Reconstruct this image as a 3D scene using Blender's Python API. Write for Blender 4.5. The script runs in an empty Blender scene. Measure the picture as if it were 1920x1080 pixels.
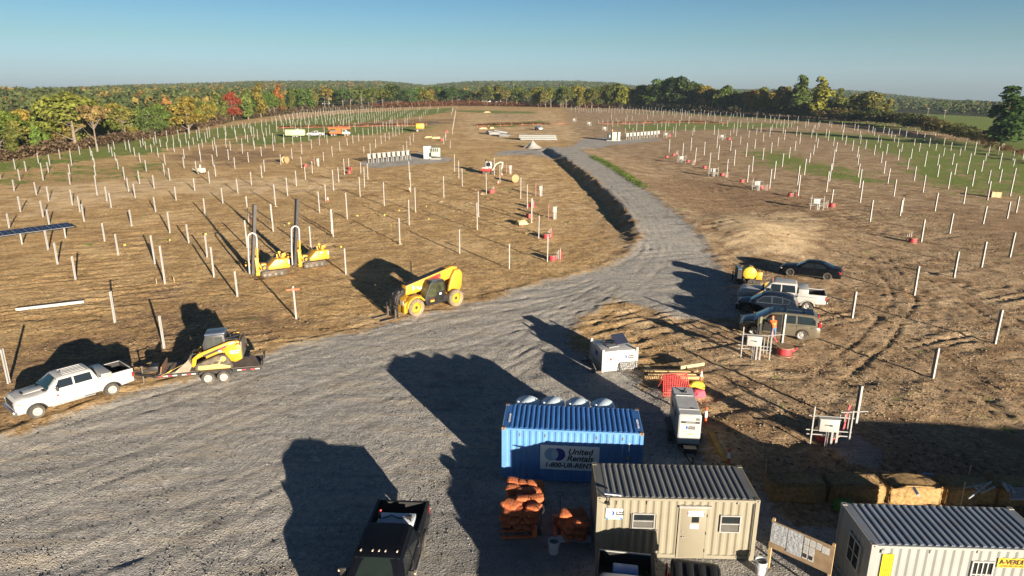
import bpy, bmesh, math, random
import numpy as np
from mathutils import Vector, Matrix
R = math.radians
rng = random.Random(7)
SC = bpy.context.scene
COL = SC.collection

# ---------------------------------------------------------------- camera
PITCH, ROLL, CAMH, FPX = R(16.15), R(0.3), 17.0, 1280.0
fwd = np.array([0, math.cos(PITCH), -math.sin(PITCH)])
r0 = np.array([1.0, 0, 0]); u0 = np.array([0, math.sin(PITCH), math.cos(PITCH)])
rgt = r0*math.cos(ROLL) + u0*math.sin(ROLL)
upv = -r0*math.sin(ROLL) + u0*math.cos(ROLL)
cd = bpy.data.cameras.new('camera'); cam = bpy.data.objects.new('camera', cd); COL.objects.link(cam)
cd.sensor_width = 36; cd.lens = FPX/1920*36; cd.clip_start = 0.5; cd.clip_end = 20000
cam.matrix_world = Matrix([[rgt[0], upv[0], -fwd[0], 0], [rgt[1], upv[1], -fwd[1], 0],
                           [rgt[2], upv[2], -fwd[2], CAMH], [0, 0, 0, 1]])
SC.camera = cam

# ---------------------------------------------------------------- sky, sun, exposure
SUN_EL = R(10.0); SUN_DIR = np.array([0.515, -0.857])      # horizontal direction towards the sun
w = bpy.data.worlds.new('World'); SC.world = w; w.use_nodes = True
nt = w.node_tree; nt.nodes.clear()
def nn(t, typ, **kw):
    n = t.nodes.new(typ)
    for k, v in kw.items(): setattr(n, k, v)
    return n
sky = nn(nt, 'ShaderNodeTexSky', sky_type='NISHITA', sun_disc=False)
sky.sun_elevation = SUN_EL; sky.sun_rotation = math.atan2(SUN_DIR[0], SUN_DIR[1])
sky.air_density = 1.0; sky.dust_density = 0.6; sky.ozone_density = 2.0; sky.altitude = 100
tc = nn(nt, 'ShaderNodeTexCoord'); sx = nn(nt, 'ShaderNodeSeparateXYZ')
rp = nn(nt, 'ShaderNodeValToRGB')
e = rp.color_ramp.elements
e[0].position = 0.0; e[0].color = (0.692, 0.907, 1.683, 1)
e[1].position = 1.0; e[1].color = (0.094, 0.140, 0.224, 1)
for p, c in ((0.0175, (0.64, 0.89, 1.60, 1)), (0.063, (0.495, 0.700, 0.960, 1)), (0.112, (0.370, 0.590, 0.815, 1)), (0.3, (0.150, 0.252, 0.402, 1))):
    q = e.new(p); q.color = c
mx = nn(nt, 'ShaderNodeMix', data_type='RGBA', blend_type='MULTIPLY'); mx.inputs[0].default_value = 1
bg = nn(nt, 'ShaderNodeBackground'); bg.inputs[1].default_value = 0.05
out = nn(nt, 'ShaderNodeOutputWorld')
L = nt.links.new
L(tc.outputs['Generated'], sx.inputs[0]); L(sx.outputs[2], rp.inputs[0])
L(sky.outputs[0], mx.inputs[6]); L(rp.outputs[0], mx.inputs[7]); L(mx.outputs[2], bg.inputs[0]); L(bg.outputs[0], out.inputs[0])
sd = bpy.data.lights.new('sun', 'SUN'); sun = bpy.data.objects.new('sun', sd); COL.objects.link(sun)
sd.energy = 5.0; sd.angle = R(0.5); sd.color = (1.0, 0.86, 0.68)
sdir = Vector((SUN_DIR[0]*math.cos(SUN_EL), SUN_DIR[1]*math.cos(SUN_EL), math.sin(SUN_EL)))
sun.rotation_euler = sdir.to_track_quat('Z', 'Y').to_euler(); sun.location = (30, -50, 60)
SC.view_settings.view_transform = 'Standard'; SC.view_settings.look = 'None'
SC.view_settings.exposure = 1.6; SC.view_settings.gamma = 1.0

# ---------------------------------------------------------------- numeric helpers
def hsh(i, j, s):
    n = (i.astype(np.int64)*374761393 + j.astype(np.int64)*668265263 + s*974634541) & 0xffffffff
    n = ((n ^ (n >> 13))*1274126177) & 0xffffffff
    n = (n ^ (n >> 16)) & 0xffff
    return n/65535.0
def vnoise(x, y, s=0):
    x = np.asarray(x, float); y = np.asarray(y, float)
    i = np.floor(x); j = np.floor(y); u = x-i; v = y-j
    u = u*u*u*(u*(u*6-15)+10); v = v*v*v*(v*(v*6-15)+10)
    a = hsh(i, j, s); b = hsh(i+1, j, s); c = hsh(i, j+1, s); d = hsh(i+1, j+1, s)
    return (a*(1-u)+b*u)*(1-v)+(c*(1-u)+d*u)*v
def fbm(x, y, o=4, s=0):
    t = 0; a = .5
    for k in range(o):
        t = t+a*vnoise(x*2**k+k*17.3, y*2**k-k*9.1, s+k); a *= .5
    return t/(1-.5**o)
def sst(a, b, x):
    t = np.clip((np.asarray(x, float)-a)/(b-a), 0, 1); return t*t*(3-2*t)

# skyline of the far wooded hills, as azimuth against height
HX = [-200, 0, 200, 400, 480, 700, 745, 800, 850, 950, 1080, 1150, 1210, 1300, 1440, 1540, 1640, 1700, 1780, 1840, 1920, 2100]
HY = [172, 170, 160, 155, 152, 152, 154, 160, 153, 152, 152, 155, 163, 167, 167, 166, 172, 179, 186, 191, 193, 195]
def pray(px, py):
    px = np.asarray(px, float); py = np.asarray(py, float)
    return fwd+((px-960)/FPX)[..., None]*rgt+((540-py)/FPX)[..., None]*upv
_d = pray(HX, HY); HAZ = np.arctan2(_d[:, 0], _d[:, 1]); HEL = _d[:, 2]/np.hypot(_d[:, 0], _d[:, 1])
HR = 2600.0
ROAD = []      # centreline of the raised access road, filled below
def base_z(x, y):
    x = np.asarray(x, float); y = np.asarray(y, float)
    z = 0.8*sst(90, 220, y)+4.0*np.clip((y-250)/350, 0, 1)
    r = np.hypot(x, y); az = np.arctan2(x, np.maximum(y, 1e-3))
    z = z-10*sst(150, 500, x)*sst(260, 700, y)
    zr = CAMH+HR*np.interp(az, HAZ, HEL)-13
    k = sst(700, HR, r)
    return z*(1-k)+zr*k-.035*np.maximum(0, r-HR)
def seg_dist(x, y, pts):
    best = np.full(np.shape(x), 1e9); side = np.zeros(np.shape(x)); tt = np.zeros(np.shape(x))
    n = len(pts)-1
    for i in range(n):
        ax, ay = pts[i]; bx_, by_ = pts[i+1]; dx, dy = bx_-ax, by_-ay
        t = np.clip(((x-ax)*dx+(y-ay)*dy)/(dx*dx+dy*dy), 0, 1)
        d = np.hypot(x-ax-t*dx, y-ay-t*dy); s = dx*(y-ay)-dy*(x-ax)
        m = d < best
        best = np.where(m, d, best); side = np.where(m, s, side); tt = np.where(m, (i+t)/n, tt)
    return best, side, tt
def gz(x, y):
    z = base_z(x, y); xx_, yy_ = np.asarray(x, float), np.asarray(y, float)
    z = z+1.15*np.exp(-((xx_-29.5)/4.6)**2-((yy_-82)/9.0)**2)+.5*np.exp(-((xx_-37)/6)**2-((yy_-86)/7)**2)     # spoil hump beyond the parked cars
    if ROAD:
        d, s, t = seg_dist(np.asarray(x, float), np.asarray(y, float), ROAD)
        d = np.maximum(0, d+1.1*(fbm(np.asarray(x, float)/2.6, np.asarray(y, float)/2.6, 3, 17)-.5)*(d > 1.5)); amp = 1.05*sst(0.0, 0.32, t)*(1-sst(0.90, 1.0, t))
        f = np.where(s > 0, 1-sst(3.0, 5.6, d), 1-sst(3.5, 16, d))   # steep bank on the left, long slope on the right
        z = z+amp*f
    return z
def at(px, py, h=None):
    """point of the ground (or of the level h metres above it) under a direction from the drone"""
    d = pray(px, py)
    if d[2] > -1e-3: d[2] = -1e-3
    z = 0.0
    for k in range(60):
        t = (CAMH-z)/-d[2]; x, y = d[0]*t, d[1]*t
        zn = float(gz(x, y))+(h or 0)
        if abs(zn-z) < 1e-3: break
        z = z*.5+zn*.5
    return Vector((x, y, zn))
_rc = [at(*p) for p in ((1275, 490), (1250, 450), (1225, 415), (1180, 370), (1125, 330), (1082, 300), (1050, 283), (1010, 280))]
ROAD = [(p.x, p.y) for p in _rc]
def height_px(p, hpx):
    """metres of an upright thing at p that is hpx pixels tall"""
    dd = (np.array(p)-np.array([0, 0, CAMH])) @ fwd
    return hpx*dd/FPX/math.cos(PITCH)*1.0

# ---------------------------------------------------------------- materials
MATS = {}
def mat(name, col, rough=.6, metal=0, var=.12, sc=3.0, bump=0, spec=.5, dirt=0, dirtcol=(.22, .16, .10), bsc=None, emit=None, coat=0):
    if name in MATS: return MATS[name]
    m = bpy.data.materials.new(name); m.use_nodes = True; t = m.node_tree; b = t.nodes['Principled BSDF']; K = t.links.new
    b.inputs['Roughness'].default_value = rough; b.inputs['Metallic'].default_value = metal
    b.inputs['Specular IOR Level'].default_value = spec
    if coat: b.inputs['Coat Weight'].default_value = coat; b.inputs['Coat Roughness'].default_value = .05
    c = nn(t, 'ShaderNodeTexCoord'); n = nn(t, 'ShaderNodeTexNoise'); n.inputs['Scale'].default_value = sc; n.inputs['Detail'].default_value = 5
    K(c.outputs['Object'], n.inputs['Vector'])
    r = nn(t, 'ShaderNodeValToRGB'); r.color_ramp.elements[0].position = .3; r.color_ramp.elements[1].position = .7
    r.color_ramp.elements[0].color = (*[min(1, x*(1-var)) for x in col], 1); r.color_ramp.elements[1].color = (*[min(1, x*(1+var)) for x in col], 1)
    K(n.outputs[0], r.inputs[0]); o = r.outputs[0]
    if dirt:
        n2 = nn(t, 'ShaderNodeTexNoise'); n2.inputs['Scale'].default_value = 1.7; n2.inputs['Detail'].default_value = 8; n2.inputs['Roughness'].default_value = .7
        K(c.outputs['Object'], n2.inputs['Vector'])
        mr = nn(t, 'ShaderNodeMapRange'); mr.inputs[1].default_value = .45; mr.inputs[2].default_value = .75; mr.inputs[4].default_value = dirt
        K(n2.outputs[0], mr.inputs[0])
        x = nn(t, 'ShaderNodeMix', data_type='RGBA'); x.inputs[7].default_value = (*dirtcol, 1)
        K(mr.outputs[0], x.inputs[0]); K(o, x.inputs[6]); o = x.outputs[2]
    K(o, b.inputs['Base Color'])
    if bump:
        n3 = nn(t, 'ShaderNodeTexNoise'); n3.inputs['Scale'].default_value = bsc or sc*4; n3.inputs['Detail'].default_value = 4
        K(c.outputs['Object'], n3.inputs['Vector'])
        bp = nn(t, 'ShaderNodeBump'); bp.inputs['Strength'].default_value = bump; bp.inputs['Distance'].default_value = .05
        K(n3.outputs[0], bp.inputs['Height']); K(bp.outputs[0], b.inputs['Normal'])
    if emit: b.inputs['Emission Color'].default_value = (*emit[:3], 1); b.inputs['Emission Strength'].default_value = emit[3]
    MATS[name] = m; return m

# ---------------------------------------------------------------- mesh helpers
class MB:
    def __init__(s): s.v = []; s.f = []; s.m = []; s.mi = 0; s.M = None
    def add(s, vs, fs):
        o = len(s.v)
        if s.M is not None: vs = [tuple(s.M @ Vector(p)) for p in vs]
        s.v += [tuple(p) for p in vs]
        for f in fs: s.f.append(tuple(i+o for i in f)); s.m.append(s.mi)
        return s
    def bx(s, x0, x1, y0, y1, z0, z1):
        return s.add([(x0,y0,z0),(x1,y0,z0),(x1,y1,z0),(x0,y1,z0),(x0,y0,z1),(x1,y0,z1),(x1,y1,z1),(x0,y1,z1)],
                     [(0,3,2,1),(4,5,6,7),(0,1,5,4),(1,2,6,5),(2,3,7,6),(3,0,4,7)])
    def box(s, c, d, rz=0, ry=0, rx=0):
        m = Matrix.Translation(Vector(c)) @ Matrix.Rotation(rz, 4, 'Z') @ Matrix.Rotation(ry, 4, 'Y') @ Matrix.Rotation(rx, 4, 'X')
        o = s.M; s.M = m if o is None else o @ m
        s.bx(-d[0]/2, d[0]/2, -d[1]/2, d[1]/2, -d[2]/2, d[2]/2); s.M = o; return s
    def bar(s, p, q, w_, h_=None):
        """square bar between two points"""
        p = Vector(p); q = Vector(q); d = q-p; L_ = d.length
        m = Matrix.Translation((p+q)/2) @ d.to_track_quat('X', 'Z').to_matrix().to_4x4()
        o = s.M; s.M = m if o is None else o @ m
        h_ = h_ or w_
        s.bx(-L_/2, L_/2, -w_/2, w_/2, -h_/2, h_/2); s.M = o; return s
    def cyl(s, p, q, r, r2=None, n=12, cap=True):
        p = Vector(p); q = Vector(q); d = (q-p); z = d.normalized(); r2 = r if r2 is None else r2
        a = z.orthogonal().normalized(); b = z.cross(a); vs = []; fs = []
        for k in range(n):
            an = 2*math.pi*k/n; dv = a*math.cos(an)+b*math.sin(an); vs.append(p+dv*r); vs.append(q+dv*r2)
        for k in range(n):
            j = (k+1) % n; fs.append((2*k, 2*j, 2*j+1, 2*k+1))
        if cap: fs.append(tuple(2*k for k in reversed(range(n)))); fs.append(tuple(2*k+1 for k in range(n)))
        return s.add(vs, fs)
    def tube(s, pts, r, n=6):
        pts = [Vector(p) for p in pts]; vs = []; fs = []; a = None
        for i, p in enumerate(pts):
            t = (pts[min(i+1, len(pts)-1)]-pts[max(i-1, 0)]).normalized()
            a = t.orthogonal().normalized() if a is None else (a-t*a.dot(t)).normalized()
            b = t.cross(a); rr = r[i] if isinstance(r, (list, tuple)) else r
            for k in range(n):
                an = 2*math.pi*k/n; vs.append(p+(a*math.cos(an)+b*math.sin(an))*rr)
        for i in range(len(pts)-1):
            for k in range(n):
                j = (k+1) % n; fs.append((i*n+k, i*n+j, i*n+n+j, i*n+n+k))
        fs.append(tuple(reversed(range(n)))); fs.append(tuple((len(pts)-1)*n+k for k in range(n)))
        return s.add(vs, fs)
    def prism(s, poly, y0, y1):
        """(x, z) outline extruded from y0 to y1"""
        n = len(poly); ar = sum(poly[i][0]*poly[(i+1) % n][1]-poly[(i+1) % n][0]*poly[i][1] for i in range(n))
        if ar < 0: poly = poly[::-1]
        vs = [(x, y0, z) for x, z in poly]+[(x, y1, z) for x, z in poly]
        fs = [tuple(range(n)), tuple(reversed(range(n, 2*n)))]+[(i, i+n, (i+1) % n+n, (i+1) % n) for i in range(n)]
        return s.add(vs, fs)
    def prismz(s, poly, z0, z1):
        n = len(poly)
        vs = [(x, y, z0) for x, y in poly]+[(x, y, z1) for x, y in poly]
        fs = [tuple(reversed(range(n))), tuple(range(n, 2*n))]+[(i, (i+1) % n, (i+1) % n+n, i+n) for i in range(n)]
        return s.add(vs, fs)
    def lathe(s, prof, c=(0, 0, 0), axis='Z', n=20):
        """(radius, height) profile turned round an axis"""
        vs = []; fs = []; m = len(prof)
        for k in range(n):
            an = 2*math.pi*k/n; ca, sa = math.cos(an), math.sin(an)
            for r, h in prof:
                if axis == 'Z': p = (r*ca, r*sa, h)
                elif axis == 'Y': p = (r*ca, h, r*sa)
                else: p = (h, r*ca, r*sa)
                vs.append((p[0]+c[0], p[1]+c[1], p[2]+c[2]))
        for k in range(n):
            j = (k+1) % n
            for i in range(m-1):
                f = (k*m+i, j*m+i, j*m+i+1, k*m+i+1); fs.append(f if axis != 'Y' else f[::-1])
        return s.add(vs, fs)
    def grid(s, rows, close=False):
        n = len(rows[0]); vs = [p for r in rows for p in r]; fs = []
        for i in range(len(rows)-1):
            for k in range(n-1+(1 if close else 0)):
                j = (k+1) % n; fs.append((i*n+k, i*n+j, i*n+n+j, i*n+n+k))
        return s.add(vs, fs)
    def build(s, name, m, parent=None, smooth=0, bevel=0, seg=2, fix=True):
        me = bpy.data.meshes.new(name)
        me.from_pydata(s.v, [], s.f)
        ms = m if isinstance(m, (list, tuple)) else [m]
        for k in ms: me.materials.append(k)
        if len(ms) > 1: me.polygons.foreach_set('material_index', s.m)
        if bevel or fix:
            b = bmesh.new(); b.from_mesh(me)
            if fix: bmesh.ops.recalc_face_normals(b, faces=b.faces)
            if bevel:
                es = [e for e in b.edges if len(e.link_faces) == 2 and e.calc_face_angle(0) > .5]
                bmesh.ops.bevel(b, geom=es, offset=bevel, segments=seg, affect='EDGES', profile=.5, clamp_overlap=True)
            b.to_mesh(me); b.free()
        if smooth or bevel:
            me.polygons.foreach_set('use_smooth', [True]*len(me.polygons))
            me.set_sharp_from_angle(angle=R(smooth or 40))
        me.update()
        o = bpy.data.objects.new(name, me); COL.objects.link(o)
        if parent: o.parent = parent
        return o
def tag(o, label=None, cat=None, group=None, kind=None):
    if label: o['label'] = label
    if cat: o['category'] = cat
    if group: o['group'] = group
    if kind: o['kind'] = kind
    return o
def thing(name, label, cat, loc=(0, 0, 0), rz=0, group=None, sc=1.0):
    o = bpy.data.objects.new(name, None); COL.objects.link(o); o.empty_display_size = .3
    o.location = loc; o.rotation_euler = (0, 0, rz); o.scale = (sc, sc, sc)
    return tag(o, label, cat, group)
KIDS = {}
def tree_copy(o, parent=None):
    c = o.copy(); COL.objects.link(c)
    if parent is not None: c.parent = parent
    for k in list(o.children): tree_copy(k, c)
    return c
def dup(o, loc, rz=0, label=None, group=None, sc=None):
    c = tree_copy(o); c.location = loc; c.rotation_euler = (0, 0, rz)
    if label: c['label'] = label
    if group: c['group'] = group
    if sc: c.scale = (sc, sc, sc) if not hasattr(sc, '__len__') else sc
    return c
def text(parent, name, s, size, loc, rot, m, shear=0, align='LEFT', ext=.002, bold=0, space=1.0, sx=1.0):
    cu = bpy.data.curves.new(name, 'FONT'); cu.body = s; cu.size = size; cu.shear = shear; cu.align_x = align
    cu.extrude = ext; cu.offset = bold; cu.space_character = space; cu.space_line = .85
    to = bpy.data.objects.new(name, cu); COL.objects.link(to); bpy.context.view_layer.update()
    me = bpy.data.meshes.new_from_object(to.evaluated_get(bpy.context.evaluated_depsgraph_get()))
    bpy.data.objects.remove(to); me.materials.clear(); me.materials.append(m)
    o = bpy.data.objects.new(name, me); COL.objects.link(o); o.parent = parent; o.location = loc; o.rotation_euler = rot; o.scale = (sx, 1, 1)
    return o
# ================================================================ ground
def wpoly(pts): return [tuple(at(*p).xy) for p in pts]
def poly_sd(x, y, pts):
    """signed distance, positive inside"""
    ins = np.zeros(x.shape, bool); n = len(pts)
    d, _, _ = seg_dist(x, y, pts+[pts[0]])
    for i in range(n):
        (ax, ay), (bx_, by_) = pts[i], pts[(i+1) % n]
        c = (ay > y) != (by_ > y)
        with np.errstate(divide='ignore', invalid='ignore'):
            ins ^= c & (x < (bx_-ax)*(y-ay)/((by_-ay) if by_ != ay else 1e-9)+ax)
    return np.where(ins, d, -d)
GRAVEL = [  # pixel outlines read off the photograph, turned into places on the ground
 ([(-900,1180),(-400,960),(0,822),(130,776),(280,728),(500,664),(700,612),(880,570),(1000,535),(1140,500),(1188,470),(1205,440),(1165,385),(1115,332),(1058,297),(1000,290),(925,292),(940,283),(1010,279),(1060,277),(1085,280),(1120,297),(1190,340),(1270,400),(1328,460),(1345,500),(1390,555),(1385,598),(1290,600),(1150,560),(1085,600),(1070,650),(1200,705),(1262,770),(1330,870),(1430,930),(1560,1080),(2300,1500),(-900,1500)], 2.0),
 ([(1060,277),(1090,262),(1140,256),(1145,264),(1230,259),(1245,263),(1150,272),(1085,281)], 1.5),
 ([(670,306),(790,286),(850,298),(846,303),(700,316)], .8),
 ([(1540,815),(1600,810),(1660,850),(1640,880),(1590,870)], .6),
 ([(1385,1010),(1430,960),(1600,1000),(2000,1100),(2000,1500),(1385,1500)], .8),
]
GRASS = [
 ([(-900,330),(0,303),(130,284),(300,257),(420,237),(640,213),(850,202),(850,210),(760,222),(660,232),(560,245),(480,252),(380,270),(300,285),(180,300),(0,325),(-900,400)], 5.5, .84),
 ([(400,268),(520,240),(640,238),(820,236),(800,246),(660,255),(560,268),(480,275)], 6.6, .84),
 ([(-300,372),(0,328),(180,308),(290,298),(360,318),(250,338),(100,345),(0,352)], 6.6, .5),
 ([(1110,293),(1130,298),(1170,325),(1210,352),(1200,354),(1150,328),(1118,302)], 1.0, 1.1),
 ([(1150,235),(1300,228),(1500,232),(1500,238),(1330,244),(1170,246)], 6.6, .80),
 ([(1190,209),(1500,222),(1700,232),(1800,240),(1800,252),(1500,228),(1300,216),(1190,212)], 6.6, .74),
 ([(1480,245),(1600,250),(1800,262),(1920,285),(2300,320),(2300,440),(1920,378),(1800,338),(1700,306),(1560,262),(1480,250)], 6.6, .80),
 ([(1400,285),(1440,280),(1500,290),(1560,310),(1620,325),(1700,345),(1600,343),(1500,325),(1420,305)], 5.5, .80),
 ([(1680,300),(1760,300),(1840,330),(1900,352),(1860,376),(1780,352),(1700,330)], 5.5, .80),
 ([(900,234),(1010,226),(1035,229),(1000,236),(910,240)], 4.4, .80),
 ([(840,206),(1000,209),(1010,213),(930,213),(860,210)], 4.4, .80),
 ([(1660,205),(1920,225),(2400,270),(2400,380),(2100,320),(1920,290),(1850,250),(1750,222)], 8.8, 1.3),
]
DARK = [
 ([(-200,690),(0,640),(120,615),(330,545),(440,560),(600,590),(690,600),(500,660),(250,730),(0,815),(-200,900)], 3, .55),
 ([(180,560),(300,520),(430,540),(330,600),(200,640)], 3, .5),
 ([(300,290),(420,275),(520,280),(560,300),(440,312),(330,312)], 3, .6),
 ([(0,345),(200,312),(300,300),(340,312),(200,345),(0,372)], 4, .4),
 ([(1195,345),(1260,330),(1400,345),(1560,380),(1640,430),(1480,430),(1330,410),(1270,385)], 4, .6),
 ([(1640,370),(1920,400),(2200,470),(2200,640),(1920,520),(1760,440)], 5, .45),
 ([(1500,640),(1640,600),(1900,650),(2100,760),(1900,800),(1650,720)], 5, .35),
 ([(1400,900),(1400,840),(1560,780),(2000,830),(2300,1000),(2000,1010)], 4, .7),
 ([(1420,240),(1900,300),(1800,300),(1500,258)], 5, .6),
 ([(640,226),(860,222),(860,232),(700,238)], 3, .6),
 ([(920,212),(1010,214),(1010,224),(920,226)], 3, .6),
 ([(920,246),(1060,240),(1060,256),(940,262)], 3, .5),
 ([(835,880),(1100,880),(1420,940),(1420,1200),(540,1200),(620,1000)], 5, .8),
]
GR_W = [(wpoly(p), s) for p, s in GRAVEL]; GS_W = [(wpoly(p), s, k) for p, s, k in GRASS]; DK_W = [(wpoly(p), s, k) for p, s, k in DARK]
FIELD = wpoly([(-900,420),(-300,345),(0,300),(130,282),(190,276),(300,256),(430,228),(560,211),(700,203),(850,198),(1000,200),(1200,204),(1400,206),(1500,216),(1680,232),(1800,254),(1920,288),(2300,330)])+[(400, -60), (-400, -60)]
def soft(x, y, L_):
    m = np.zeros(x.shape)
    for it in L_:
        k = it[2] if len(it) > 2 else 1
        sdv = poly_sd(x, y, it[0]); m = np.maximum(m, k*np.clip(.5+.5*sdv/it[1], 0, 1))
    return m
def axis_grid(lo, hi, core0, core1, d, g):
    a = [core0]
    while a[-1] < core1: a.append(a[-1]+d)
    s = d
    while a[-1] < hi: s *= 1+g; a.append(a[-1]+s)
    s = d
    while a[0] > lo: s *= 1+g; a.insert(0, a[0]-s)
    return np.array(a)
gx = axis_grid(-9000, 9000, -42, 46, .22, .022)
gy = axis_grid(-70, 60, 17, 62, .2, .15).tolist(); gy = [v for v in gy if v < 62]
s_ = .2
while gy[-1] < 12000: s_ = max(.2, .0055*gy[-1] if gy[-1] < 600 else .03*gy[-1]); gy.append(gy[-1]+s_)
gy = np.array(gy)
X, Y = np.meshgrid(gx, gy); sh = X.shape; X = X.ravel(); Y = Y.ravel()
near = (Y < 760) & (np.abs(X) < 900)
mk = np.zeros((X.size, 4), np.float32); xn, yn = X[near], Y[near]
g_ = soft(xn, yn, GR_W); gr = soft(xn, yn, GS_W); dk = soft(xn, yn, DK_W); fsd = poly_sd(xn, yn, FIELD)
inside = np.clip(.5+fsd/6, 0, 1)
lawn = soft(xn, yn, GS_W[-1:])
gr = np.maximum(gr, 1-inside)
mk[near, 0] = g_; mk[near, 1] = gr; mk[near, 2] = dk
mk[~near, 1] = 1; mk[:, 3] = 1
mk[near, 3] = np.maximum(inside, lawn)         # rough, dark herbage outside the site
mk[~near, 3] = 0
Z = gz(X, Y)
PALE = [([(1320,412),(1400,398),(1500,396),(1550,412),(1560,450),(1500,492),(1380,486),(1330,446)], 4, .9), ([(1040,575),(1150,548),(1280,595),(1240,660),(1120,640)], 4, .5), ([(1500,640),(1650,600),(1800,640),(1700,720)], 6, .55),
 ([(860,214),(1040,206),(1120,262),(1000,270),(850,262)], 6, .6), ([(0,350),(300,330),(620,330),(760,345),(560,372),(300,372),(0,420)], 8, .75), ([(480,640),(700,590),(900,555),(1140,490),(1190,455),(1195,480),(1000,540),(740,610),(520,672)], 2, .7), ([(1090,290),(1330,452),(1400,470),(1370,420),(1230,350),(1120,290)], 3, .5), ([(900,300),(1030,300),(1180,410),(1100,440),(950,380)], 6, .5)]
LANES = [([(-300,1060),(0,965),(500,765),(900,630),(1150,556),(1245,485),(1185,375),(1082,292)], 1), ([(-300,960),(100,815),(420,712),(850,598),(1110,535),(1225,470),(1172,375)], 1), ([(330,1100),(620,900),(880,735),(1080,620),(1215,510),(1240,440),(1150,350)], 1), ([(-100,1180),(300,1000),(700,790),(1000,650),(1300,560)], 1), ([(700,1090),(780,900),(900,700),(1040,600),(1190,500)], 1),
 ([(760,600),(640,570),(450,545),(200,560),(-50,600)], 0), ([(880,560),(700,540),(560,510),(380,470),(150,440),(-50,450)], 0), ([(1000,520),(860,500),(640,430),(420,400),(150,370)], 0), ([(1150,480),(1000,455),(850,420),(700,380),(480,350)], 0), ([(1250,430),(1380,440),(1560,450),(1750,520),(1950,640)], 0), ([(1345,500),(1500,560),(1700,640),(1950,800)], 0), ([(1260,380),(1400,370),(1600,390),(1950,440)], 0), ([(1560,700),(1640,640),(1700,560),(1640,470),(1480,420)], 0), ([(1330,690),(1500,700),(1700,760),(1950,830)], 0), ([(150,770),(300,725),(520,655),(760,600)], 0), ([(1200,330),(1350,320),(1600,340),(1900,400)], 0)]
pale = np.zeros(X.size, np.float32); pale[near] = soft(xn, yn, [(wpoly(p), s_, k) for p, s_, k in PALE])
lane = np.zeros(X.size, np.float32); lane_z = np.zeros(xn.shape)
for pts, on_gr in LANES:
    pt = np.array(wpoly(pts)); tt_ = np.linspace(0, len(pt)-1, 60); sm = np.stack([np.interp(tt_, range(len(pt)), pt[:, i]) for i in (0, 1)], 1)
    for _ in range(3): sm[1:-1] = (sm[:-2]+2*sm[1:-1]+sm[2:])/4
    sel = np.zeros(xn.shape, bool)
    for q0, q1 in zip(sm[:-1:6], sm[6::6]): sel |= (xn > min(q0[0], q1[0])-3) & (xn < max(q0[0], q1[0])+3) & (yn > min(q0[1], q1[1])-3) & (yn < max(q0[1], q1[1])+3)
    xl, yl = xn[sel], yn[sel]; d, sd_, _ = seg_dist(xl, yl, [tuple(q) for q in sm]); wob = .25*(fbm(xl/5, yl/5, 2, 33)-.5)
    e_ = np.abs(d-.88+wob); r_ = np.exp(-(e_/.20)**2)*sst(.30, .5, fbm(xl/6, yl/6, 2, 35)); ridge = np.exp(-((e_-.36)/.13)**2)
    ix_ = np.flatnonzero(near)[sel]; lane[ix_] = np.maximum(lane[ix_], r_); lane_z[sel] += -.045*r_+.03*ridge*sst(.35, .6, fbm(xl/2.5, yl/2.5, 2, 36))
# relief of the churned soil: clods, wheel ruts, windrows of gravel
xa, ya = X[near], Y[near]
def rot(x, y, a): c, s = math.cos(a), math.sin(a); return x*c+y*s, -x*s+y*c
fade = 1-sst(120, 300, ya)
cl = fbm(xa/1.1, ya/1.1, 3, 3)-.5; cl2 = fbm(xa/4.5, ya/4.5, 3, 9)-.5
u, v = rot(xa, ya, R(24)); rut = vnoise(u/5.5+fbm(xa/6, ya/6, 2, 5)*.8, v/.42, 21)-.5
u2, v2 = rot(xa, ya, R(112)); rut2 = vnoise(u2/5.0+fbm(xa/8, ya/8, 2, 6)*.8, v2/.5, 31)-.5
rm = sst(.45, .65, fbm(xa/11, ya/11, 3, 40)); rm2 = sst(.5, .65, fbm(xa/9, ya/9, 3, 50))
u3, v3 = rot(xa, ya, R(22)); wr = vnoise(u3/7, v3/.8, 61)-.5; wrm = sst(.35, .6, fbm(xa/10, ya/10, 2, 70))
cl3 = fbm(xa/.48, ya/.48, 2, 13)-.5; cm = sst(.40, .62, fbm(xa/7, ya/7, 3, 44))
soil = .10*cl+.13*cl2+.12*rut*rm+.12*rut2*rm2+.115*cl3*(.35+.65*cm)
grav = .03*cl+.04*cl2+.075*wr*wrm+.045*cl3
Z[near] += fade*lane_z*(1-.45*g_)
lumpy = sst(1195, 1500, 960+1280*xa/np.maximum(ya, 5))      # rougher, wetter soil east of the road
Z[near] += fade*(soil*(1-g_)*(1+.15*lumpy)*(1-.5*np.clip(gr, 0, 1))+grav*g_)
edge = np.exp(-((g_-.42)/.16)**2)*(fbm(xa/1.6, ya/1.6, 3, 80)-.25)
Z[near] += fade*edge*.22*(ya > 12)
me = bpy.data.meshes.new('ground'); n_ = X.size; ny, nx = sh
me.vertices.add(n_); me.vertices.foreach_set('co', np.stack([X, Y, Z], 1).astype(np.float32).ravel())
I = (np.arange(ny-1)[:, None]*nx+np.arange(nx-1)[None, :]).ravel()
F = np.stack([I, I+1, I+nx+1, I+nx], 1).astype(np.int32)
me.loops.add(F.size); me.loops.foreach_set('vertex_index', F.ravel())
me.polygons.add(len(F)); me.polygons.foreach_set('loop_start', np.arange(0, F.size, 4, dtype=np.int32))
me.polygons.foreach_set('use_smooth', np.ones(len(F), bool)); me.update(calc_edges=True)
at_ = me.attributes.new('mask', 'FLOAT_COLOR', 'POINT'); at_.data.foreach_set('color', mk.ravel())
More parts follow.
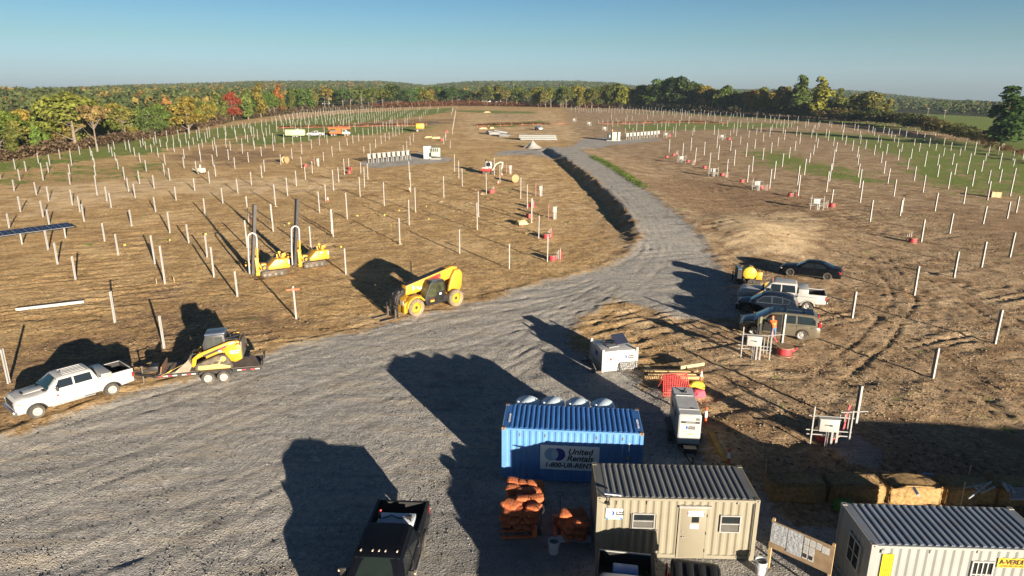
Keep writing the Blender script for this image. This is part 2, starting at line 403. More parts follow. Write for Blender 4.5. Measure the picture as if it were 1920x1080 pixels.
for nm_, ar_ in (('pale', pale), ('lane', lane)): q_ = me.attributes.new(nm_, 'FLOAT', 'POINT'); q_.data.foreach_set('value', ar_.astype(np.float32))
GROUND = bpy.data.objects.new('ground', me); COL.objects.link(GROUND); tag(GROUND, kind='structure')

gm = bpy.data.materials.new('ground_soil'); gm.use_nodes = True; t = gm.node_tree; K = t.links.new; b = t.nodes['Principled BSDF']
b.inputs['Roughness'].default_value = .95; b.inputs['Specular IOR Level'].default_value = .15
c = nn(t, 'ShaderNodeTexCoord'); A = nn(t, 'ShaderNodeAttribute', attribute_name='mask'); S = nn(t, 'ShaderNodeSeparateColor'); K(A.outputs['Color'], S.inputs[0])
def noise(sc, det=4, ro=.55, vec=None, dist=0):
    n = nn(t, 'ShaderNodeTexNoise'); n.inputs['Scale'].default_value = sc; n.inputs['Detail'].default_value = det; n.inputs['Roughness'].default_value = ro
    n.inputs['Distortion'].default_value = dist; K(vec or c.outputs['Object'], n.inputs['Vector']); return n.outputs[0]
def ramp(v, *st):
    r = nn(t, 'ShaderNodeValToRGB'); el = r.color_ramp.elements
    while len(el) < len(st): el.new(.5)
    for q, (p, cc) in zip(el, st): q.position = p; q.color = (*cc, 1) if len(cc) == 3 else cc
    K(v, r.inputs[0]); return r.outputs[0]
def math_(op, a, b_=None, clamp=False):
    m = nn(t, 'ShaderNodeMath', operation=op, use_clamp=clamp)
    for i, q in enumerate((a, b_)):
        if q is None: continue
        if isinstance(q, (int, float)): m.inputs[i].default_value = q
        else: K(q, m.inputs[i])
    return m.outputs[0]
def maprange(v, a, b_, lo=0, hi=1):
    m = nn(t, 'ShaderNodeMapRange', interpolation_type='SMOOTHSTEP')
    for i, q in enumerate((a, b_, lo, hi)): m.inputs[i+1].default_value = q
    K(v, m.inputs[0]); return m.outputs[0]
def mixc(f, a, b_, bt='MIX'):
    m = nn(t, 'ShaderNodeMix', data_type='RGBA', blend_type=bt)
    for i, q in ((0, f), (6, a), (7, b_)):
        if isinstance(q, (int, float)): m.inputs[i].default_value = q
        elif isinstance(q, tuple): m.inputs[i].default_value = (*q, 1)
        else: K(q, m.inputs[i])
    return m.outputs[2]
def stretch(rz, sx_, sy_):
    m = nn(t, 'ShaderNodeMapping'); m.inputs['Rotation'].default_value = (0, 0, rz); m.inputs['Scale'].default_value = (sx_, sy_, 1)
    K(c.outputs['Object'], m.inputs[0]); return m.outputs[0]
big = noise(.05, 5); mid = noise(.35, 6, .6); fine = noise(2.6, 6, .65); vfine = noise(11, 4, .6)
streak = noise(1.0, 5, .6, stretch(R(-24), .16, 1.7)); streak2 = noise(1.0, 5, .6, stretch(R(-112), .18, 1.5))
# straw-littered subsoil
soil = ramp(mid, (.3, (.30, .205, .105)), (.5, (.47, .335, .175)), (.72, (.57, .44, .26)))
sxyz = nn(t, 'ShaderNodeSeparateXYZ'); K(c.outputs['Object'], sxyz.inputs[0])
eastf = maprange(math_('ADD', math_('SUBTRACT', sxyz.outputs[0], math_('MULTIPLY', sxyz.outputs[1], .06)), math_('MULTIPLY', mid, 8.0)), 6.0, 16.0)
soil = mixc(eastf, soil, ramp(mid, (.3, (.21, .145, .092)), (.5, (.37, .285, .195)), (.72, (.50, .41, .30))))
clod = noise(5.5, 5, .7)
soil = mixc(.85, soil, ramp(fine, (.3, (.42, .39, .36)), (.52, (1, 1, 1)), (.72, (1.3, 1.27, 1.2))), 'MULTIPLY')
soil = mixc(.8, soil, ramp(clod, (.34, (.35, .32, .30)), (.48, (.95, .95, .95)), (.68, (1.35, 1.32, 1.25))), 'MULTIPLY')
soil = mixc(maprange(streak, .50, .66, 0, .5), soil, (.25, .17, .09))
soil = mixc(maprange(streak2, .56, .68, 0, .35), soil, (.23, .165, .10))
dark = mixc(.8, ramp(fine, (.3, (.11, .074, .045)), (.5, (.225, .155, .098)), (.7, (.38, .28, .185))), ramp(clod, (.34, (.35, .32, .30)), (.48, (.95, .95, .95)), (.68, (1.5, 1.4, 1.3))), 'MULTIPLY')
dkf = math_('MULTIPLY', maprange(math_('ADD', S.outputs[2], math_('MULTIPLY', math_('SUBTRACT', mid, .5), 1.6)), .25, .75), 1.0)
PA = nn(t, 'ShaderNodeAttribute', attribute_name='pale').outputs['Fac']; LA = nn(t, 'ShaderNodeAttribute', attribute_name='lane').outputs['Fac']
rustm = maprange(math_('ADD', noise(.22, 5, .65), math_('MULTIPLY', math_('SUBTRACT', fine, .5), .5)), .54, .68, 0, .7)
soil = mixc(math_('MULTIPLY', rustm, eastf), soil, (.21, .125, .065))
soil = mixc(dkf, soil, dark)
palec = mixc(.7, ramp(mid, (.3, (.46, .36, .23)), (.7, (.64, .52, .36))), ramp(clod, (.32, (.5, .47, .44)), (.46, (.97, .97, .97)), (.7, (1.25, 1.23, 1.2))), 'MULTIPLY')
soil = mixc(maprange(math_('ADD', PA, math_('MULTIPLY', math_('SUBTRACT', mid, .5), 1.5)), .35, .85, 0, .85), soil, palec)
strawm = maprange(math_('ADD', noise(.09, 5, .6), math_('MULTIPLY', math_('SUBTRACT', fine, .5), .35)), .50, .66, 0, .55)
soil = mixc(math_('MULTIPLY', strawm, math_('SUBTRACT', 1.0, eastf)), soil, (.62, .47, .27))
soil = mixc(math_('MULTIPLY', LA, .55), soil, (.25, .175, .105))
# grass in tufts and patches
grass = ramp(fine, (.3, (.06, .095, .02)), (.52, (.15, .215, .05)), (.75, (.32, .32, .11)))
gf = maprange(math_('ADD', S.outputs[1], math_('ADD', math_('ADD', math_('MULTIPLY', math_('SUBTRACT', mid, .5), 1.8), math_('ADD', math_('MULTIPLY', math_('SUBTRACT', noise(.13, 5, .6), .5), 1.7), math_('MULTIPLY', math_('SUBTRACT', noise(.75, 4, .6), .5), 1.3))), math_('MULTIPLY', math_('SUBTRACT', fine, .5), 1.0))), .42, .70)
col = mixc(gf, soil, grass)
rough_h = ramp(noise(.2, 6, .7), (.3, (.03, .035, .012)), (.5, (.075, .075, .025)), (.7, (.13, .10, .05)))
col = mixc(math_('SUBTRACT', 1.0, A.outputs['Alpha']), col, rough_h)
# crushed stone
vor = nn(t, 'ShaderNodeTexVoronoi'); vor.inputs['Scale'].default_value = 15; K(c.outputs['Object'], vor.inputs['Vector'])
gv = ramp(fine, (.25, (.24, .232, .225)), (.5, (.38, .365, .345)), (.75, (.53, .50, .46)))
gv = mixc(.55, gv, ramp(vor.outputs['Color'], (.1, (.45, .45, .47)), (.6, (1.1, 1.08, 1.05)), (.95, (1.6, 1.55, 1.5))), 'MULTIPLY')
gv = mixc(maprange(math_('ADD', streak, math_('MULTIPLY', mid, .35)), .66, .84, 0, .6), gv, (.48, .41, .32))
gv = mixc(maprange(streak, .36, .47, .5, 0), gv, (.24, .235, .235))
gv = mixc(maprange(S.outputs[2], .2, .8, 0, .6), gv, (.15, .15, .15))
gv = mixc(maprange(math_('ADD', mid, math_('MULTIPLY', big, .5)), .80, .95, 0, .6), gv, (.17, .165, .165))
gv = mixc(math_('MULTIPLY', LA, .5), gv, (.44, .40, .35))
gvf = maprange(math_('ADD', S.outputs[0], math_('ADD', math_('MULTIPLY', math_('SUBTRACT', mid, .5), 1.1), math_('MULTIPLY', math_('SUBTRACT', fine, .5), .7))), .33, .68)
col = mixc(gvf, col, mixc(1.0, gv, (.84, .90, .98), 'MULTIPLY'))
col = mixc(1.0, col, (1.15, 1.09, 1.00), 'MULTIPLY')
K(col, b.inputs['Base Color'])
h = math_('ADD', math_('MULTIPLY', fine, .10), math_('ADD', math_('MULTIPLY', vfine, .05), math_('MULTIPLY', math_('MULTIPLY', vor.outputs['Distance'], gvf), .05)))
h = math_('ADD', h, math_('MULTIPLY', math_('MULTIPLY', clod, math_('SUBTRACT', 1.0, math_('MULTIPLY', gvf, .6))), .16))
h = math_('ADD', h, math_('ADD', math_('MULTIPLY', streak, .06), math_('MULTIPLY', mid, .12)))
bp = nn(t, 'ShaderNodeBump'); bp.inputs['Strength'].default_value = .85; bp.inputs['Distance'].default_value = .9
K(h, bp.inputs['Height']); K(bp.outputs[0], b.inputs['Normal'])
me.materials.append(gm)

# loose clods, stones and straw lying on the surface
def debris(name, n, xr, yr, smin, smax, keep, cols, flat, seed):
    rs = np.random.RandomState(seed); x = rs.uniform(*xr, n); y = yr[0]+(yr[1]-yr[0])*rs.uniform(0, 1, n)**1.35
    k = keep(x, y, rs); x, y = x[k], y[k]; n = len(x)
    ix = np.searchsorted(gx, x)-1; iy = np.searchsorted(gy, y)-1; ZZ = Z.reshape(sh)
    fx = (x-gx[ix])/(gx[ix+1]-gx[ix]); fy = (y-gy[iy])/(gy[iy+1]-gy[iy])
    z = (ZZ[iy, ix]*(1-fx)+ZZ[iy, ix+1]*fx)*(1-fy)+(ZZ[iy+1, ix]*(1-fx)+ZZ[iy+1, ix+1]*fx)*fy
    s = smin+(smax-smin)*rs.uniform(0, 1, n)**3; a = rs.uniform(0, 6.28, n)
    base = np.array([[1, 0, 0], [0, 1, 0], [-1, 0, 0], [0, -1, 0], [0, 0, 1], [0, 0, -.6]], float)
    V = base[None]*rs.uniform(.6, 1.3, (n, 6, 1))+rs.normal(size=(n, 6, 3))*.12; V[:, :, 2] *= flat
    ca, sa = np.cos(a)[:, None], np.sin(a)[:, None]; W = np.stack([V[:, :, 0]*ca-V[:, :, 1]*sa, V[:, :, 0]*sa+V[:, :, 1]*ca, V[:, :, 2]], 2)*s[:, None, None]
    W += np.stack([x, y, z+s*flat*.3], 1)[:, None, :]
    f = np.array([[0, 1, 4], [1, 2, 4], [2, 3, 4], [3, 0, 4], [1, 0, 5], [2, 1, 5], [3, 2, 5], [0, 3, 5]]); Fs = (f[None]+(np.arange(n)*6)[:, None, None]).reshape(-1)
    m_ = bpy.data.meshes.new(name); m_.vertices.add(n*6); m_.vertices.foreach_set('co', W.astype(np.float32).ravel()); m_.loops.add(len(Fs)); m_.loops.foreach_set('vertex_index', Fs.astype(np.int32)); m_.polygons.add(len(Fs)//3); m_.polygons.foreach_set('loop_start', np.arange(0, len(Fs), 3, dtype=np.int32)); m_.update(calc_edges=True)
    mt = bpy.data.materials.new(name); mt.use_nodes = True; tt_ = mt.node_tree; g = nn(tt_, 'ShaderNodeNewGeometry'); r = nn(tt_, 'ShaderNodeValToRGB'); el = r.color_ramp.elements; el.new(.5)
    for q, (p, cc) in zip(el, zip((0, .5, 1), cols)): q.position = p; q.color = (*cc, 1)
    tt_.links.new(g.outputs['Random Per Island'], r.inputs[0]); bs = tt_.nodes['Principled BSDF']; tt_.links.new(r.outputs[0], bs.inputs['Base Color']); bs.inputs['Roughness'].default_value = .95; bs.inputs['Specular IOR Level'].default_value = .1
    m_.materials.append(mt); o = bpy.data.objects.new(name, m_); COL.objects.link(o); tag(o, kind='stuff')
def k_soil(x, y, rs):
    g1 = soft(x, y, GR_W); p = (1-g1*1.2)*(.25+.75*sst(.42, .62, fbm(x/4, y/4, 3, 91)))*(.5+.5*sst(-6, 10, x)); return rs.uniform(0, 1, len(x)) < p
def k_grav(x, y, rs):
    g1 = soft(x, y, GR_W); p = sst(.3, .6, g1)*(.2+.8*sst(.45, .6, fbm(x/3, y/3, 3, 95))); return rs.uniform(0, 1, len(x)) < p
debris('soil_clods', 120000, (-40, 60), (22, 105), .025, .105, k_soil, ((.06, .042, .026), (.17, .125, .078), (.30, .24, .165)), .5, 5)
debris('loose_stones', 90000, (-26, 24), (19, 60), .012, .05, k_grav, ((.06, .06, .062), (.15, .145, .14), (.30, .29, .27)), .6, 6)
# ================================================================ vegetation
def leaf_material(name, dark, light, transl=.25, rv=.35):
    m = bpy.data.materials.new(name); m.use_nodes = True; t = m.node_tree; K = t.links.new; t.nodes.clear()
    o = nn(t, 'ShaderNodeOutputMaterial'); oi = nn(t, 'ShaderNodeObjectInfo'); c = nn(t, 'ShaderNodeTexCoord'); g = nn(t, 'ShaderNodeNewGeometry')
    n = nn(t, 'ShaderNodeTexNoise'); n.inputs['Scale'].default_value = .55; n.inputs['Detail'].default_value = 3; K(c.outputs['Object'], n.inputs['Vector'])
    r = nn(t, 'ShaderNodeValToRGB'); r.color_ramp.elements[0].position = .32; r.color_ramp.elements[1].position = .68
    r.color_ramp.elements[0].color = (*dark, 1); r.color_ramp.elements[1].color = (*light, 1); K(n.outputs[0], r.inputs[0])
    ri = nn(t, 'ShaderNodeMapRange'); ri.inputs[3].default_value = 1-rv; ri.inputs[4].default_value = 1+rv; K(g.outputs['Random Per Island'], ri.inputs[0])
    x = nn(t, 'ShaderNodeMix', data_type='RGBA', blend_type='MULTIPLY'); x.inputs[0].default_value = 1; K(r.outputs[0], x.inputs[6]); K(oi.outputs['Color'], x.inputs[7])
    y = nn(t, 'ShaderNodeMix', data_type='RGBA', blend_type='MULTIPLY'); y.inputs[0].default_value = 1; K(x.outputs[2], y.inputs[6]); K(ri.outputs[0], y.inputs[7])
    d = nn(t, 'ShaderNodeBsdfDiffuse'); tr = nn(t, 'ShaderNodeBsdfTranslucent'); ms = nn(t, 'ShaderNodeMixShader'); ms.inputs[0].default_value = transl
    K(y.outputs[2], d.inputs[0]); K(y.outputs[2], tr.inputs[0]); K(d.outputs[0], ms.inputs[1]); K(tr.outputs[0], ms.inputs[2]); K(ms.outputs[0], o.inputs[0])
    return m
LEAF = leaf_material('foliage', (.55, .57, .52), (1.4, 1.4, 1.3), .2)
BARK = mat('bark', (.16, .125, .095), .9, sc=5, var=.35, bump=.5)
BARKL = mat('bark_pale', (.30, .26, .20), .9, sc=5, var=.3, bump=.5)
nr = np.random.RandomState(11)
def leaves(P, N, size):
    """one bent leaf spray per point, facing roughly along N"""
    n = len(P); a = nr.normal(size=(n, 3)); nv = N+a*.75; nv /= np.linalg.norm(nv, axis=1)[:, None]
    u = np.cross(nv, nr.normal(size=(n, 3))); u /= np.linalg.norm(u, axis=1)[:, None]; v = np.cross(nv, u)
    s = (size*nr.uniform(.55, 1.25, n))[:, None]; k = nr.uniform(.5, .95, n)[:, None]
    q = np.stack([P-u*s*.5, P+v*s*k*.5+nv*s*.12, P+u*s*.5, P-v*s*k*.5+nv*s*.12], 1)
    return q.reshape(-1, 3)
def quads_obj(name, V, m, parent=None):
    n = len(V)//4; me = bpy.data.meshes.new(name); me.vertices.add(len(V)); me.vertices.foreach_set('co', V.astype(np.float32).ravel())
    me.loops.add(len(V)); me.loops.foreach_set('vertex_index', np.arange(len(V), dtype=np.int32)); me.polygons.add(n)
    me.polygons.foreach_set('loop_start', np.arange(0, len(V), 4, dtype=np.int32)); me.update(calc_edges=True); me.materials.append(m)
    o = bpy.data.objects.new(name, me); COL.objects.link(o)
    if parent: o.parent = parent
    return o
def crown_points(lobes, n):
    P = []; N = []
    wts = np.array([l[3]*l[4]*l[5] for l in lobes])**.67; wts = wts/wts.sum()
    for l, k in zip(lobes, (wts*n).astype(int)+1):
        d = nr.normal(size=(k, 3)); d /= np.linalg.norm(d, axis=1)[:, None]; d[:, 2] = np.where(d[:, 2] < -.55, -d[:, 2], d[:, 2])
        r = nr.uniform(.45, 1.0, k)**.5; bump = 1+.16*np.sin(d[:, 0]*7+l[0]*3)*np.cos(d[:, 1]*6+l[1])
        P.append(np.array(l[:3])+d*np.array(l[3:6])*(r*bump)[:, None]); N.append(d)
    return np.concatenate(P), np.concatenate(N)
def make_tree(kind, seed, nleaf=1500):
    """unit-ish tree 10 m tall: tapered trunk, limbs reaching every lobe, leaf sprays"""
    q = random.Random(seed); H = 10.0; root = thing('tree', 'tree', 'tree')
    lob = []
    if kind == 'broad':
        for k in range(14):
            a = q.uniform(0, 6.28); rr = q.uniform(.6, 2.9); z = q.uniform(2.7, 8.4); s = q.uniform(1.0, 1.75)*(1.1-.05*abs(z-6))
            lob.append((math.cos(a)*rr*(1.15-max(0, z-6)*.28), math.sin(a)*rr*(1.15-max(0, z-6)*.28), z, s*1.25, s*1.25, s*.85))
        lob.append((0, 0, 8.6, 1.4, 1.4, 1.1)); wd = .24
    elif kind == 'tall':
        for k in range(11):
            z = 1.7+k*.74; rr = q.uniform(.1, 1.0)*(1.2 if z < 7 else .6); a = q.uniform(0, 6.28); s = q.uniform(.85, 1.25)*(1.15 if z < 7.5 else .7)
            lob.append((math.cos(a)*rr, math.sin(a)*rr, z, s, s, s*.95))
        wd = .17
    elif kind == 'open':
        for k in range(13):
            a = q.uniform(0, 6.28); rr = q.uniform(.9, 3.0); z = q.uniform(4.5, 8.9); s = q.uniform(.6, 1.15)
            lob.append((math.cos(a)*rr, math.sin(a)*rr, z, s*1.2, s*1.2, s*.7))
        wd = .2
    else:   # shrub
        for k in range(8):
            a = q.uniform(0, 6.28); rr = q.uniform(.5, 4.2); s = q.uniform(1.8, 3.0)
            lob.append((math.cos(a)*rr, math.sin(a)*rr, q.uniform(2.5, 6.8), s, s, s*.9))
        wd = .14
    t = MB(); top = 8.2 if kind != 'shrub' else 4
    t.tube([(0, 0, -.5), (.03, .02, 1.2), (q.uniform(-.15, .15), q.uniform(-.15, .15), top*.5), (q.uniform(-.25, .25), q.uniform(-.25, .25), top)], [wd*1.35, wd, wd*.62, wd*.15], 8)
    for l in lob:
        z0 = max(1.2 if kind != 'shrub' else .2, l[2]-1.9-abs(l[0])*.25); e = Vector(l[:3])
        t.tube([(0, 0, z0), (e.x*.45, e.y*.45, z0+(e.z-z0)*.4), tuple(e)], [wd*.42, wd*.28, wd*.08], 5)
    t.build('trunk', BARK, root, smooth=60)
    P, N = crown_points(lob, nleaf); quads_obj('crown', leaves(P, N, .62 if kind != 'shrub' else .9), LEAF, root)
    return root
PROTO = {k: [make_tree(k, s*13+i, n) for s in range(c_)] for i, (k, c_, n) in enumerate((('broad', 4, 2000), ('tall', 3, 1400), ('open', 2, 1000), ('shrub', 3, 700)))}
used_tree = set()
def tree(p, h, wf, kind, colr, label, group=None, name='tree', cat='tree', var=None):
    pr = PROTO[kind][var if var is not None else rng.randrange(len(PROTO[kind]))]
    if id(pr) not in used_tree: used_tree.add(id(pr)); o = pr
    else: o = tree_copy(pr)
    o.name = name; o['label'] = label; o['category'] = cat
    if group: o['group'] = group
    elif 'group' in o: del o['group']
    o.location = (p[0], p[1], p[2]-.15); o.rotation_euler = (0, 0, rng.uniform(0, 6.28)); s = h/10.0; o.scale = (s*wf, s*wf, s)
    j = [rng.uniform(.85, 1.15) for _ in range(3)]
    for ch in o.children:
        if ch.name.startswith('crown'): ch.color = (*[c_*k for c_, k in zip(colr, j)], 1)
    return o
GREEN, DGREEN, OLIVE, YEL, GOLD, ORNG, RED, RUST, LIME = (.09, .115, .03), (.045, .066, .022), (.155, .145, .04), (.20, .17, .04), (.23, .16, .035), (.23, .105, .035), (.19, .05, .03), (.16, .08, .04), (.13, .15, .04)
# --- trees one can point at (pixel of the foot, height and width in pixels)
def ptree(px, py, hp, wp, kind, colr, label, group=None, name='tree', **kw):
    p = at(px, py); h = height_px(p, hp); wn = {'broad': 8.2, 'tall': 4.2, 'open': 7.6, 'shrub': 10}[kind]
    return tree(p, h, (wp/hp)*10/wn, kind, colr, label, group, name, **kw)
ptree(143, 279, 103, 115, 'broad', OLIVE, 'broad olive green oak with pale trunk, largest crown of the left wood', name='oak_tree', var=0)
ptree(183, 284, 95, 62, 'open', (.20, .16, .06), 'thin brownish tree with see-through crown right beside the broad oak', name='tree', var=0)
ptree(355, 251, 66, 58, 'broad', YEL, 'yellow green maple with bare pale trunk at the left field edge', name='maple_tree', var=1)
ptree(438, 226, 52, 35, 'broad', RED, 'bright red maple at the wood edge beyond the left pile field', name='maple_tree', var=2)
ptree(525, 214, 54, 22, 'tall', ORNG, 'narrow orange tree at the far end of the left wood edge', name='tree', var=0)
ptree(1878, 276, 110, 80, 'tall', (.045, .066, .024), 'tall dark green tree alone at the right edge beside the mown field', name='tree', var=0)
ptree(1500, 222, 76, 44, 'tall', GREEN, 'tallest green tree of the right hedgerow, beside a yellow topped tree', var=1)
ptree(1531, 226, 78, 46, 'tall', (.17, .165, .035), 'yellow topped tree rising above the right hedgerow', var=2)
ptree(1538, 224, 36, 34, 'broad', RED, 'low rusty red tree in front of the right hedgerow trees', var=1)
ptree(1568, 224, 56, 32, 'tall', LIME, 'light green pointed tree right of the rusty red tree', var=0)
ptree(1625, 229, 56, 70, 'broad', (.16, .13, .04), 'broad bronze green tree in the right hedgerow', var=0)
ptree(1664, 228, 40, 26, 'tall', YEL, 'small yellow tree at the end of the right hedgerow trees', var=1)
ptree(1745, 242, 28, 30, 'shrub', DGREEN, 'dark round bush beside the mown field on the right', name='bush', cat='bush', var=0)
ptree(27, 297, 66, 34, 'tall', GREEN, 'slim pale stemmed green tree at the left picture edge, in front of brown scrub', var=2)
ptree(282, 259, 52, 48, 'broad', (.075, .10, .035), 'dark green tree behind the piles left of the yellow maple', var=3)
ptree(302, 256, 56, 42, 'broad', GREEN, 'mid green tree between the dark green tree and the yellow maple', var=1)
ptree(466, 224, 54, 28, 'tall', LIME, 'light green tree just right of the red maple', var=0)
ptree(490, 220, 62, 26, 'tall', (.15, .15, .03), 'tall yellowish tree left of the narrow orange tree', var=1)
# --- wood edge and far tree lines, one after another along the field boundary
def line(pts, n, hpx, wr, pal, label, group, kinds=('broad', 'broad', 'tall', 'open'), spread=8, name='tree'):
    seg = np.array(pts, float); ln = np.hypot(*(seg[1:]-seg[:-1]).T); cum = np.concatenate([[0], ln.cumsum()])
    for k in range(n):
        s = (k+rng.uniform(.1, .9))/n*cum[-1]; px = np.interp(s, cum, seg[:, 0]); py = np.interp(s, cum, seg[:, 1])
        p = at(px, py); back = rng.uniform(0, spread); dv = Vector((p.x, p.y, 0)).normalized(); q = p+dv*back; q.z = float(gz(q.x, q.y))
        hp = np.interp(px, *zip(*hpx))*rng.uniform(.8, 1.12); kd = rng.choice(kinds); h = height_px(p, hp)
        tree(q, h, rng.uniform(*wr), kd, rng.choice(pal), label, group, name)
LP1 = [GREEN, GREEN, GREEN, OLIVE, OLIVE, YEL, GOLD, LIME, (.18, .15, .045), LIME, GREEN, OLIVE]
line([(-120, 330), (0, 298), (110, 283), (240, 262)], 14, [(0, 62), (240, 60)], (.9, 1.3), LP1, 'mixed green and yellow tree in the wood edge left of the broad oak', 'trees of the left wood edge', spread=14)
line([(-150, 318), (0, 288), (110, 272), (240, 254), (430, 226)], 26, [(0, 78), (240, 60), (430, 48)], (.9, 1.4), LP1, 'autumn tree in the second row of the left wood', 'trees behind the left wood edge', spread=45)
line([(225, 264), (330, 250), (430, 226), (560, 211)], 20, [(225, 52), (430, 42), (560, 40)], (.8, 1.2), [GREEN, GREEN, OLIVE, LIME, YEL], 'tree of the wood edge beyond the left pile field', 'trees beyond the left pile field', kinds=('broad', 'tall', 'tall', 'broad'), spread=10)
line([(540, 208), (700, 201), (850, 197)], 26, [(540, 42), (640, 40), (850, 34)], (.9, 1.4), [GREEN, GREEN, DGREEN, OLIVE, (.07, .10, .03)], 'green tree in the far tree line behind the left pile field', 'trees of the far tree line, left', spread=40)
line([(850, 198), (1020, 199)], 14, [(850, 26), (940, 36), (1020, 30)], (.9, 1.5), [GREEN, DGREEN, OLIVE], 'tree behind the far end of the bare strip', 'trees behind the bare strip', spread=80)
line([(1005, 202), (1210, 205)], 26, [(1005, 36), (1130, 42), (1210, 40)], (.8, 1.15), [GREEN, GREEN, OLIVE, (.17, .16, .03), (.10, .12, .03)], 'green tree in the far tree line behind the right pile field', 'trees of the far tree line, middle', kinds=('broad', 'tall', 'broad'), spread=16)
line([(1210, 206), (1330, 210)], 16, [(1210, 48), (1270, 58), (1330, 46)], (.9, 1.2), [DGREEN, DGREEN, (.05, .075, .02), GREEN], 'tall dark tree in the densest part of the far tree line', 'dark trees of the far tree line', kinds=('broad',), spread=16)
line([(1320, 211), (1500, 222)], 22, [(1320, 46), (1400, 46), (1500, 52)], (.8, 1.2), [GREEN, DGREEN, OLIVE, GREEN, (.22, .18, .04)], 'tree of the tree line along the far right pile field', 'trees of the far tree line, right', kinds=('broad', 'tall', 'broad'), spread=14)
line([(1550, 225), (1680, 232)], 8, [(1550, 36), (1680, 30)], (.9, 1.3), [DGREEN, OLIVE, GREEN], 'dark tree in the gaps of the right hedgerow', 'trees in the right hedgerow', kinds=('broad',), spread=10)
line([(1440, 219), (1560, 229), (1680, 238), (1800, 262), (1850, 276)], 34, [(1440, 22), (1600, 28), (1700, 32), (1850, 26)], (1.4, 2.2), [(.05, .055, .02), (.09, .06, .03), (.06, .07, .025), (.11, .09, .035)], 'dark overgrown bush of the right hedgerow', 'bushes of the right hedgerow', kinds=('shrub',), spread=6, name='bush')
line([(1850, 280), (1930, 300), (2050, 330)], 8, [(1850, 16), (2050, 20)], (1.4, 2.2), [(.06, .065, .02), (.13, .09, .04)], 'brown and green bush below the lone tree on the right', 'bushes below the lone tree', kinds=('shrub',), spread=4, name='bush')
line([(1690, 205), (1780, 208), (1920, 214), (2050, 220)], 20, [(1690, 18), (1920, 22)], (1.2, 2.0), [DGREEN, GREEN, OLIVE], 'dark tree along the far side of the mown field', 'trees behind the mown field', kinds=('broad',), spread=40)
for o in list(COL.objects):
    if o.get('category') == 'tree' and o.name.startswith('bush'): o['category'] = 'bush'
# --- scrub and the far wood: masses nobody could count
def scrub(pts, n, depth, hh, name, pal, ls=.75):
    seg = np.array(wpoly(pts)); ln = np.hypot(*(seg[1:]-seg[:-1]).T); cum = np.concatenate([[0], ln.cumsum()])
    s = nr.uniform(0, cum[-1], n); x = np.interp(s, cum, seg[:, 0]); y = np.interp(s, cum, seg[:, 1]); d = np.hypot(x, y); bk = nr.uniform(-1, depth, n)
    x = x+x/d*bk+nr.normal(size=n)*.6; y = y+y/d*bk+nr.normal(size=n)*.6; hm = hh*(.45+.8*vnoise(x/5, y/5, 7))
    z = gz(x, y)+hm*nr.uniform(.02, 1, n)**.8
    V = leaves(np.stack([x, y, z], 1), np.tile([0, 0, .6], (n, 1)), ls)
    o = quads_obj(name, V, LEAF); o.color = (*pal, 1); return tag(o, kind='stuff')
scrub([(-150, 338), (0, 305), (130, 283), (300, 257), (430, 229)], 9000, 7, 3.0, 'scrub', (.11, .075, .05))
scrub([(300, 256), (430, 226), (560, 212), (700, 203)], 7000, 10, 3.6, 'scrub', (.10, .07, .045))
scrub([(700, 203), (850, 199), (1010, 201), (1210, 205)], 9000, 22, 4.2, 'scrub', (.15, .062, .038))
scrub([(1200, 205), (1440, 217)], 6000, 10, 4.2, 'scrub', (.05, .045, .022))
scrub([(895, 236), (1000, 233), (1030, 234)], 1500, 5, 1.0, 'weeds', (.10, .05, .028), .45)
scrub([(520, 240), (680, 236), (790, 234)], 2200, 4, .8, 'weeds', (.11, .058, .03), .45)
scrub([(1130, 232), (1300, 229), (1360, 232)], 1800, 4, .9, 'weeds', (.12, .055, .03), .45)
scrub([(1112, 294), (1150, 314), (1208, 352)], 5000, 2.0, .12, 'weeds', (.09, .13, .03), .2)
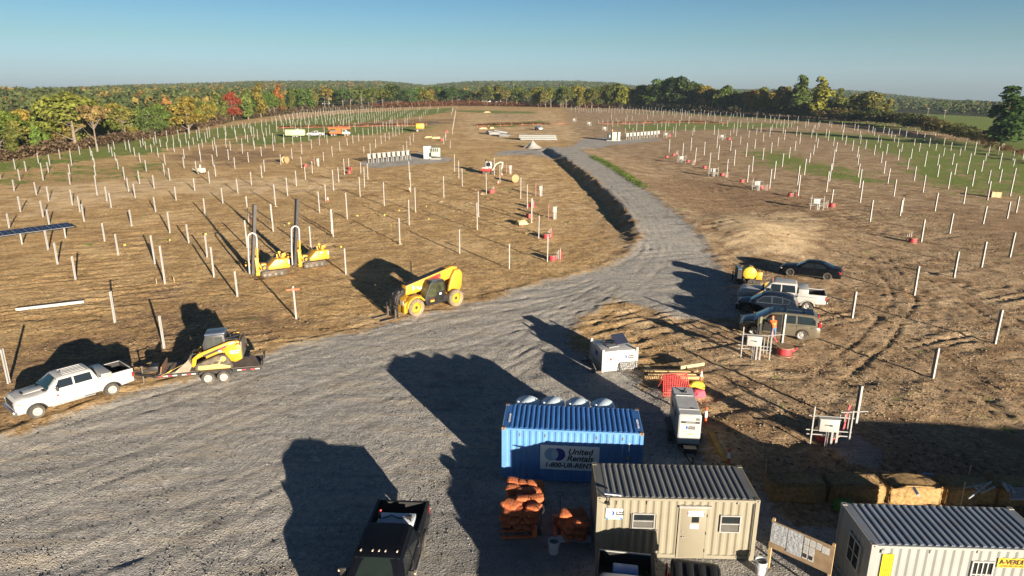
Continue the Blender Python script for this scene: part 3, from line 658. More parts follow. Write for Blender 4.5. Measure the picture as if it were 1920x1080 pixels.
def far_wood():
    n = 36000; az = nr.uniform(R(-52), R(52), n); r = nr.uniform(0, 1, n)**.62*(2900-300)+300
    x = r*np.sin(az); y = r*np.cos(az)
    # keep the site, the mown field and a margin clear
    fx = poly_sd(x, y, FIELD); lx = poly_sd(x, y, GS_W[-1][0])
    edge_y = np.where(x < -60, 225, 520)
    keep = (fx < -14) & (lx < -6) & (y > 120) & ((x > -60) | (fx < -25))
    keep &= ~((x > 0) & (r < 640)) & ~((x > 130) & (r < 700) & (lx > -30))
    keep &= ~((fbm(x/260, y/260, 3, 90) > .60) & (r > 560) & (x > -250) & (x < 150))       # clearings, fields between the woods
    x, y, r = x[keep], y[keep], r[keep]; n = len(x); z = gz(x, y); print('far wood', n)
    sc = (3.4+2.8*nr.uniform(0, 1, n))*(1+.35*sst(900, 2200, r)); hts = 5+8*nr.uniform(.2, 1, n)**1.3
    npl = 30; d = nr.normal(size=(n, npl, 3)); d /= np.linalg.norm(d, axis=2)[:, :, None]; d[:, :, 2] = np.where(d[:, :, 2] < -.35, -d[:, :, 2], d[:, :, 2])
    P = np.stack([x, y, z+hts*.55], 1)[:, None, :]+d*np.stack([sc, sc, hts*.55], 1)[:, None, :]*nr.uniform(.7, 1, (n, npl, 1))
    V = leaves(P.reshape(-1, 3), d.reshape(-1, 3), 1)
    Q = V.reshape(-1, 4, 3); cen = Q.mean(1, keepdims=True); k = np.repeat(sc*.56, npl)[:, None, None]; V = (cen+(Q-cen)*k).reshape(-1, 3)
    o = quads_obj('far_wood', V, None)
    # hue of each crown: mostly greens, autumn colours thicker on the left
    left = sst(100, -400, x)*(1-sst(1200, 2200, r)*.6); hu = nr.uniform(0, 1, n); c = np.zeros((n, 4), np.float32); c[:, 3] = 1
    gsh = nr.uniform(.85, 1.18, n)[:, None]
    c[:, :3] = np.array([.078, .094, .035])*gsh
    m = hu > 1-.17*left-.04; c[m, :3] = np.array([.175, .13, .04])*gsh[m]
    m = hu > 1-.04*left-.008; c[m, :3] = np.array([.21, .11, .035])*gsh[m]
    m = hu > .997; c[m, :3] = np.array([.17, .055, .03])*gsh[m]
    m = hu < .3; c[m, :3] = np.array([.056, .075, .03])*gsh[m]
    a = o.data.attributes.new('hue', 'FLOAT_COLOR', 'POINT'); a.data.foreach_set('color', np.repeat(c, npl*4, 0).ravel())
    m = leaf_material('far_foliage', (.75, .75, .75), (1.2, 1.2, 1.2), .15, .16); t = m.node_tree
    at2 = nn(t, 'ShaderNodeAttribute', attribute_name='hue'); oi = [q for q in t.nodes if q.type == 'OBJECT_INFO'][0]
    for l in list(oi.outputs['Color'].links): t.links.new(at2.outputs['Color'], l.to_socket)
    o.data.materials.clear(); o.data.materials.append(m); tag(o, kind='stuff')
far_wood()
# ================================================================ steel piles
GALV = mat('galvanised_steel', (.30, .30, .295), .6, .2, var=.12, sc=2, dirt=.25, dirtcol=(.34, .27, .19))
pv = [(-.07,-.15),(.07,-.15),(.07,-.136),(.007,-.136),(.007,.136),(.07,.136),(.07,.15),(-.07,.15),(-.07,.136),(-.007,.136),(-.007,-.136),(-.07,-.136)]
pm_ = MB().prismz(pv, -.15, 1); pile0 = pm_.build('steel_pile', GALV); PILE_ME = pile0.data; bpy.data.objects.remove(pile0)
def T(ox, oy, s, *L_): return [(ox+x/s, oy+y/s, (y-t)/s) for x, y, t in L_]
PILES = T(0, 140, 4,
 (115,710,630),(2,780,740),(197,728,648),(150,795,710),(290,665,590),(325,793,663),(375,678,600),(365,735,657),(108,872,787),(275,905,805),(367,945,838),(155,1028,912),(325,1070,945),(452,632,562),(531,620,565),(540,683,600),(600,602,537),(525,745,673),(527,825,732),(683,608,540),(697,640,570),(712,690,625),(718,760,680),(735,577,520),(730,903,757),(545,978,862),(602,1033,913),(803,950,840),(836,1003,887),(820,583,520),(843,610,543),(867,645,585),(888,708,632),(858,560,503),(945,562,503),(970,545,492),(978,582,520),(1012,612,550),(1053,660,587),(935,787,692),(965,878,773),(1015,925,817),(1048,820,720),(1098,725,642),(1057,543,490),(1075,530,475),(1095,562,503),(1138,583,525),(1188,618,547),(1240,678,595),(1235,755,665),(1275,795,702),(1158,857,755),(1168,1030,918),(1322,945,840),(1382,703,617),(1383,628,557),(1462,872,778),(1540,1060,928),(1475,737,650),(1572,812,722),(1618,763,677),(1508,655,573),(1498,600,520),(1600,683,603),(1628,612,533),(1672,965,850),(1763,708,623),(1715,638,560),(1785,890,782),(1865,660,582),(1887,828,728),(1862,1100,913),(1172,515,430),(1157,527,470),(1205,542,485),(1258,505,420),(1255,563,505),(1308,583,518),(1303,520,455),(1343,500,400),(1357,545,488),(1398,513,432),(1422,480,395),(1420,563,500),(1453,527,473),(1483,498,420),(1500,475,393),(1520,545,485),(1545,510,437),(1560,480,395),(1575,468,382),(1600,565,495),(1612,530,470),(1625,470,393),(1637,475,388),(1697,545,480),(1695,490,432),(1697,460,377),(1730,570,500),(1683,420,383),(1740,408,377),(1770,480,420),(1780,530,470),(1762,440,390),(1820,590,520),(1818,545,480),(1843,480,408),(1835,430,380),(1860,510,452),(1910,560,500),(1903,530,470),(1790,400,368),(1822,400,360),(1843,393,362),(1865,400,367),(1880,430,357),(1890,460,380),(1907,470,390),(1915,385,355))
PILES += T(0, 380, 4, (70,190,80),(370,165,48),(632,140,10),(362,355,205),(433,462,297),(568,580,397),(787,295,150),(888,392,230),(988,175,52),(1275,227,70),(1417,305,160),(1163,460,240),(1238,610,313),(863,900,655),(1555,408,240),(1605,555,327),(1782,708,508),(1232,1092,835),(68,1356,1080))
PILES += T(480, 140, 4, (42,612,540),(65,727,640),(45,775,680),(148,990,825),(120,1100,970),(187,675,597),(238,910,773),(272,635,555),(305,838,722),(343,700,617),(345,597,520),(372,785,690),(424,740,650),(417,555,487),(508,650,580),(478,530,465),(535,515,450),(573,612,538),(583,868,712),(622,808,697),(525,950,825),(478,1035,877),(570,1190,1008),(685,1080,880),(630,570,505),(665,750,632),(697,700,628),(685,535,475),(728,515,455),(772,500,445),(782,918,770),(815,845,675),(840,782,668),(787,740,660),(963,983,800),(858,590,515),(810,585,552),(898,550,482),(940,520,455),(970,500,440),(1000,487,430),(1028,465,400),(1050,462,387),(1075,450,380),(1098,437,370),(1105,575,533),(1132,565,497),(1157,530,465),(1182,503,440),(1160,880,735),(1152,790,650),(1197,1030,843),(1410,923,747),(1490,725,600),(1522,780,650),(1548,838,705),(1788,755,630),(1830,810,680),(15,490,345),(48,440,340),(70,545,475),(60,500,440),(80,460,400),(128,500,440),(132,572,500),(145,525,460),(158,430,345),(105,450,355),(208,430,340),(210,545,475),(212,510,450),(262,400,340),(298,430,330),(338,510,430),(340,430,330),(278,525,455),(398,495,430),(395,430,360),(515,470,390),(745,430,360),(805,480,400),(843,450,405),(875,455,385),(910,445,385),(935,440,380),(955,410,355),(980,425,340),(1003,405,340),(1022,410,345),(1060,405,345),(1118,395,345),(1135,390,340),(620,380,330),(655,390,345),(700,400,345),(585,410,340))
PILES += T(960, 140, 4, (1177,582,480),(1278,620,512),(1340,570,475),(1440,605,485),(1372,660,548),(1480,698,588),(1535,550,450),(1545,640,527),(1638,570,495),(1608,768,635),(1665,680,567),(1712,525,465),(1755,615,515),(1775,475,420),(1800,728,615),(1820,557,487),(1880,640,550),(1765,805,678),(1883,503,445),(65,930,772),(115,1003,822),(148,1085,928),(1150,430,340),(1210,440,392),(1225,465,408),(1300,425,375),(1355,458,402),(1368,432,385),(1515,450,375),(1545,465,408),(1637,460,425),(1662,435,370),(1683,460,400),(1690,400,335),(1713,395,345),(1765,415,360),(1805,405,380),(1833,450,400),(1866,430,335),(1445,412,345),(1555,390,345),(1580,385,355),(1615,390,345),(1230,405,365),(1255,385,340),(1175,390,350),(1122,395,350),(1088,430,370),(1070,375,345),(985,430,340),(933,420,330),(907,440,402),(880,405,360),(850,440,400),(793,385,340),(755,395,340),(718,380,340),(680,375,340),(650,370,345),(850,375,325),(862,355,298),(900,345,310),(745,340,300),(780,345,320),(1015,335,300),(1058,320,270),(1130,330,270),(1175,310,270),(1220,325,290),(1270,340,285),(1300,320,270),(1325,370,285),(1343,325,290),(1365,310,270),(1415,340,280),(1440,300,270),(1467,340,275),(1490,310,275),(1520,350,290),(1570,350,320),(1605,310,280),(1632,345,315),(1660,320,295),(1712,320,290),(1735,320,295),(1763,345,320),(1800,350,320),(1807,320,285),(1833,345,305),(1878,310,285),(1897,350,310))
PILES += T(1440, 120, 4, (22,668,590),(45,862,720),(10,935,790),(73,615,550),(105,772,672),(122,570,482),(158,705,625),(200,650,578),(237,598,450),(212,540,470),(225,990,832),(220,905,757),(272,830,712),(310,738,668),(340,678,608),(368,628,560),(358,585,520),(325,555,495),(437,958,805),(460,880,750),(480,795,710),(492,712,640),(510,660,588),(490,615,550),(450,575,470),(433,548,490),(475,1040,940),(555,570,480),(580,607,540),(632,650,573),(668,700,620),(672,755,680),(675,848,748),(685,925,790),(690,1043,877),(692,598,535),(687,560,505),(730,637,570),(795,683,607),(848,742,658),(868,822,727),(897,898,785),(942,993,867),(1000,1110,1003),(887,675,600),(840,628,567),(823,592,535),(808,553,507),(975,722,642),(1000,660,600),(972,620,560),(945,585,535),(1045,790,707),(1070,712,637),(1095,613,565),(1095,875,770),(1133,657,595),(1160,965,833),(1173,770,632),(1208,622,557),(1250,1105,967),(1270,760,677),(1270,848,757),(1257,650,597),(1315,690,630),(1380,755,672),(1398,830,745),(1370,650,590),(1350,937,810),(1437,687,632),(1465,1050,920),(1475,648,588),(1492,822,730),(1510,740,670),(1530,915,800),(1547,682,585),(1600,805,722),(1630,725,670),(1645,1020,880),(1650,895,797),(1652,685,620),(1733,785,660),(1735,887,790),(1725,680,620),(1815,990,850),(1845,850,780),(1840,768,715),(1835,722,655),(1910,715,655),(1318,610,555),(1398,605,552),(1248,575,520),(1170,575,523),(1115,550,500),(1060,585,527),(1033,553,500),(983,535,483),(923,553,503),(903,535,485),(865,520,470),(795,540,485),(783,515,470),(752,510,460),(672,505,460),(648,495,450),(567,510,450),(553,485,440),(475,475,440),(460,465,430),(385,470,430),(372,490,440),(352,495,455),(340,515,460),(318,525,480),(300,460,418),(280,475,430),(222,445,395),(198,450,420),(175,475,435),(148,485,440),(150,435,385),(118,465,415),(112,520,450),(95,470,430),(63,480,435),(47,440,400),(25,525,445),(12,545,470),(15,440,370),(80,425,380))
PILES += T(860, 280, 4, (140,608,400),(150,505,315),(208,335,170),(25,278,148),(310,250,120),(467,370,213),(512,445,265),(547,550,370),(600,670,495),(665,843,645),(380,897,705),(8,780,597),(265,195,70))
PILES += T(440, 360, 4, (105,225,32),(95,415,210),(290,295,92),(740,335,130),(835,615,420),(1240,388,195),(1310,250,58),(1820,290,85),(1687,458,277),(1325,655,535),(10,785,590),(575,450,255),(462,945,695))
PILES += [(1748,708,60),(1865,643,66),(1603,797,81),(1597,598,54),(1714,552,55),(1788,521,51),(1840,500,48),(1893,482,47),(1727,453,42),(1780,438,38),(1687,405,30),(1631,416,41),(1843,420,34),(1888,410,32),(1464,653,68),(1905,398,30)]
acc = []
for x, y, h in sorted(PILES, key=lambda q: -q[2]):
    if not any(abs(x-a) < 3.2 and abs(y-b) < 4.5 for a, b, _ in acc): acc.append((x, y, h))
PL = []
for x, y, h in acc:
    p = at(x, y); PL.append([p, min(3.6, max(1.7, height_px(p, h)*.98)), x, y, h])
# the farthest rows, too small and close-set to read one by one off the picture
def far_rows(px_poly, x0, x1, dx, dy):
    P = wpoly(px_poly); k = 0
    xs = np.arange(x0, x1, dx); ys = np.arange(150, 640, dy)
    A, B = np.meshgrid(xs, ys); A = A.ravel(); B = B.ravel(); Xw = A-.081*B+nr.normal(size=A.size)*.15; Yw = B+nr.normal(size=A.size)*.5+(np.round(A/dx) % 2)*1.3
    m = poly_sd(Xw, Yw, P) > 0
    for x, y in zip(Xw[m], Yw[m]):
        h = 2.5*rng.uniform(.85, 1.15); z = float(gz(x, y)); d = np.array([x, y, z-CAMH]); dd = d@fwd
        px = 960+FPX*(d@rgt)/dd; py = 540-FPX*(d@upv)/dd
        if any(abs(q[2]-px) < 3 and abs(q[3]-py) < 4 for q in PL): continue
        PL.append([Vector((x, y, z)), h, px, py, h*FPX/dd])
far_rows([(478,240),(520,223),(560,213),(640,206.5),(700,205),(836,203.5),(815,214),(785,228),(700,232),(640,238)], -190, 40, 6.6, 8.5)
far_rows([(1055,203.5),(1200,206),(1400,211),(1500,220),(1440,222),(1300,218),(1200,216),(1080,212)], 20, 230, 6.6, 8.5)
_a, _b = at(838, 278), at(853, 204)
for k in range(22):                        # the close-set row beside the bare strip
    q = _a.lerp(_b, (k/21)); q.x += rng.choice((-1.2, .9))+rng.uniform(-.2, .2); q.z = float(gz(q.x, q.y)); dd = (np.array(q)-np.array([0, 0, CAMH]))@fwd
    if any(abs(e_[2]-(838+k*.7)) < 2 and abs(e_[3]-(278-k*3.5)) < 2 for e_ in PL): continue
    PL.append([q, 2.2, 838+k*.7, 278-k*3.5, 2.2*FPX/dd])
PL.sort(key=lambda q: -q[4]); print('piles', len(PL))
ROADX = lambda py: np.interp(py, [200, 262, 300, 390, 470, 600], [905, 1060, 1085, 1200, 1270, 1250])
def in_grass(p): return float(soft(np.array([p.x]), np.array([p.y]), GS_W)[0]) > .45
for i, (p, h, px, py, hp) in enumerate(PL[:300]):
    o = bpy.data.objects.new('steel_pile', PILE_ME); COL.objects.link(o)
    o.location = (p.x, p.y, p.z-.05); k_ = .66 if px < ROADX(py) else .80; o.scale = (k_, k_, h); o.rotation_euler = (rng.uniform(-.012, .012), rng.uniform(-.012, .012), R(4.6)+rng.uniform(-.05, .05))
    east = px > ROADX(py); g = in_grass(p)
    if not east:
        if py > 470: lab, gp = 'galvanised steel pile in trampled straw-brown soil, in front of the pile drivers or beside them', 'nearest steel piles left of the gravel road'
        elif g: lab, gp = 'pale steel pile standing in the grass below the left wood', 'steel piles in the left grass'
        elif py > 330: lab, gp = 'galvanised steel pile in the bare tan soil behind the pile drivers', 'steel piles behind the pile drivers'
        else: lab, gp = 'small pale steel pile in the far bare part of the left field', 'steel piles in the far left field'
    else:
        if py > 380: lab, gp = 'broad grey steel pile in rutted brown soil near the parked cars', 'nearest steel piles right of the gravel road'
        elif g: lab, gp = 'grey steel pile standing in green growth in the right field', 'steel piles in the right grass'
        else: lab, gp = 'grey steel pile in bare brown soil of the far right field', 'steel piles in the far right field'
    tag(o, lab, 'pile', gp)
mb = MB()
for p, h, px, py, hp in PL[300:]:
    mb.M = Matrix.Translation((p.x, p.y, p.z)) @ Matrix.Diagonal((.66, .66, h, 1)); mb.prismz(pv, -.1, 1)
if mb.v: tag(mb.build('distant_piles', GALV, fix=False), kind='stuff')
# clods heaped round the feet of many nearer piles
CLOD = mat('spoil', (.40, .31, .19), .95, var=.3, sc=6, bump=.8, bsc=14)
def mound(p, r, h, name='spoil_heap', seed=0, m=CLOD, parent=None, n=26, rings=7):
    q = random.Random(seed); ph = [q.uniform(0, 6.28) for _ in range(4)]; rows = []
    for i in range(rings):
        f = i/(rings-1); row = []
        for k in range(n):
            a = 2*math.pi*k/n; rr = r*(1-f)*(1+.22*math.sin(2*a+ph[0])+.12*math.sin(5*a+ph[1]))
            z = h*(f**1.4)*(1+.12*math.sin(3*a+ph[2])*(1-f))+.05*h*q.uniform(-1, 1)
            row.append((p[0]+rr*math.cos(a), p[1]+rr*math.sin(a), p[2]-.12+z))
        rows.append(row)
    return MB().grid(rows, close=True).build(name, m, parent, smooth=60)
hb = MB()
for i, q in enumerate(PL[:150]):
    if 330 < q[3] < 480 and 440 < q[2] < 1040 and i % 2 == 0:
        o = mound(q[0], rng.uniform(.5, .9), rng.uniform(.15, .3), seed=i); tag(o, 'low heap of loose pale soil round a steel pile foot', 'soil heap', 'soil heaps round the pile feet')
# ================================================================ containers and site offices
def corr(L_, pitch, depth, fl=.27):
    n = max(1, round(L_/pitch)); p = L_/n; out = []
    for i in range(n):
        s = i*p; out += [(s, 0), (s+p*fl, 0), (s+p*.5, depth), (s+p*(.5+fl), depth)]
    out.append((L_, 0)); return out
class Frame:
    """a wall seen in the photo: origin, x direction; turns a pixel into (s, z) on it"""
    def __init__(s, o, ang): s.o = Vector(o); s.a = ang; s.x = Vector((math.cos(ang), math.sin(ang), 0)); s.n = Vector((math.sin(ang), -math.cos(ang), 0))
    def at(s, px, py):
        d = Vector(pray(px, py)); c = Vector((0, 0, CAMH)); t = (s.o-c).dot(s.n)/d.dot(s.n); q = c+d*t-s.o
        return q.dot(s.x), q.z
BLACK = mat('black_steel', (.018, .018, .02), .5, var=.2, dirt=.15)
DARKG = mat('dark_glass', (.012, .016, .018), .08, var=.1, spec=.6)
WHITE = mat('white_paint', (.37, .37, .365), .35, var=.04, dirt=.10, dirtcol=(.34, .28, .2), coat=.3)
SIGNW = mat('sign_white', (.78, .78, .77), .5, var=.03); INK = mat('print_black', (.02, .02, .022), .6); NAVY = mat('print_navy', (.02, .04, .22), .6)
PBLUE = mat('print_pale_blue', (.22, .36, .50), .6); PALEB = mat('print_ice_blue', (.36, .46, .56), .6); GREYT = mat('print_grey', (.22, .22, .22), .6); PRED = mat('print_red', (.45, .03, .03), .5); PYEL = mat('print_yellow', (.55, .38, .03), .5)
ALU = mat('aluminium', (.42, .42, .41), .4, .5, dirt=.1)
def container(name, label, cat, o, ang, L_, D, H, m, roofm, castm, roof_pitch=.235, roof_depth=.03, fold=True):
    t = thing(name, label, cat, o, ang)
    # corrugated walls
    f = corr(L_-.28, .29, .036); y0 = .02
    w_ = MB(); w_.grid([[(x+.14, y0+d, z) for x, d in f] for z in (.16, H-.1)]); w_.build('front_wall', m, t, fix=False)
    w_ = MB(); w_.grid([[(x+.14, D-y0-d, z) for x, d in f][::-1] for z in (.16, H-.1)]); w_.build('rear_wall', m, t, fix=False)
    e_ = corr(D-.28, .27, .036)
    w_ = MB(); w_.grid([[(.02+d, y+.14, z) for y, d in e_][::-1] for z in (.16, H-.1)]); w_.build('end_wall', m, t, fix=False)
    w_ = MB(); w_.grid([[(L_-.02-d, y+.14, z) for y, d in e_] for z in (.16, H-.1)]); w_.build('end_wall', m, t, fix=False)
    r = MB(); f = corr(L_-.72, roof_pitch, roof_depth, .3)
    f = [(x, roof_depth-d) for x, d in f]; ys = (.07, .11, D-.11, D-.07)
    r.grid([[(x+.36, ys[0], H-.028) for x, d in f], [(x+.36, ys[1], H-.03+d) for x, d in f], [(x+.36, ys[2], H-.03+d) for x, d in f], [(x+.36, ys[3], H-.028) for x, d in f]])
    r.bx(.06, .361, .07, D-.07, H-.06, H-.012); r.bx(L_-.361, L_-.06, .07, D-.07, H-.06, H-.012)
    r.build('roof', roofm, t, fix=False)
    fr = MB()
    for x in (0, L_-.14):
        for y in (0, D-.12): fr.bx(x, x+.14, y, y+.12, .1, H-.1)
    for y in (.004, D-.074): fr.bx(.14, L_-.14, y, y+.07, H-.11, H-.022); fr.bx(.14, L_-.14, y, y+.07, .03, .18)
    for x in (.004, L_-.074): fr.bx(x, x+.07, .12, D-.12, H-.11, H-.012); fr.bx(x, x+.07, .12, D-.12, .03, .18)
    fr.build('frame', m, t)
    for x in (-.004, L_-.174):
        for y in (-.004, D-.158):
            for z in (-.004, H-.114):
                c = MB().bx(x, x+.178, y, y+.162, z, z+.118); k = c.build('corner_casting', castm, t)
                if z > 0:
                    q = MB(); cx_ = x+.089; q.cyl((cx_, y-.002, z+.06), (cx_, y+.01, z+.06), .032, n=10); q.box((cx_, y+.081, z+.1205), (.10, .055, .004)); q.build('casting_hole', INK, k)
    return t
def face(w_, x0, x1, z0, z1, y): return w_.bx(x0, x1, y-.006, y, z0, z1)
def panel(parent, name, x0, x1, z0, z1, y, m, wave=0, th=.006):
    w_ = MB()
    if wave:
        n = 24; w_.grid([[(x0+(x1-x0)*i/n, y-.008*math.cos(i*1.55)*wave, z) for i in range(n+1)] for z in (z0, z1)])
    else: w_.bx(x0, x1, y-th, y, z0, z1)
    return w_.build(name, m, parent, fix=not wave)
def disc(parent, name, x, z, r, y, m, sx=1, lens=None):
    n = 28; w_ = MB()
    if lens is None: vs = [(x+r*sx*math.cos(6.2832*k/n), y, z+r*math.sin(6.2832*k/n)) for k in range(n)]
    else:
        a = math.acos(lens/2/r); vs = [(x-lens/2+r*math.cos(-a+2*a*k/14), y, z+r*math.sin(-a+2*a*k/14)) for k in range(15)]+[(x+lens/2-r*math.cos(-a+2*a*k/14), y, z-r*math.sin(-a+2*a*k/14)) for k in range(1, 14)]
    w_.add(vs, [tuple(range(len(vs)))]); return w_.build(name, m, parent, fix=False)
def ur_logo(parent, x, z, s, y, txt=True):
    """two overlapping discs beside two slanted lines of lettering; s is the disc radius"""
    disc(parent, 'logo_disc', x, z, s, y-.001, PBLUE); disc(parent, 'logo_disc', x+s*1.0, z, s, y-.003, NAVY); disc(parent, 'logo_lens', x+s*.5, z, s, y-.005, PALEB, lens=s)
    if txt:
        text(parent, 'lettering', 'United', s*1.28, (x+s*2.35, y-.004, z+s*.12), (R(90), 0, 0), INK, shear=.25, bold=s*.03)
        text(parent, 'lettering', 'Rentals', s*1.28, (x+s*2.2, y-.004, z-s*.95), (R(90), 0, 0), INK, shear=.25, bold=s*.03)
def window(parent, x0, x1, z0, z1, y, rail=True, grid=None, fm=ALU, open_=0):
    f = MB(); b_ = .045
    for a, b2, c, d in ((x0-b_, x1+b_, z1, z1+b_), (x0-b_, x1+b_, z0-b_, z0), (x0-b_, x0, z0, z1), (x1, x1+b_, z0, z1)): f.bx(a, b2, y-.05, y+.03, c, d)
    zm = (z0+z1)/2
    if rail: f.bx(x0, x1, y-.04, y-.01, zm-.02, zm+.02)
    if grid:
        for i in range(1, grid[0]): xx = x0+(x1-x0)*i/grid[0]; f.bx(xx-.018, xx+.018, y-.035, y-.012, z0, z1)
        for i in range(1, grid[1]): zz = z0+(z1-z0)*i/grid[1]; f.bx(x0, x1, y-.033, y-.010, zz-.018, zz+.018)
    fo = f.build('window', fm, parent)
    panel(fo, 'pane', x0, x1, z0, z1, y, DARKG)
    if rail and open_: panel(fo, 'insect_screen', x0+.02, x1-.02, z0+.01, zm-.02, y-.012, mat('screen_mesh', (.075, .072, .065), .8), th=.004)
    return fo
# ---- blue storage container
BLUE = mat('blue_container_paint', (.075, .205, .45), .55, var=.10, sc=1.3, dirt=.3, dirtcol=(.20, .31, .43)); BLUER = mat('blue_roof_paint', (.03, .12, .36), .5, var=.15, sc=1.5, dirt=.15, dirtcol=(.10, .2, .36))
RUSTY = mat('weathered_casting', (.20, .15, .11), .8, var=.4, sc=14)
def topfit(pl, pr, H):
    a, b2 = at(*pl, h=H), at(*pr, h=H); ang = math.atan2(b2.y-a.y, b2.x-a.x); return a-Vector((0, 0, H)), ang, (b2-a).length
o, ang, L_ = topfit((940.8, 801.7), (1210, 813), 2.6); L_ = 6.25
blue = container('storage_container', 'blue corrugated storage container with a white rental sign, behind the tan office', 'container', o, ang, L_, 2.44, 2.6, BLUE, BLUER, RUSTY)
F = Frame(o, ang)
x0, z0 = F.at(1014, 875); x1, z1 = F.at(1127, 838); z0 = .62; z1 = 1.83; x0 = 1.73; x1 = 4.36
panel(blue, 'sign_panel', x0, x1, z0, z1, .012, SIGNW, wave=1)
ur_logo(blue, x0+.50, z1-.44, .31, -.006)
text(blue, 'lettering', '1-800-UR-RENTS', .32, (x0+.20, -.008, z0+.14), (R(90), 0, 0), INK, shear=.2, bold=.008, sx=.98)
for xx in (.82, 1.95, 4.22, 5.36):
    q = MB().box((xx, 0, 2.28), (.06, .04, .15)); q.build('vent_hood', mat('vent_grey', (.14, .18, .17), .7), blue, bevel=.01)
text(blue, 'lettering', 'UNCU 413 802', .13, (.33, .55, 2.612), (0, 0, R(90)), SIGNW); text(blue, 'lettering', 'UNCU 413 802', .13, (L_-.14, .45, 2.612), (0, 0, R(90)), SIGNW)
for k, ch in enumerate('UNCU413802'): text(blue, 'lettering', ch, .10, (5.33, -.004, 1.95-k*.115), (R(90), 0, 0), SIGNW)
for k, (zz, hh) in enumerate(((1.80, .4), )):
    panel(blue, 'stencil', 5.62, 5.68, zz-.1, zz+.3, .0, SIGNW)
panel(blue, 'yellow_plate', 5.59, 5.69, 1.30, 1.44, -.001, PYEL); disc(blue, 'stencil', 5.64, 1.10, .07, -.002, PALEB)
# ---- tan site office
TAN = mat('tan_office_paint', (.205, .188, .142), .55, var=.06, sc=1.2, dirt=.12, dirtcol=(.24, .19, .12)); TANR = mat('tan_roof_paint', (.115, .12, .125), .6, var=.12, sc=1.4, dirt=.25, dirtcol=(.12, .11, .10))
o, ang, L_ = topfit((1120.2, 932), (1426, 938.4), 2.59); print('tan', L_)
tan = container('site_office', 'tan corrugated site office with a door and two windows, in front of the blue container', 'site office', o, ang, L_, 2.44, 2.59, TAN, TANR, TAN)
F = Frame(o, ang); f = lambda a, b2: F.at(*a)+F.at(*b2)
x0, z1, x1, z0 = f((1186, 964), (1226, 991)); window(tan, x0+.05, x1-.03, z0+.05, z1, .02, open_=1)
sb = MB(); zz = (z0+z1)/2
sb.tube([(x0-.02, -.04, z0), (x0-.02, -.04, z1+.02)], .014); sb.tube([(x1+.04, -.04, z0-.1), (x1+.04, -.04, z1+.02)], .014); sb.tube([(x0-.05, -.05, z0-.03), (x1+.12, -.05, z0-.03)], .016)
sb.build('security_bar', BLACK, tan)
x0, z1, x1, z0 = f((1351, 968), (1386, 999)); window(tan, x0+.05, x1-.03, z0+.05, z1, .02, open_=1)
xd0, zt = F.at(1277, 951); xd1, _ = F.at(1327, 953); xd0 += .03; zt = 2.17
d = MB().bx(xd0, xd1, -.022, .03, .08, zt); door = d.build('door', mat('tan_door_paint', (.19, .172, .128), .5, var=.04, sc=1), tan, bevel=.006)
fr = MB()
for a, b2, c, d2 in ((xd0-.08, xd0-.004, .06, zt+.06), (xd1+.004, xd1+.08, .06, zt+.06), (xd0-.004, xd1+.004, zt+.004, zt+.06)): fr.bx(a, b2, -.03, .04, c, d2)
fr.build('door_frame', TAN, tan); MB().bx(xd0-.1, xd1+.14, -.07, .02, zt+.065, zt+.15).build('drip_cap', ALU, tan)
w_ = xd1-xd0
panel(door, 'door_sign', xd0+w_*.27, xd0+w_*.86, zt-.28, zt-.07, -.026, SIGNW); text(door, 'lettering', 'BOW-DON', .125, (xd0+w_*.565, -.034, zt-.215), (R(90), 0, 0), PRED, align='CENTER')
MB().bx(xd0+w_*.42, xd0+w_*.70, -.03, -.0205, zt-.56, zt-.32).build('door_window', DARKG, door)
panel(door, 'notice', xd0+w_*.37, xd0+w_*.70, zt-.82, zt-.62, -.026, SIGNW)
for k in range(3): panel(door, 'notice_line', xd0+w_*(.46-.03*k), xd0+w_*(.61+.03*k), zt-.68-.045*k, zt-.665-.045*k, -.033, GREYT, th=.002)
h = MB(); h.cyl((xd0+.09, -.02, 1.0), (xd0+.09, -.08, 1.0), .025); h.bar((xd0+.09, -.075, 1.0), (xd0+.2, -.075, 1.0), .02); h.cyl((xd0+.09, -.02, 1.22), (xd0+.09, -.045, 1.22), .028); h.build('door_handle', ALU, door)
for zz in (.35, 1.1, 1.85): MB().bx(xd1-.015, xd1+.02, -.034, -.0205, zz, zz+.12).build('hinge', BLACK, door)
xs0, z1, xs1, z0 = f((1136.5, 954), (1167, 974)); sg = panel(tan, 'sign_panel', xs0, xs1, z0, z1, .012, SIGNW, wave=1)
ur_logo(tan, xs0+.16, z1-.17, .085, -.006); panel(tan, 'notice_line', xs0+.08, xs1-.08, z0+.16, z0+.175, -.004, GREYT, th=.002)
for a, b2 in ((xs0+.01, xs0+.09), (xs1-.09, xs1-.01)): panel(tan, 'sign_ribbon', a, b2, z0+.01, z0+.075, -.004, mat('print_blue', (.02, .17, .5), .6), th=.002)
for px in (1158, 1215, 1385):
    xx, zz = F.at(px, 941); MB().bx(xx-.03, xx+.03, -.012, .03, zz-.12, zz+.03).build('vent_hood', TAN, tan)
MB().bx(L_-.21, L_-.19, -.004, .03, .2, 2.4).build('seam', INK, tan)
# flat antenna on its bracket at the office corner
ant = thing('flat_antenna', 'flat white satellite antenna tilted above the left corner of the tan office', 'antenna', o, ang)
a_ = MB(); a_.tube([(.42, -.05, 2.3), (.42, -.12, 2.62), (.5, -.1, 2.78)], .022); a_.box((.40, -.05, 2.36), (.12, .07, .1)); a_.tube([(.36, -.06, 2.33), (.2, -.03, 2.36), (.05, -.02, 2.45)], .008); a_.build('mount', BLACK, ant)
MB().box((.52, -.10, 2.80), (.62, .38, .035), ry=R(6), rx=R(-22)).build('antenna_panel', mat('antenna_white', (.55, .56, .60), .4, var=.02), ant, bevel=.012)
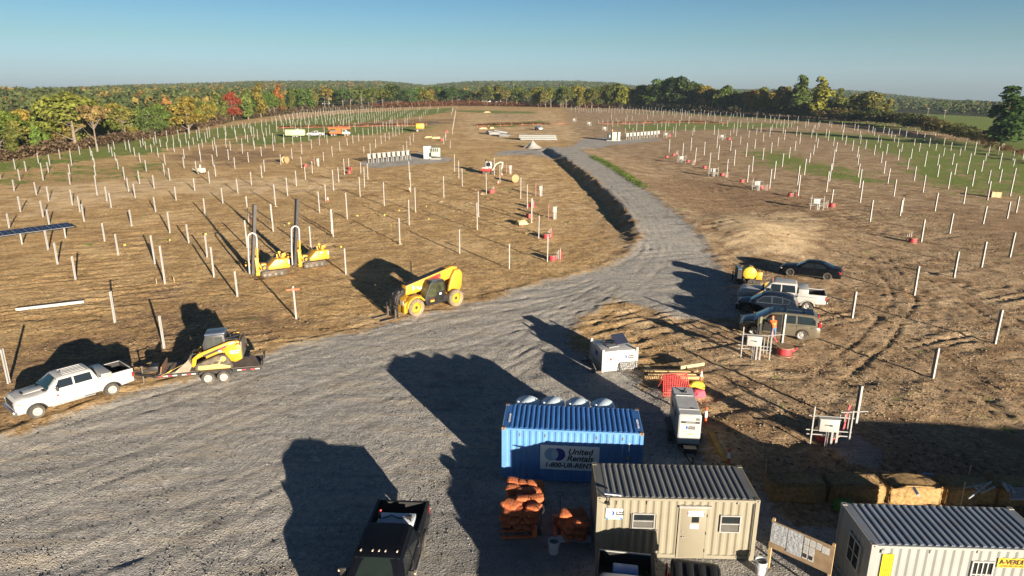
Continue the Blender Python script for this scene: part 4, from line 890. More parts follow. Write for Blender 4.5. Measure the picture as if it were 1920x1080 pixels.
# ---- grey rental office, lower right
GREYC = mat('grey_container_paint', (.235, .245, .24), .5, var=.06, sc=1.1, dirt=.12, dirtcol=(.24, .21, .17)); GREYR = mat('grey_roof_paint', (.16, .19, .24), .45, var=.15, sc=1.2, dirt=.35, dirtcol=(.20, .15, .11))
bl, br = at(1599, 950, h=2.59), at(1889, 958, h=2.59); fl = at(1635.6, 1022, h=2.59); ang = math.atan2(br.y-bl.y, br.x-bl.x); o = fl-Vector((0, 0, 2.59)); L_ = (br-bl).length; D_ = (fl-bl).length; print('grey', L_, D_, math.degrees(ang))
grey = container('rental_office', 'pale grey container office with a yellow stripe and barred window, lower right corner', 'site office', o, ang, 6.06, 2.44, 2.59, GREYC, GREYR, mat('grey_casting', (.30, .29, .27), .6), roof_pitch=.25)
F = Frame(o, ang); f = lambda a, b2: F.at(*a)+F.at(*b2)
x0, z1 = F.at(1656, 1039); panel(grey, 'yellow_stripe', x0, x0+.38, .75, z1, .012, mat('stripe_yellow', (.50, .34, .015), .5), wave=1)
x0, z1 = F.at(1826, 1054); x1, _ = F.at(1863, 1054); window(grey, x0, x1, z1-.95, z1, .02, rail=True, grid=(4, 2), fm=WHITE)
x0, z1 = F.at(1873, 1047); x1, z0 = F.at(1913, 1062); panel(grey, 'sign_panel', x0, x0+1.0, z1-.36, z1, .012, PYEL, wave=1)
text(grey, 'lettering', 'A-VERDI', .25, (x0+.06, -.004, z1-.22), (R(90), 0, 0), mat('print_brown', (.06, .025, .012), .6), bold=.006, sx=.83)
for k in range(2): panel(grey, 'sign_line', x0+.12, x0+.88, z1-.28-.04*k, z1-.265-.04*k, -.004, mat('print_brown', (.06, .025, .012), .6), th=.002)
we = MB(); yy = 1.05
fo = MB()
for a, b2, c, d2 in ((.62, 1.5, 2.0, 2.06), (.62, 1.5, .99, 1.05), (.62, .68, 1.05, 2.0), (1.44, 1.5, 1.05, 2.0), (1.04, 1.08, 1.05, 2.0)): fo.bx(-.03, .02, a, b2, c, d2)
fo.bx(-.028, .018, .68, 1.44, 1.5, 1.54); wo = fo.build('window', WHITE, grey); MB().bx(-.012, .0, .68, 1.44, 1.05, 2.0).build('pane', DARKG, wo)
for px in (1655, 1746, 1835): xx, zz = F.at(px, 1033); MB().bx(xx-.03, xx+.03, -.012, .03, zz-.1, zz+.03).build('vent_hood', GREYC, grey)
# a further container beyond the right-hand picture edge; its shadow crosses the ground behind the bales
GZ = lambda x, y: float(gz(x, y))
container('storage_container', 'grey storage container beyond the right end of the bale row', 'container', (23.0, 18.2, 0), R(-6), 12.0, 2.44, 2.75, GREYC, GREYR, GREYC, roof_pitch=.25)
# ---- four portable toilets behind the blue container
TOI = mat('toilet_plastic', (.38, .52, .64), .45, var=.05); TOIR = mat('toilet_roof', (.62, .75, .84), .6, var=.04)
def toilet(label, p, rz):
    t = thing('portable_toilet', label, 'portable toilet', p, rz, 'portable toilets behind the blue container')
    b = MB().bx(-.55, .55, -.58, .58, .12, 2.0); b.build('cabin', TOI, t, bevel=.04)
    MB().bx(-.6, .6, -.62, .62, 0, .12).build('skid', BLACK, t)
    r = MB(); n = 9
    r.grid([[(-.58+1.16*i/n, y, 2.0+hh*math.sin(math.pi*(.10+.80*i/n))**.7) for i in range(n+1)] for y, hh in ((-.62, .0), (-.60, .42), (-.5, .49), (.5, .49), (.60, .42), (.62, .0))])
    r.build('roof', TOIR, t, smooth=50)
    MB().bx(-.38, .38, .58, .605, .2, 1.92).build('door', TOIR, t, bevel=.01)
    MB().cyl((-.4, -.3, 2.1), (-.4, -.3, 2.52), .05).build('vent_pipe', TOIR, t)
    return t
ob = blue.location; ca, sa = math.cos(blue.rotation_euler.z), math.sin(blue.rotation_euler.z)
for k, lab in enumerate(('leftmost of the four pale blue portable toilets behind the blue container', 'pale blue portable toilet, second from the left behind the blue container', 'pale blue portable toilet, third from the left behind the blue container', 'rightmost of the four pale blue portable toilets behind the blue container')):
    x, y = .95+k*1.24, 3.2; toilet(lab, (ob.x+x*ca-y*sa, ob.y+x*sa+y*ca, 0), blue.rotation_euler.z+R(2*k-3))
# ================================================================ road vehicles
RUB = mat('tyre_rubber', (.045, .042, .038), .9, var=.25, sc=8, dirt=.75, dirtcol=(.15, .125, .095)); RIMW = mat('rim_white', (.42, .41, .39), .4, .3, dirt=.2); RIMD = mat('rim_dark', (.10, .10, .10), .35, .7); CHROME = mat('chrome', (.55, .55, .55), .18, .9, var=.05)
BPAINT = mat('black_car_paint', (.004, .005, .008), .25, var=.1, spec=.12, dirt=.03, dirtcol=(.05, .045, .04)); NAVYP = mat('dark_blue_car_paint', (.008, .012, .022), .25, var=.1, coat=.05, spec=.3, dirt=.05, dirtcol=(.06, .055, .05)); BEIGEP = mat('bronze_car_paint', (.155, .135, .10), .3, .3, var=.06, coat=.4, dirt=.3, dirtcol=(.16, .13, .09))
TRIM = mat('black_trim', (.02, .02, .021), .6, var=.15); LAMP = mat('lamp_glass', (.45, .45, .43), .15, .2); REDL = mat('tail_lamp_red', (.40, .012, .015), .2); AMBER = mat('lamp_amber', (.55, .20, .03), .3)
GLASS = mat('tinted_glass', (.010, .013, .015), .05, var=.05, spec=.7, coat=.3); TEAL = mat('windscreen_glass', (.018, .045, .05), .05, var=.1, spec=.7, coat=.3)
WM = {}
RUBT = mat('dusty_tyre', (.16, .125, .085), .95, var=.3, sc=5, dirt=.7, dirtcol=(.30, .235, .15))
def wheel(parent, x, y, r, w_, rimm=RIMW, rr=.6, spokes=8, name='wheel', tyre=None):
    key = (tyre and tyre.name, round(r, 3), round(w_, 3), rimm.name, rr, spokes)
    if key not in WM:
        t = MB(); h = w_/2
        t.lathe([(r*rr, -h*.8), (r*.9, -h), (r*.97, -h*.8), (r, -h*.45), (r, h*.45), (r*.97, h*.8), (r*.9, h), (r*rr, h*.8)], axis='Y', n=28)
        for k in range(28):
            a = 2*math.pi*k/28; t.box((math.cos(a)*r*.985, 0, math.sin(a)*r*.985), (.035, w_*.8, .02), ry=-a-math.pi/2)
        tm = t.build('wheel', tyre or RUB, smooth=50)
        q = MB(); q.lathe([(0, h*.38), (r*.16, h*.45), (r*.2, h*.30), (r*rr*.86, h*.2), (r*rr*.92, h*.72), (r*rr, h*.8)], axis='Y', n=28); q.lathe([(0, -h*.2), (r*rr*.98, -h*.2)], axis='Y', n=20)
        qm = q.build('rim', rimm, smooth=35)
        ho = MB()
        for k in range(spokes):
            a = 2*math.pi*(k+.5)/spokes; ho.cyl((math.cos(a)*r*rr*.62, h*.2, math.sin(a)*r*rr*.62), (math.cos(a)*r*rr*.62, h*.34, math.sin(a)*r*rr*.62), r*rr*.62*3.14/spokes*.55, n=8)
        if not spokes: ho.cyl((0, h*.3, 0), (0, h*.5, 0), r*.17, n=14)
        hm = ho.build('rim_hole', INK); WM[key] = (tm.data, qm.data, hm.data)
        for o in (tm, qm, hm): bpy.data.objects.remove(o)
    a, b2, c = WM[key]; o = bpy.data.objects.new(name, a); COL.objects.link(o); o.parent = parent; o.location = (x, y, r)
    if y < 0: o.rotation_euler = (0, 0, math.pi)
    for n, d in (('rim', b2), ('rim_hole', c)): k = bpy.data.objects.new(n, d); COL.objects.link(k); k.parent = o
    return o
def hermite(tab, x):
    xs = [p[0] for p in tab]; return [float(np.interp(x, xs, [p[i] for p in tab])) for i in range(1, len(tab[0]))]
def arch_stations(x0, x1, axles, r, n=9):
    xs = list(np.linspace(x0, x1, 30))
    out = [(x, None) for x in xs if all(abs(x-a) > r+.02 for a in axles)]
    for a in axles:
        out += [(a-r-.001, None), (a+r+.001, None)]+[(a+r*math.cos(t_), r*math.sin(t_)) for t_ in np.linspace(0, math.pi, n)]
    return sorted(out, key=lambda q: q[0])
def loft_body(tab, x0, x1, axles, wr, ar, zlow, lz=None):
    """tab rows: (x, z_top, half_width, crown) sampled along the length; wheel arches cut from the lower edge"""
    rows = []
    for x, az in arch_stations(x0, x1, axles, ar):
        zt, hw, cr = hermite(tab, x); zb = zlow if az is None else max(zlow, wr+az*.96)
        zl = hermite(lz, x)[0] if lz else zb; zb = max(zb, zl); h = max(zt-zb, .02)
        half = [(0, zb), (hw*.93, zb), (hw*.985, zb+.10*h), (hw, zb+.5*h), (hw*.985, zb+.80*h), (hw*.955, zb+.93*h), (hw*.87, zt), (hw*.45, zt+cr*.8), (0, zt+cr)]
        rows.append([(x, y, z) for y, z in half]+[(x, -y, z) for y, z in half[-2:0:-1]])
    m = MB(); m.grid(rows, close=True); n = len(rows[0]); m.add(rows[0], [tuple(range(n))]); m.add(rows[-1], [tuple(range(n))]); return m
def cabin(prof, hwb, hwr, zb, zr):
    """prof: roof outline [(x, z)] from windscreen foot over the roof to the rear foot"""
    hw = lambda z: hwb+(hwr-hwb)*min(1, max(0, (z-zb)/(zr-zb)))
    rows = []
    for x, z in prof:
        z = max(z, zb+.005); h = z-zb
        half = [(hwb, zb-.05), (hw(zb+h*.5), zb+h*.5), (hw(z)-.01, zb+h*.88), (hw(z)-.06, z-.012*min(1, h*3)), (hw(z)*.75, z+.012*min(1, h*3)), (0, z+.03*min(1, h*3))]
        rows.append([(x, y, q) for y, q in half]+[(x, -y, q) for y, q in half[-2::-1]])
    m = MB(); m.grid(rows); return m, hw
def side_glass(parent, poly, hw, m=GLASS, name='side_window', off=.008):
    for s in (1, -1):
        w_ = MB(); a = [(x, s*(hw(z)+off), z) for x, z in poly]; b2 = [(x, s*(hw(z)-.02), z) for x, z in poly]; n = len(poly)
        w_.add(a+b2, [tuple(range(n))]+[(i, (i+1) % n, (i+1) % n+n, i+n) for i in range(n)]); w_.build(name, m, parent)
def screen(parent, p0, p1, hw, k, m=TEAL, name='windscreen', off=.014, bow=.05):
    """glass between two points of the roof outline"""
    (xa, za), (xb, zb_) = p0, p1; rows = []; d = Vector((xb-xa, 0, zb_-za)).normalized(); n = Vector((-d.z, 0, d.x)); n = n if n.z > 0 else -n; sg = 1 if n.x > 0 else -1
    for f in (0, .5, 1):
        x = xa+(xb-xa)*f; z = za+(zb_-za)*f; w_ = hw(z)*k; rows.append([(x+n.x*off+sg*bow*(1-(2*q-1)**2)*.3, w_*(2*q-1), z+n.z*off+.03*(1-(2*q-1)**2)) for q in np.linspace(0, 1, 7)])
    return MB().grid(rows).build(name, m, parent, smooth=40, fix=False)
def place2(root, pf, pr, wb, ht, side=1, xm=0, sc=None):
    """set a vehicle on the ground by the contact points of its two visible wheels"""
    a, b2 = at(*pf), at(*pr); d = a-b2; rz = math.atan2(d.y, d.x); s = sc or max(.93, min(1.07, d.length/wb)); print(root.name, 'wheelbase', round(d.length, 2), wb)
    u = Vector((math.cos(rz), math.sin(rz), 0)); v = Vector((-u.y, u.x, 0)); m = (a+b2)/2-v*side*ht*s-u*xm*s
    root.location = (m.x, m.y, float(gz(m.x, m.y))-.02); root.rotation_euler = (0, 0, rz); root.scale = (s, s, s)
def mirrors(body, x, y, z, m=TRIM, w_=.14, h=.2):
    for s in (1, -1):
        q = MB(); q.box((x, s*(y+.12), z), (.10, w_, h)); q.bar((x, s*(y-.05), z-.05), (x, s*(y+.1), z-.05), .04); q.build('mirror', m, body, bevel=.02)
def seams(parent, xs, y, z0, z1, m=TRIM):
    for s in (1, -1):
        w_ = MB()
        for x in xs: w_.bx(x-.007, x+.007, s*y-.012, s*y+.004, z0, z1)
        w_.build('door_seam', m, parent)
def handles(parent, xs, y, z, m):
    for s in (1, -1):
        for x in xs: MB().bx(x-.1, x+.1, s*y-.01, s*y+.03, z-.02, z+.02).build('door_handle', m, parent, bevel=.008)
def pickup(name, label, paint, L_=6.3, W=2.04, wb=4.0, H=1.98, wr=.41, fa=2.12, cab=(1.5, .78, -.95, -1.22), belt=1.30, hood=(1.20, 1.29), bedz=1.34, bedlen=None, rim=RIMW, flare=0, glass=GLASS, sq=0, liner=True, trimm=None, handle=None, ws=TEAL, spokes=10):
    t = thing(name, label, 'pickup truck'); hw = W/2; fx = fa+1.0; ra = fa-wb; rx = fx-L_; cb = cab[3]-.04; trimm = trimm or TRIM
    tab = [(cb, belt, hw, .0), (cab[0]-.1, belt, hw, .0), (cab[0], hood[1], hw*.99, .04), (fx-.5, hood[0]+.05, hw*.975, .05), (fx-.16, hood[0]+.0, hw*.96, .04), (fx-.03, hood[0]-.08, hw*(.92+.03*sq), .02), (fx, hood[0]-.2, hw*(.90+.04*sq), .0)]
    b = loft_body(tab, cb, fx, [fa], wr, wr+.11, .5).build('body', paint, t, smooth=42)
    prof = [(cab[0], belt), (cab[0]-.25*(cab[0]-cab[1]), belt+.30*(H-belt)), (cab[1]+.12, H-.10), (cab[1], H-.03), (cab[1]-.3, H), (cab[2]+.2, H), (cab[2], H-.02), (cab[2]-.08, H-.12), (cab[3], belt)]
    c, hwf = cabin(prof, hw*.965, hw*.80, belt, H); c.build('cab', paint, t, smooth=42)
    screen(t, (cab[0]-.05, belt+.06), (cab[1]+.07, H-.085), hwf, .90, ws); screen(t, (cab[3]-.002+.02, belt+.10), (cab[2]-.08, H-.16), hwf, .8, glass, 'rear_window')
    zt = H-.13; zm = belt+.04; mid = (cab[0]+cab[3])/2-.08
    side_glass(t, [(cab[0]-.42, zm), (cab[1]+.02, zt), (mid+.06, zt), (mid+.06, zm)], hwf, glass); side_glass(t, [(mid-.04, zm), (mid-.04, zt), (cab[2]+.08, zt), (cab[2]+.02, zm)], hwf, glass)
    # cargo bed: floor, two sides with arches, headboard, tailgate
    bd = MB(); n = 9; ar = wr+.11; th = .11
    for s in (1, -1):
        pts = [(cb-.02, .55), (ra+ar, .55)]+[(ra+ar*math.cos(a), max(.55, wr+ar*.96*math.sin(a))) for a in np.linspace(.2, math.pi-.2, n)]+[(ra-ar, .55), (rx+.02, .62), (rx, bedz), (cb-.02, bedz)]
        bd.prism(pts, s*hw-s*.0, s*(hw-th))
    bd.bx(cb-.12, cb-.02, -hw+th, hw-th, .75, bedz-.02); bo = bd.build('cargo_bed', paint, t, bevel=.02)
    MB().bx(rx+.01, rx+.08, -hw+th+.005, hw-th-.005, .68, bedz+.01).build('tailgate', paint, t, bevel=.015)
    ln = MB(); ln.bx(rx+.09, cb-.13, -hw+th+.006, hw-th-.006, .72, .80)
    for s in (1, -1): ln.bx(rx+.09, cb-.13, s*(hw-th-.012), s*(hw-th-.004), .8, bedz-.03); ln.box((ra, s*(hw-.3), .92), (.95, .36, .24))
    ln.bx(rx+.085, rx+.095, -hw+th+.02, hw-th-.02, .8, bedz-.02); ln.build('bed_liner', TRIM, t)
    cp = MB()
    for s in (1, -1): MB().bx(rx+.02, cb-.05, s*(hw-.055)-.05, s*(hw-.055)+.05, bedz+.002, bedz+.02).build('bed_rail_cap', trimm, t)
    if flare:
        for s in (1, -1):
            pts = [(ra+.62, .62)]+[(ra+(ar+.01)*math.cos(a), max(.6, wr+(ar+.01)*.96*math.sin(a))) for a in np.linspace(.25, math.pi-.25, n)]+[(ra-.72, .62), (ra-.78, .9), (ra-.62, 1.10), (ra+.75, 1.14), (ra+.95, .95), (ra+.92, .66)]
            MB().prism(pts, s*(hw+.004), s*(hw+flare)).build('flared_fender', paint, t, bevel=.07, seg=3)
    for s in (1, -1):
        for ax in (fa, ra):
            lip = MB(); yy = hw+(flare if ax == ra else 0)
            for a0, a1 in zip(np.linspace(.15, math.pi-.15, 12)[:-1], np.linspace(.15, math.pi-.15, 12)[1:]):
                p = lambda a: (ax+ar*math.cos(a), s*(yy+.008), wr+ar*.96*math.sin(a)); lip.bar(p(a0), p(a1), .09, .05)
            lip.build('wheel_arch_trim', trimm, t)
            wheel(t, ax, s*(hw-.16+(flare*.9 if ax == ra else 0)), wr, .27, rim, .58, spokes)
        MB().bx(rx-.01, rx+.1, s*hw-.16 if s > 0 else s*hw-.005, s*hw+.005 if s > 0 else s*hw+.16, .9, 1.22).build('tail_lamp', REDL, t, bevel=.015)
        MB().box((fx-.10, s*(hw*.78), hood[0]-.27), (.16, .34, .17), rz=-s*.35).build('headlamp', LAMP, t, bevel=.03)
        MB().box((fx-.22, s*(hw*.935), hood[0]-.22), (.14, .07, .09), rz=-s*.3).build('side_marker', AMBER, t)
        MB().bar((fa-.75, s*(hw-.02), .5), (ra+.95, s*(hw-.02), .5), .10, .05).build('running_board', ALU, t)
        MB().bx(cb-.45 if False else ra+.62, cb+.9, s*hw-.09 if s > 0 else s*hw-.0, s*hw if s > 0 else s*hw+.09, .5, .56).build('sill', TRIM, t)
    MB().box((fx+.03, 0, .62), (.22, W*.93, .26)).build('front_bumper', CHROME if not sq else trimm, t, bevel=.05); MB().box((rx-.04, 0, .66), (.18, W*.92, .2)).build('rear_bumper', CHROME if paint is WHITE else trimm, t, bevel=.04)
    g = MB().box((fx-.012, 0, hood[0]-.32), (.07, W*.62, .36)); g.build('grille', trimm, t, bevel=.02)
    MB().box((cab[0]+.02, 0, belt+.03), (.20, W*.78, .05)).build('cowl', TRIM, t, bevel=.015)
    mirrors(t, cab[0]-.50, hw, belt+.12, TRIM, .22, .30); seams(t, (cab[0]-.55, mid+.02, cab[3]+.06), hw*.998, .62, belt-.03, mat('seam_grey', (.10, .10, .10), .7) if paint is WHITE else TRIM); handles(t, (mid+.28, cab[3]+.30), hw, belt-.16, handle or paint)  # door joints are thin strips, dark grey on white paint
    t['_hw'] = hw; t['_rx'] = rx; t['_cb'] = cb; t['_bedz'] = bedz
    return t
# white pickup towing the trailer, left
w1 = pickup('pickup_truck', 'white crew cab pickup with an aluminium toolbox, hitched to a flatbed trailer', WHITE, rim=RIMW, H=2.04, wr=.42, belt=1.42, hood=(1.33, 1.41), bedz=1.46)
place2(w1, (78, 783), (217, 741), 4.0, 1.02)
MB().bx(w1['_cb']-.72, w1['_cb']-.14, -1.03, 1.03, 1.30, 1.60).build('toolbox', ALU, w1, bevel=.02)
q = MB(); q.box((1.98, 0, 1.445), (1.05, .72, .06), ry=R(4)); q.build('hood_bulge', WHITE, w1, bevel=.03); MB().box((2.50, 0, 1.435), (.10, .46, .05), ry=R(8)).build('hood_scoop', TRIM, w1, bevel=.01)
rr_ = MB()
for k in range(5): rr_.bx(-.75, .45, -.5+k*.25-.02, -.5+k*.25+.02, 2.045, 2.082)
rr_.build('roof_rib', WHITE, w1); MB().prism([(.45, 2.05), (.60, 2.05), (.42, 2.15)], -.03, .03).build('roof_antenna', TRIM, w1)
for s, yy in ((1, 1.026),):
    text(w1, 'door_lettering', 'Wil-Tech', .13, (.30, yy, .98), (R(90), 0, R(180)), GREYT) if False else None
    for k, (xa, xb, zz, m_) in enumerate(((.95, 1.05, 1.02, PRED), (.30, .62, 1.05, GREYT), (-.05, .85, .90, GREYT))): MB().bx(xa, xb, yy-.004, yy+.003, zz, zz+(.10 if k == 0 else .025)).build('door_decal', m_, w1)
# old white dual rear wheel pickup, right
w2 = pickup('pickup_truck', 'older white square cab pickup with flared rear fenders, parked among the dark cars', WHITE, L_=6.2, W=1.96, wb=3.95, H=1.93, wr=.39, fa=2.05, cab=(1.28, .72, -.98, -1.06), belt=1.24, hood=(1.14, 1.20), bedz=1.26, flare=.24, sq=1, spokes=5, trimm=mat('worn_white_trim', (.4, .4, .38), .5))
place2(w2, (1406, 572), (1520, 584), 3.95, 1.12)
MB().bx(w2['_cb']-.78, w2['_cb']-.08, -.96, .96, 1.0, 1.62).build('toolbox', WHITE, w2, bevel=.03)
for k in range(5): MB().box((.70, -.5+k*.25, 1.955), (.07, .06, .04)).build('cab_lamp', AMBER, w2)
# black pickup at the lower edge, seen from the front
k1 = pickup('pickup_truck', 'black crew cab pickup with roof marker lamps, facing the camera at the lower edge', BPAINT, L_=6.4, W=2.06, wb=4.1, H=2.02, wr=.42, belt=1.34, hood=(1.24, 1.33), bedz=1.42, rim=CHROME, handle=CHROME, ws=mat('dark_windscreen', (.012, .018, .016), .06, spec=.7))
def place_rear(root, tail, front, ztail, zfront, xtail, sc=1.0):
    a, b2 = at(*tail, h=ztail), at(*front, h=zfront); d = b2-a; rz = math.atan2(d.y, d.x); u = Vector((math.cos(rz), math.sin(rz), 0)); m = a-u*xtail*sc; print(root.name, 'heading', math.degrees(rz), d.length)
    root.location = (m.x, m.y, float(gz(m.x, m.y))); root.rotation_euler = (0, 0, rz); root.scale = (sc,)*3
place_rear(k1, (757, 938), (711, 1034), 1.42, 2.0, k1['_rx'])
for k in (-.62, -.22, 0, .22, .62): MB().box((.62, k, 2.045), (.10, .055, .045)).build('cab_lamp', mat('cab_lamp_clear', (.5, .42, .36), .3), k1, bevel=.015)
for k in range(4): MB().bx(-.8, .35, -.57+k*.38, -.555+k*.38, 2.03, 2.052).build('roof_rib', BPAINT, k1)
MB().box((1.05, -.42, 1.57), (.012, .25, .02), ry=-.9).build('dash_card', SIGNW, k1)
for s in (1, -1): MB().box((.96, s*1.22, 1.5), (.14, .2, .07)).build('mirror_cap', mat('mirror_lamp', (.40, .32, .24), .4), k1)
# white pickup with the cooler, mostly below the lower edge
w3 = pickup('pickup_truck', 'white pickup whose black-lined bed holds a blue cooler, below the tan office', WHITE, L_=6.0, W=2.02, wb=3.8, H=1.95, bedz=1.38)
place_rear(w3, (1172, 1034), (1172, 1078), 1.38, 1.38, w3['_rx'])
def on_truck(t, x, y, z): m = t.matrix_basis; return m @ Vector((x, y, z))
for t in (w1, w2, k1, w3): t.matrix_basis  # transforms are final
cool = thing('cooler_box', 'blue cooler box standing in the bed of the white pickup', 'cooler', on_truck(w3, w3['_rx']+.75, 0.02, .80), w3.rotation_euler.z+R(90))
MB().bx(-.42, .42, -.24, .24, 0, .36).build('box', mat('cooler_blue', (.05, .17, .46), .5, var=.05), cool, bevel=.03); MB().bx(-.435, .435, -.25, .25, .362, .47).build('lid', mat('cooler_lid_blue', (.09, .26, .58), .45, var=.05), cool, bevel=.04)
br_ = MB()
for s in (-.3, .3): br_.box((s, .245, .33), (.06, .03, .09))
br_.build('latch', INK, cool)
pl_ = thing('leafy_cutting', 'green leafy cuttings lying beside the blue cooler in the truck bed', 'plant', on_truck(w3, w3['_rx']+.85, .68, .80), 0)
Pn = nr.normal(size=(160, 3))*np.array([.14, .16, .08])+np.array([0, 0, .12]); Pn[:, 2] = np.abs(Pn[:, 2]); o_ = quads_obj('leaves', leaves(Pn, np.tile([0, 0, 1.], (160, 1)), .13), LEAF, pl_); o_.color = (.09, .15, .04, 1); MB().tube([(-.2, -.1, .02), (0, 0, .1), (.2, .1, .12)], .012).build('stem', BARK, pl_)
ft = thing('fuel_tank', 'white transfer tank with a black pump hose in the bed of the black pickup', 'fuel tank', on_truck(k1, k1['_cb']-.72, 0.0, .80), k1.rotation_euler.z)
MB().bx(-.32, .32, -.68, .68, 0, .72).build('tank', mat('tank_white', (.45, .50, .56), .4, dirt=.1), ft, bevel=.02)
q = MB(); q.tube([(.1, -.5, .75), (-.05, -.2, .79), (.08, .1, .76), (.02, .45, .78), (.2, .6, .74)], .025); q.box((0, .5, .78), (.16, .16, .12)); q.cyl((.05, -.62, .7), (.05, -.62, .95), .05); q.build('pump_hose', BLACK, ft); MB().cyl((.08, -.60, .93), (.0, -.58, 1.05), .04).build('nozzle', PRED, ft)
# ------------------------------------------------ cars
def car(name, label, cat, paint, L_, W, H, wb, wr, fo, tab, prof, belt, screens, wins, rim=RIMD, spokes=5, zlow=.24, hwr=.74, roofm=None, tail=None, rails=False, low=None):
    t = thing(name, label, cat); hw = W/2; fx = L_/2; fa = fx-fo; ra = fa-wb; rx = -L_/2
    loft_body([(x, z, hw*k, c_) for x, z, k, c_ in tab], rx, fx, [fa, ra], wr, wr+.055, zlow, low).build('body', paint, t, smooth=45)
    c, hwf = cabin(prof, hw*.93, hw*hwr, belt, H); c.build('cabin', roofm or paint, t, smooth=45)
    (a, b2), (c_, d) = screens; screen(t, a, b2, hwf, .90, TEAL); screen(t, c_, d, hwf, .86, GLASS, 'rear_window')
    for w_ in wins:
        if rails:
            mx_ = sum(p[0] for p in w_)/len(w_); mz_ = sum(p[1] for p in w_)/len(w_); side_glass(t, [(mx_+(x-mx_)*1.07, mz_+(z-mz_)*1.12) for x, z in w_], hwf, CHROME, 'window_trim', .004)
        side_glass(t, w_, hwf)
    for s in (1, -1):
        for ax in (fa, ra): wheel(t, ax, s*(hw-.125), wr, .225, rim, .68, spokes)
        MB().box((fx-.16, s*hw*.70, belt-.27), (.26, .34, .12), rz=-s*.5).build('headlamp', LAMP, t, bevel=.03)
        tz, th = tail or (belt-.16, .16)
        MB().box((rx+.09, s*hw*.80, tz), (.16, .30, th), rz=s*.25).build('tail_lamp', REDL, t, bevel=.02)
    MB().box((fx-.02, 0, .52), (.08, W*.6, .18)).build('grille', TRIM, t, bevel=.02); MB().box((0, 0, zlow+.02), (wb-2*wr-.2, W*.955, .10)).build('sill', TRIM, t, bevel=.03)
    mirrors(t, a[0]-.42, hw*.93, belt+.07, paint, .16, .13); xs = sorted({round(w_[0][0]+.03, 2) for w_ in wins}); seams(t, [x for x in xs], hw*.995, .40, belt-.07); handles(t, [w_[-1][0]+.16 for w_ in wins[:2]], hw*.975, belt-.13, paint)
    t['_fa'] = fa; t['_ra'] = ra; return t
sed = car('sedan', 'black sedan with dark wheels parked farthest back on the brown soil', 'car', BPAINT, 5.05, 1.90, 1.47, 3.05, .36, .92,
  [(-2.525, .82, .80, .02), (-2.45, .98, .90, .03), (-2.2, 1.03, .95, .03), (-1.5, 1.0, 1.0, .03), (-.6, .94, .99, .03), (.9, .93, .98, .03), (1.2, .94, .98, .05), (2.2, .82, .94, .05), (2.42, .74, .86, .03), (2.525, .6, .74, .0)],
  [(1.25, .92), (1.0, 1.03), (.45, 1.36), (.25, 1.43), (-.15, 1.47), (-.6, 1.46), (-1.0, 1.40), (-1.75, 1.12), (-2.1, .98)], .93, (((1.12, .98), (.42, 1.37)), ((-1.8, 1.10), (-1.05, 1.385))),
  [[(.78, .97), (.32, 1.32), (-.30, 1.36), (-.33, .97)], [(-.40, .97), (-.37, 1.36), (-.85, 1.33), (-1.25, 1.14), (-1.3, .99)]], rim=RIMD, spokes=5, zlow=.24, hwr=.68)
place2(sed, (1479, 517), (1551, 526), 3.05, .84, xm=(sed['_fa']+sed['_ra'])/2)
suv = car('crossover_car', 'dark blue compact crossover between the white pickup and the bronze minivan', 'car', NAVYP, 4.28, 1.80, 1.64, 2.55, .35, .86,
  [(-2.14, .90, .84, .0), (-2.08, 1.04, .93, .02), (-1.4, 1.06, 1.0, .02), (0, 1.0, .99, .02), (.95, .98, .98, .04), (1.3, .99, .97, .06), (1.9, .90, .90, .05), (2.08, .80, .80, .03), (2.14, .62, .70, .0)],
  [(1.25, .98), (.95, 1.13), (.40, 1.50), (.2, 1.58), (-.3, 1.64), (-1.2, 1.62), (-1.65, 1.55), (-1.85, 1.40), (-2.08, 1.02)], .99, (((1.12, 1.04), (.36, 1.52)), ((-2.04, 1.10), (-1.80, 1.43))),
  [[(.72, 1.03), (.25, 1.45), (-.32, 1.52), (-.34, 1.03)], [(-.42, 1.03), (-.40, 1.52), (-1.05, 1.50), (-1.08, 1.06)], [(-1.15, 1.07), (-1.13, 1.48), (-1.62, 1.36), (-1.5, 1.1)]], rim=RIMD, spokes=7, hwr=.74, rails=True)
place2(suv, (1396, 587), (1473, 597), 2.55, .79, xm=(suv['_fa']+suv['_ra'])/2)
van = car('minivan', 'bronze minivan with a dark roof and its front door open, nearest of the parked cars', 'minivan', BEIGEP, 5.14, 1.98, 1.75, 3.08, .36, .95,
  [(-2.57, .95, .86, .0), (-2.52, 1.06, .95, .0), (-1.5, 1.06, 1.0, .0), (1.0, 1.03, .99, .0), (1.5, 1.05, .98, .05), (2.2, .92, .92, .06), (2.45, .80, .84, .04), (2.57, .62, .74, .0)],
  [(1.65, 1.04), (1.3, 1.20), (.75, 1.58), (.5, 1.69), (0, 1.75), (-1.6, 1.75), (-2.15, 1.70), (-2.38, 1.58), (-2.54, 1.06)], 1.05, (((1.5, 1.10), (.72, 1.60)), ((-2.51, 1.14), (-2.36, 1.60))),
  [[(-.20, 1.10), (-.20, 1.62), (-.98, 1.63), (-1.0, 1.10)], [(-1.12, 1.10), (-1.10, 1.63), (-2.02, 1.60), (-2.22, 1.42), (-2.26, 1.12)]], rim=RIMW, spokes=7, hwr=.80, tail=(1.18, .34))
place2(van, (1412, 627), (1502, 637), 3.08, .88, xm=(van['_fa']+van['_ra'])/2)
rf = MB(); rf.grid([[(x, y, 1.765+.012*math.cos(y*1.6)) for y in np.linspace(-.72, .72, 6)] for x in np.linspace(.45, -2.1, 5)]); rf.build('roof_panel', NAVYP, van, smooth=40, fix=False)
for x in (-.35, -1.55): MB().box((x, 0, 1.80), (.06, 1.5, .03)).build('roof_bar', TRIM, van, bevel=.01)
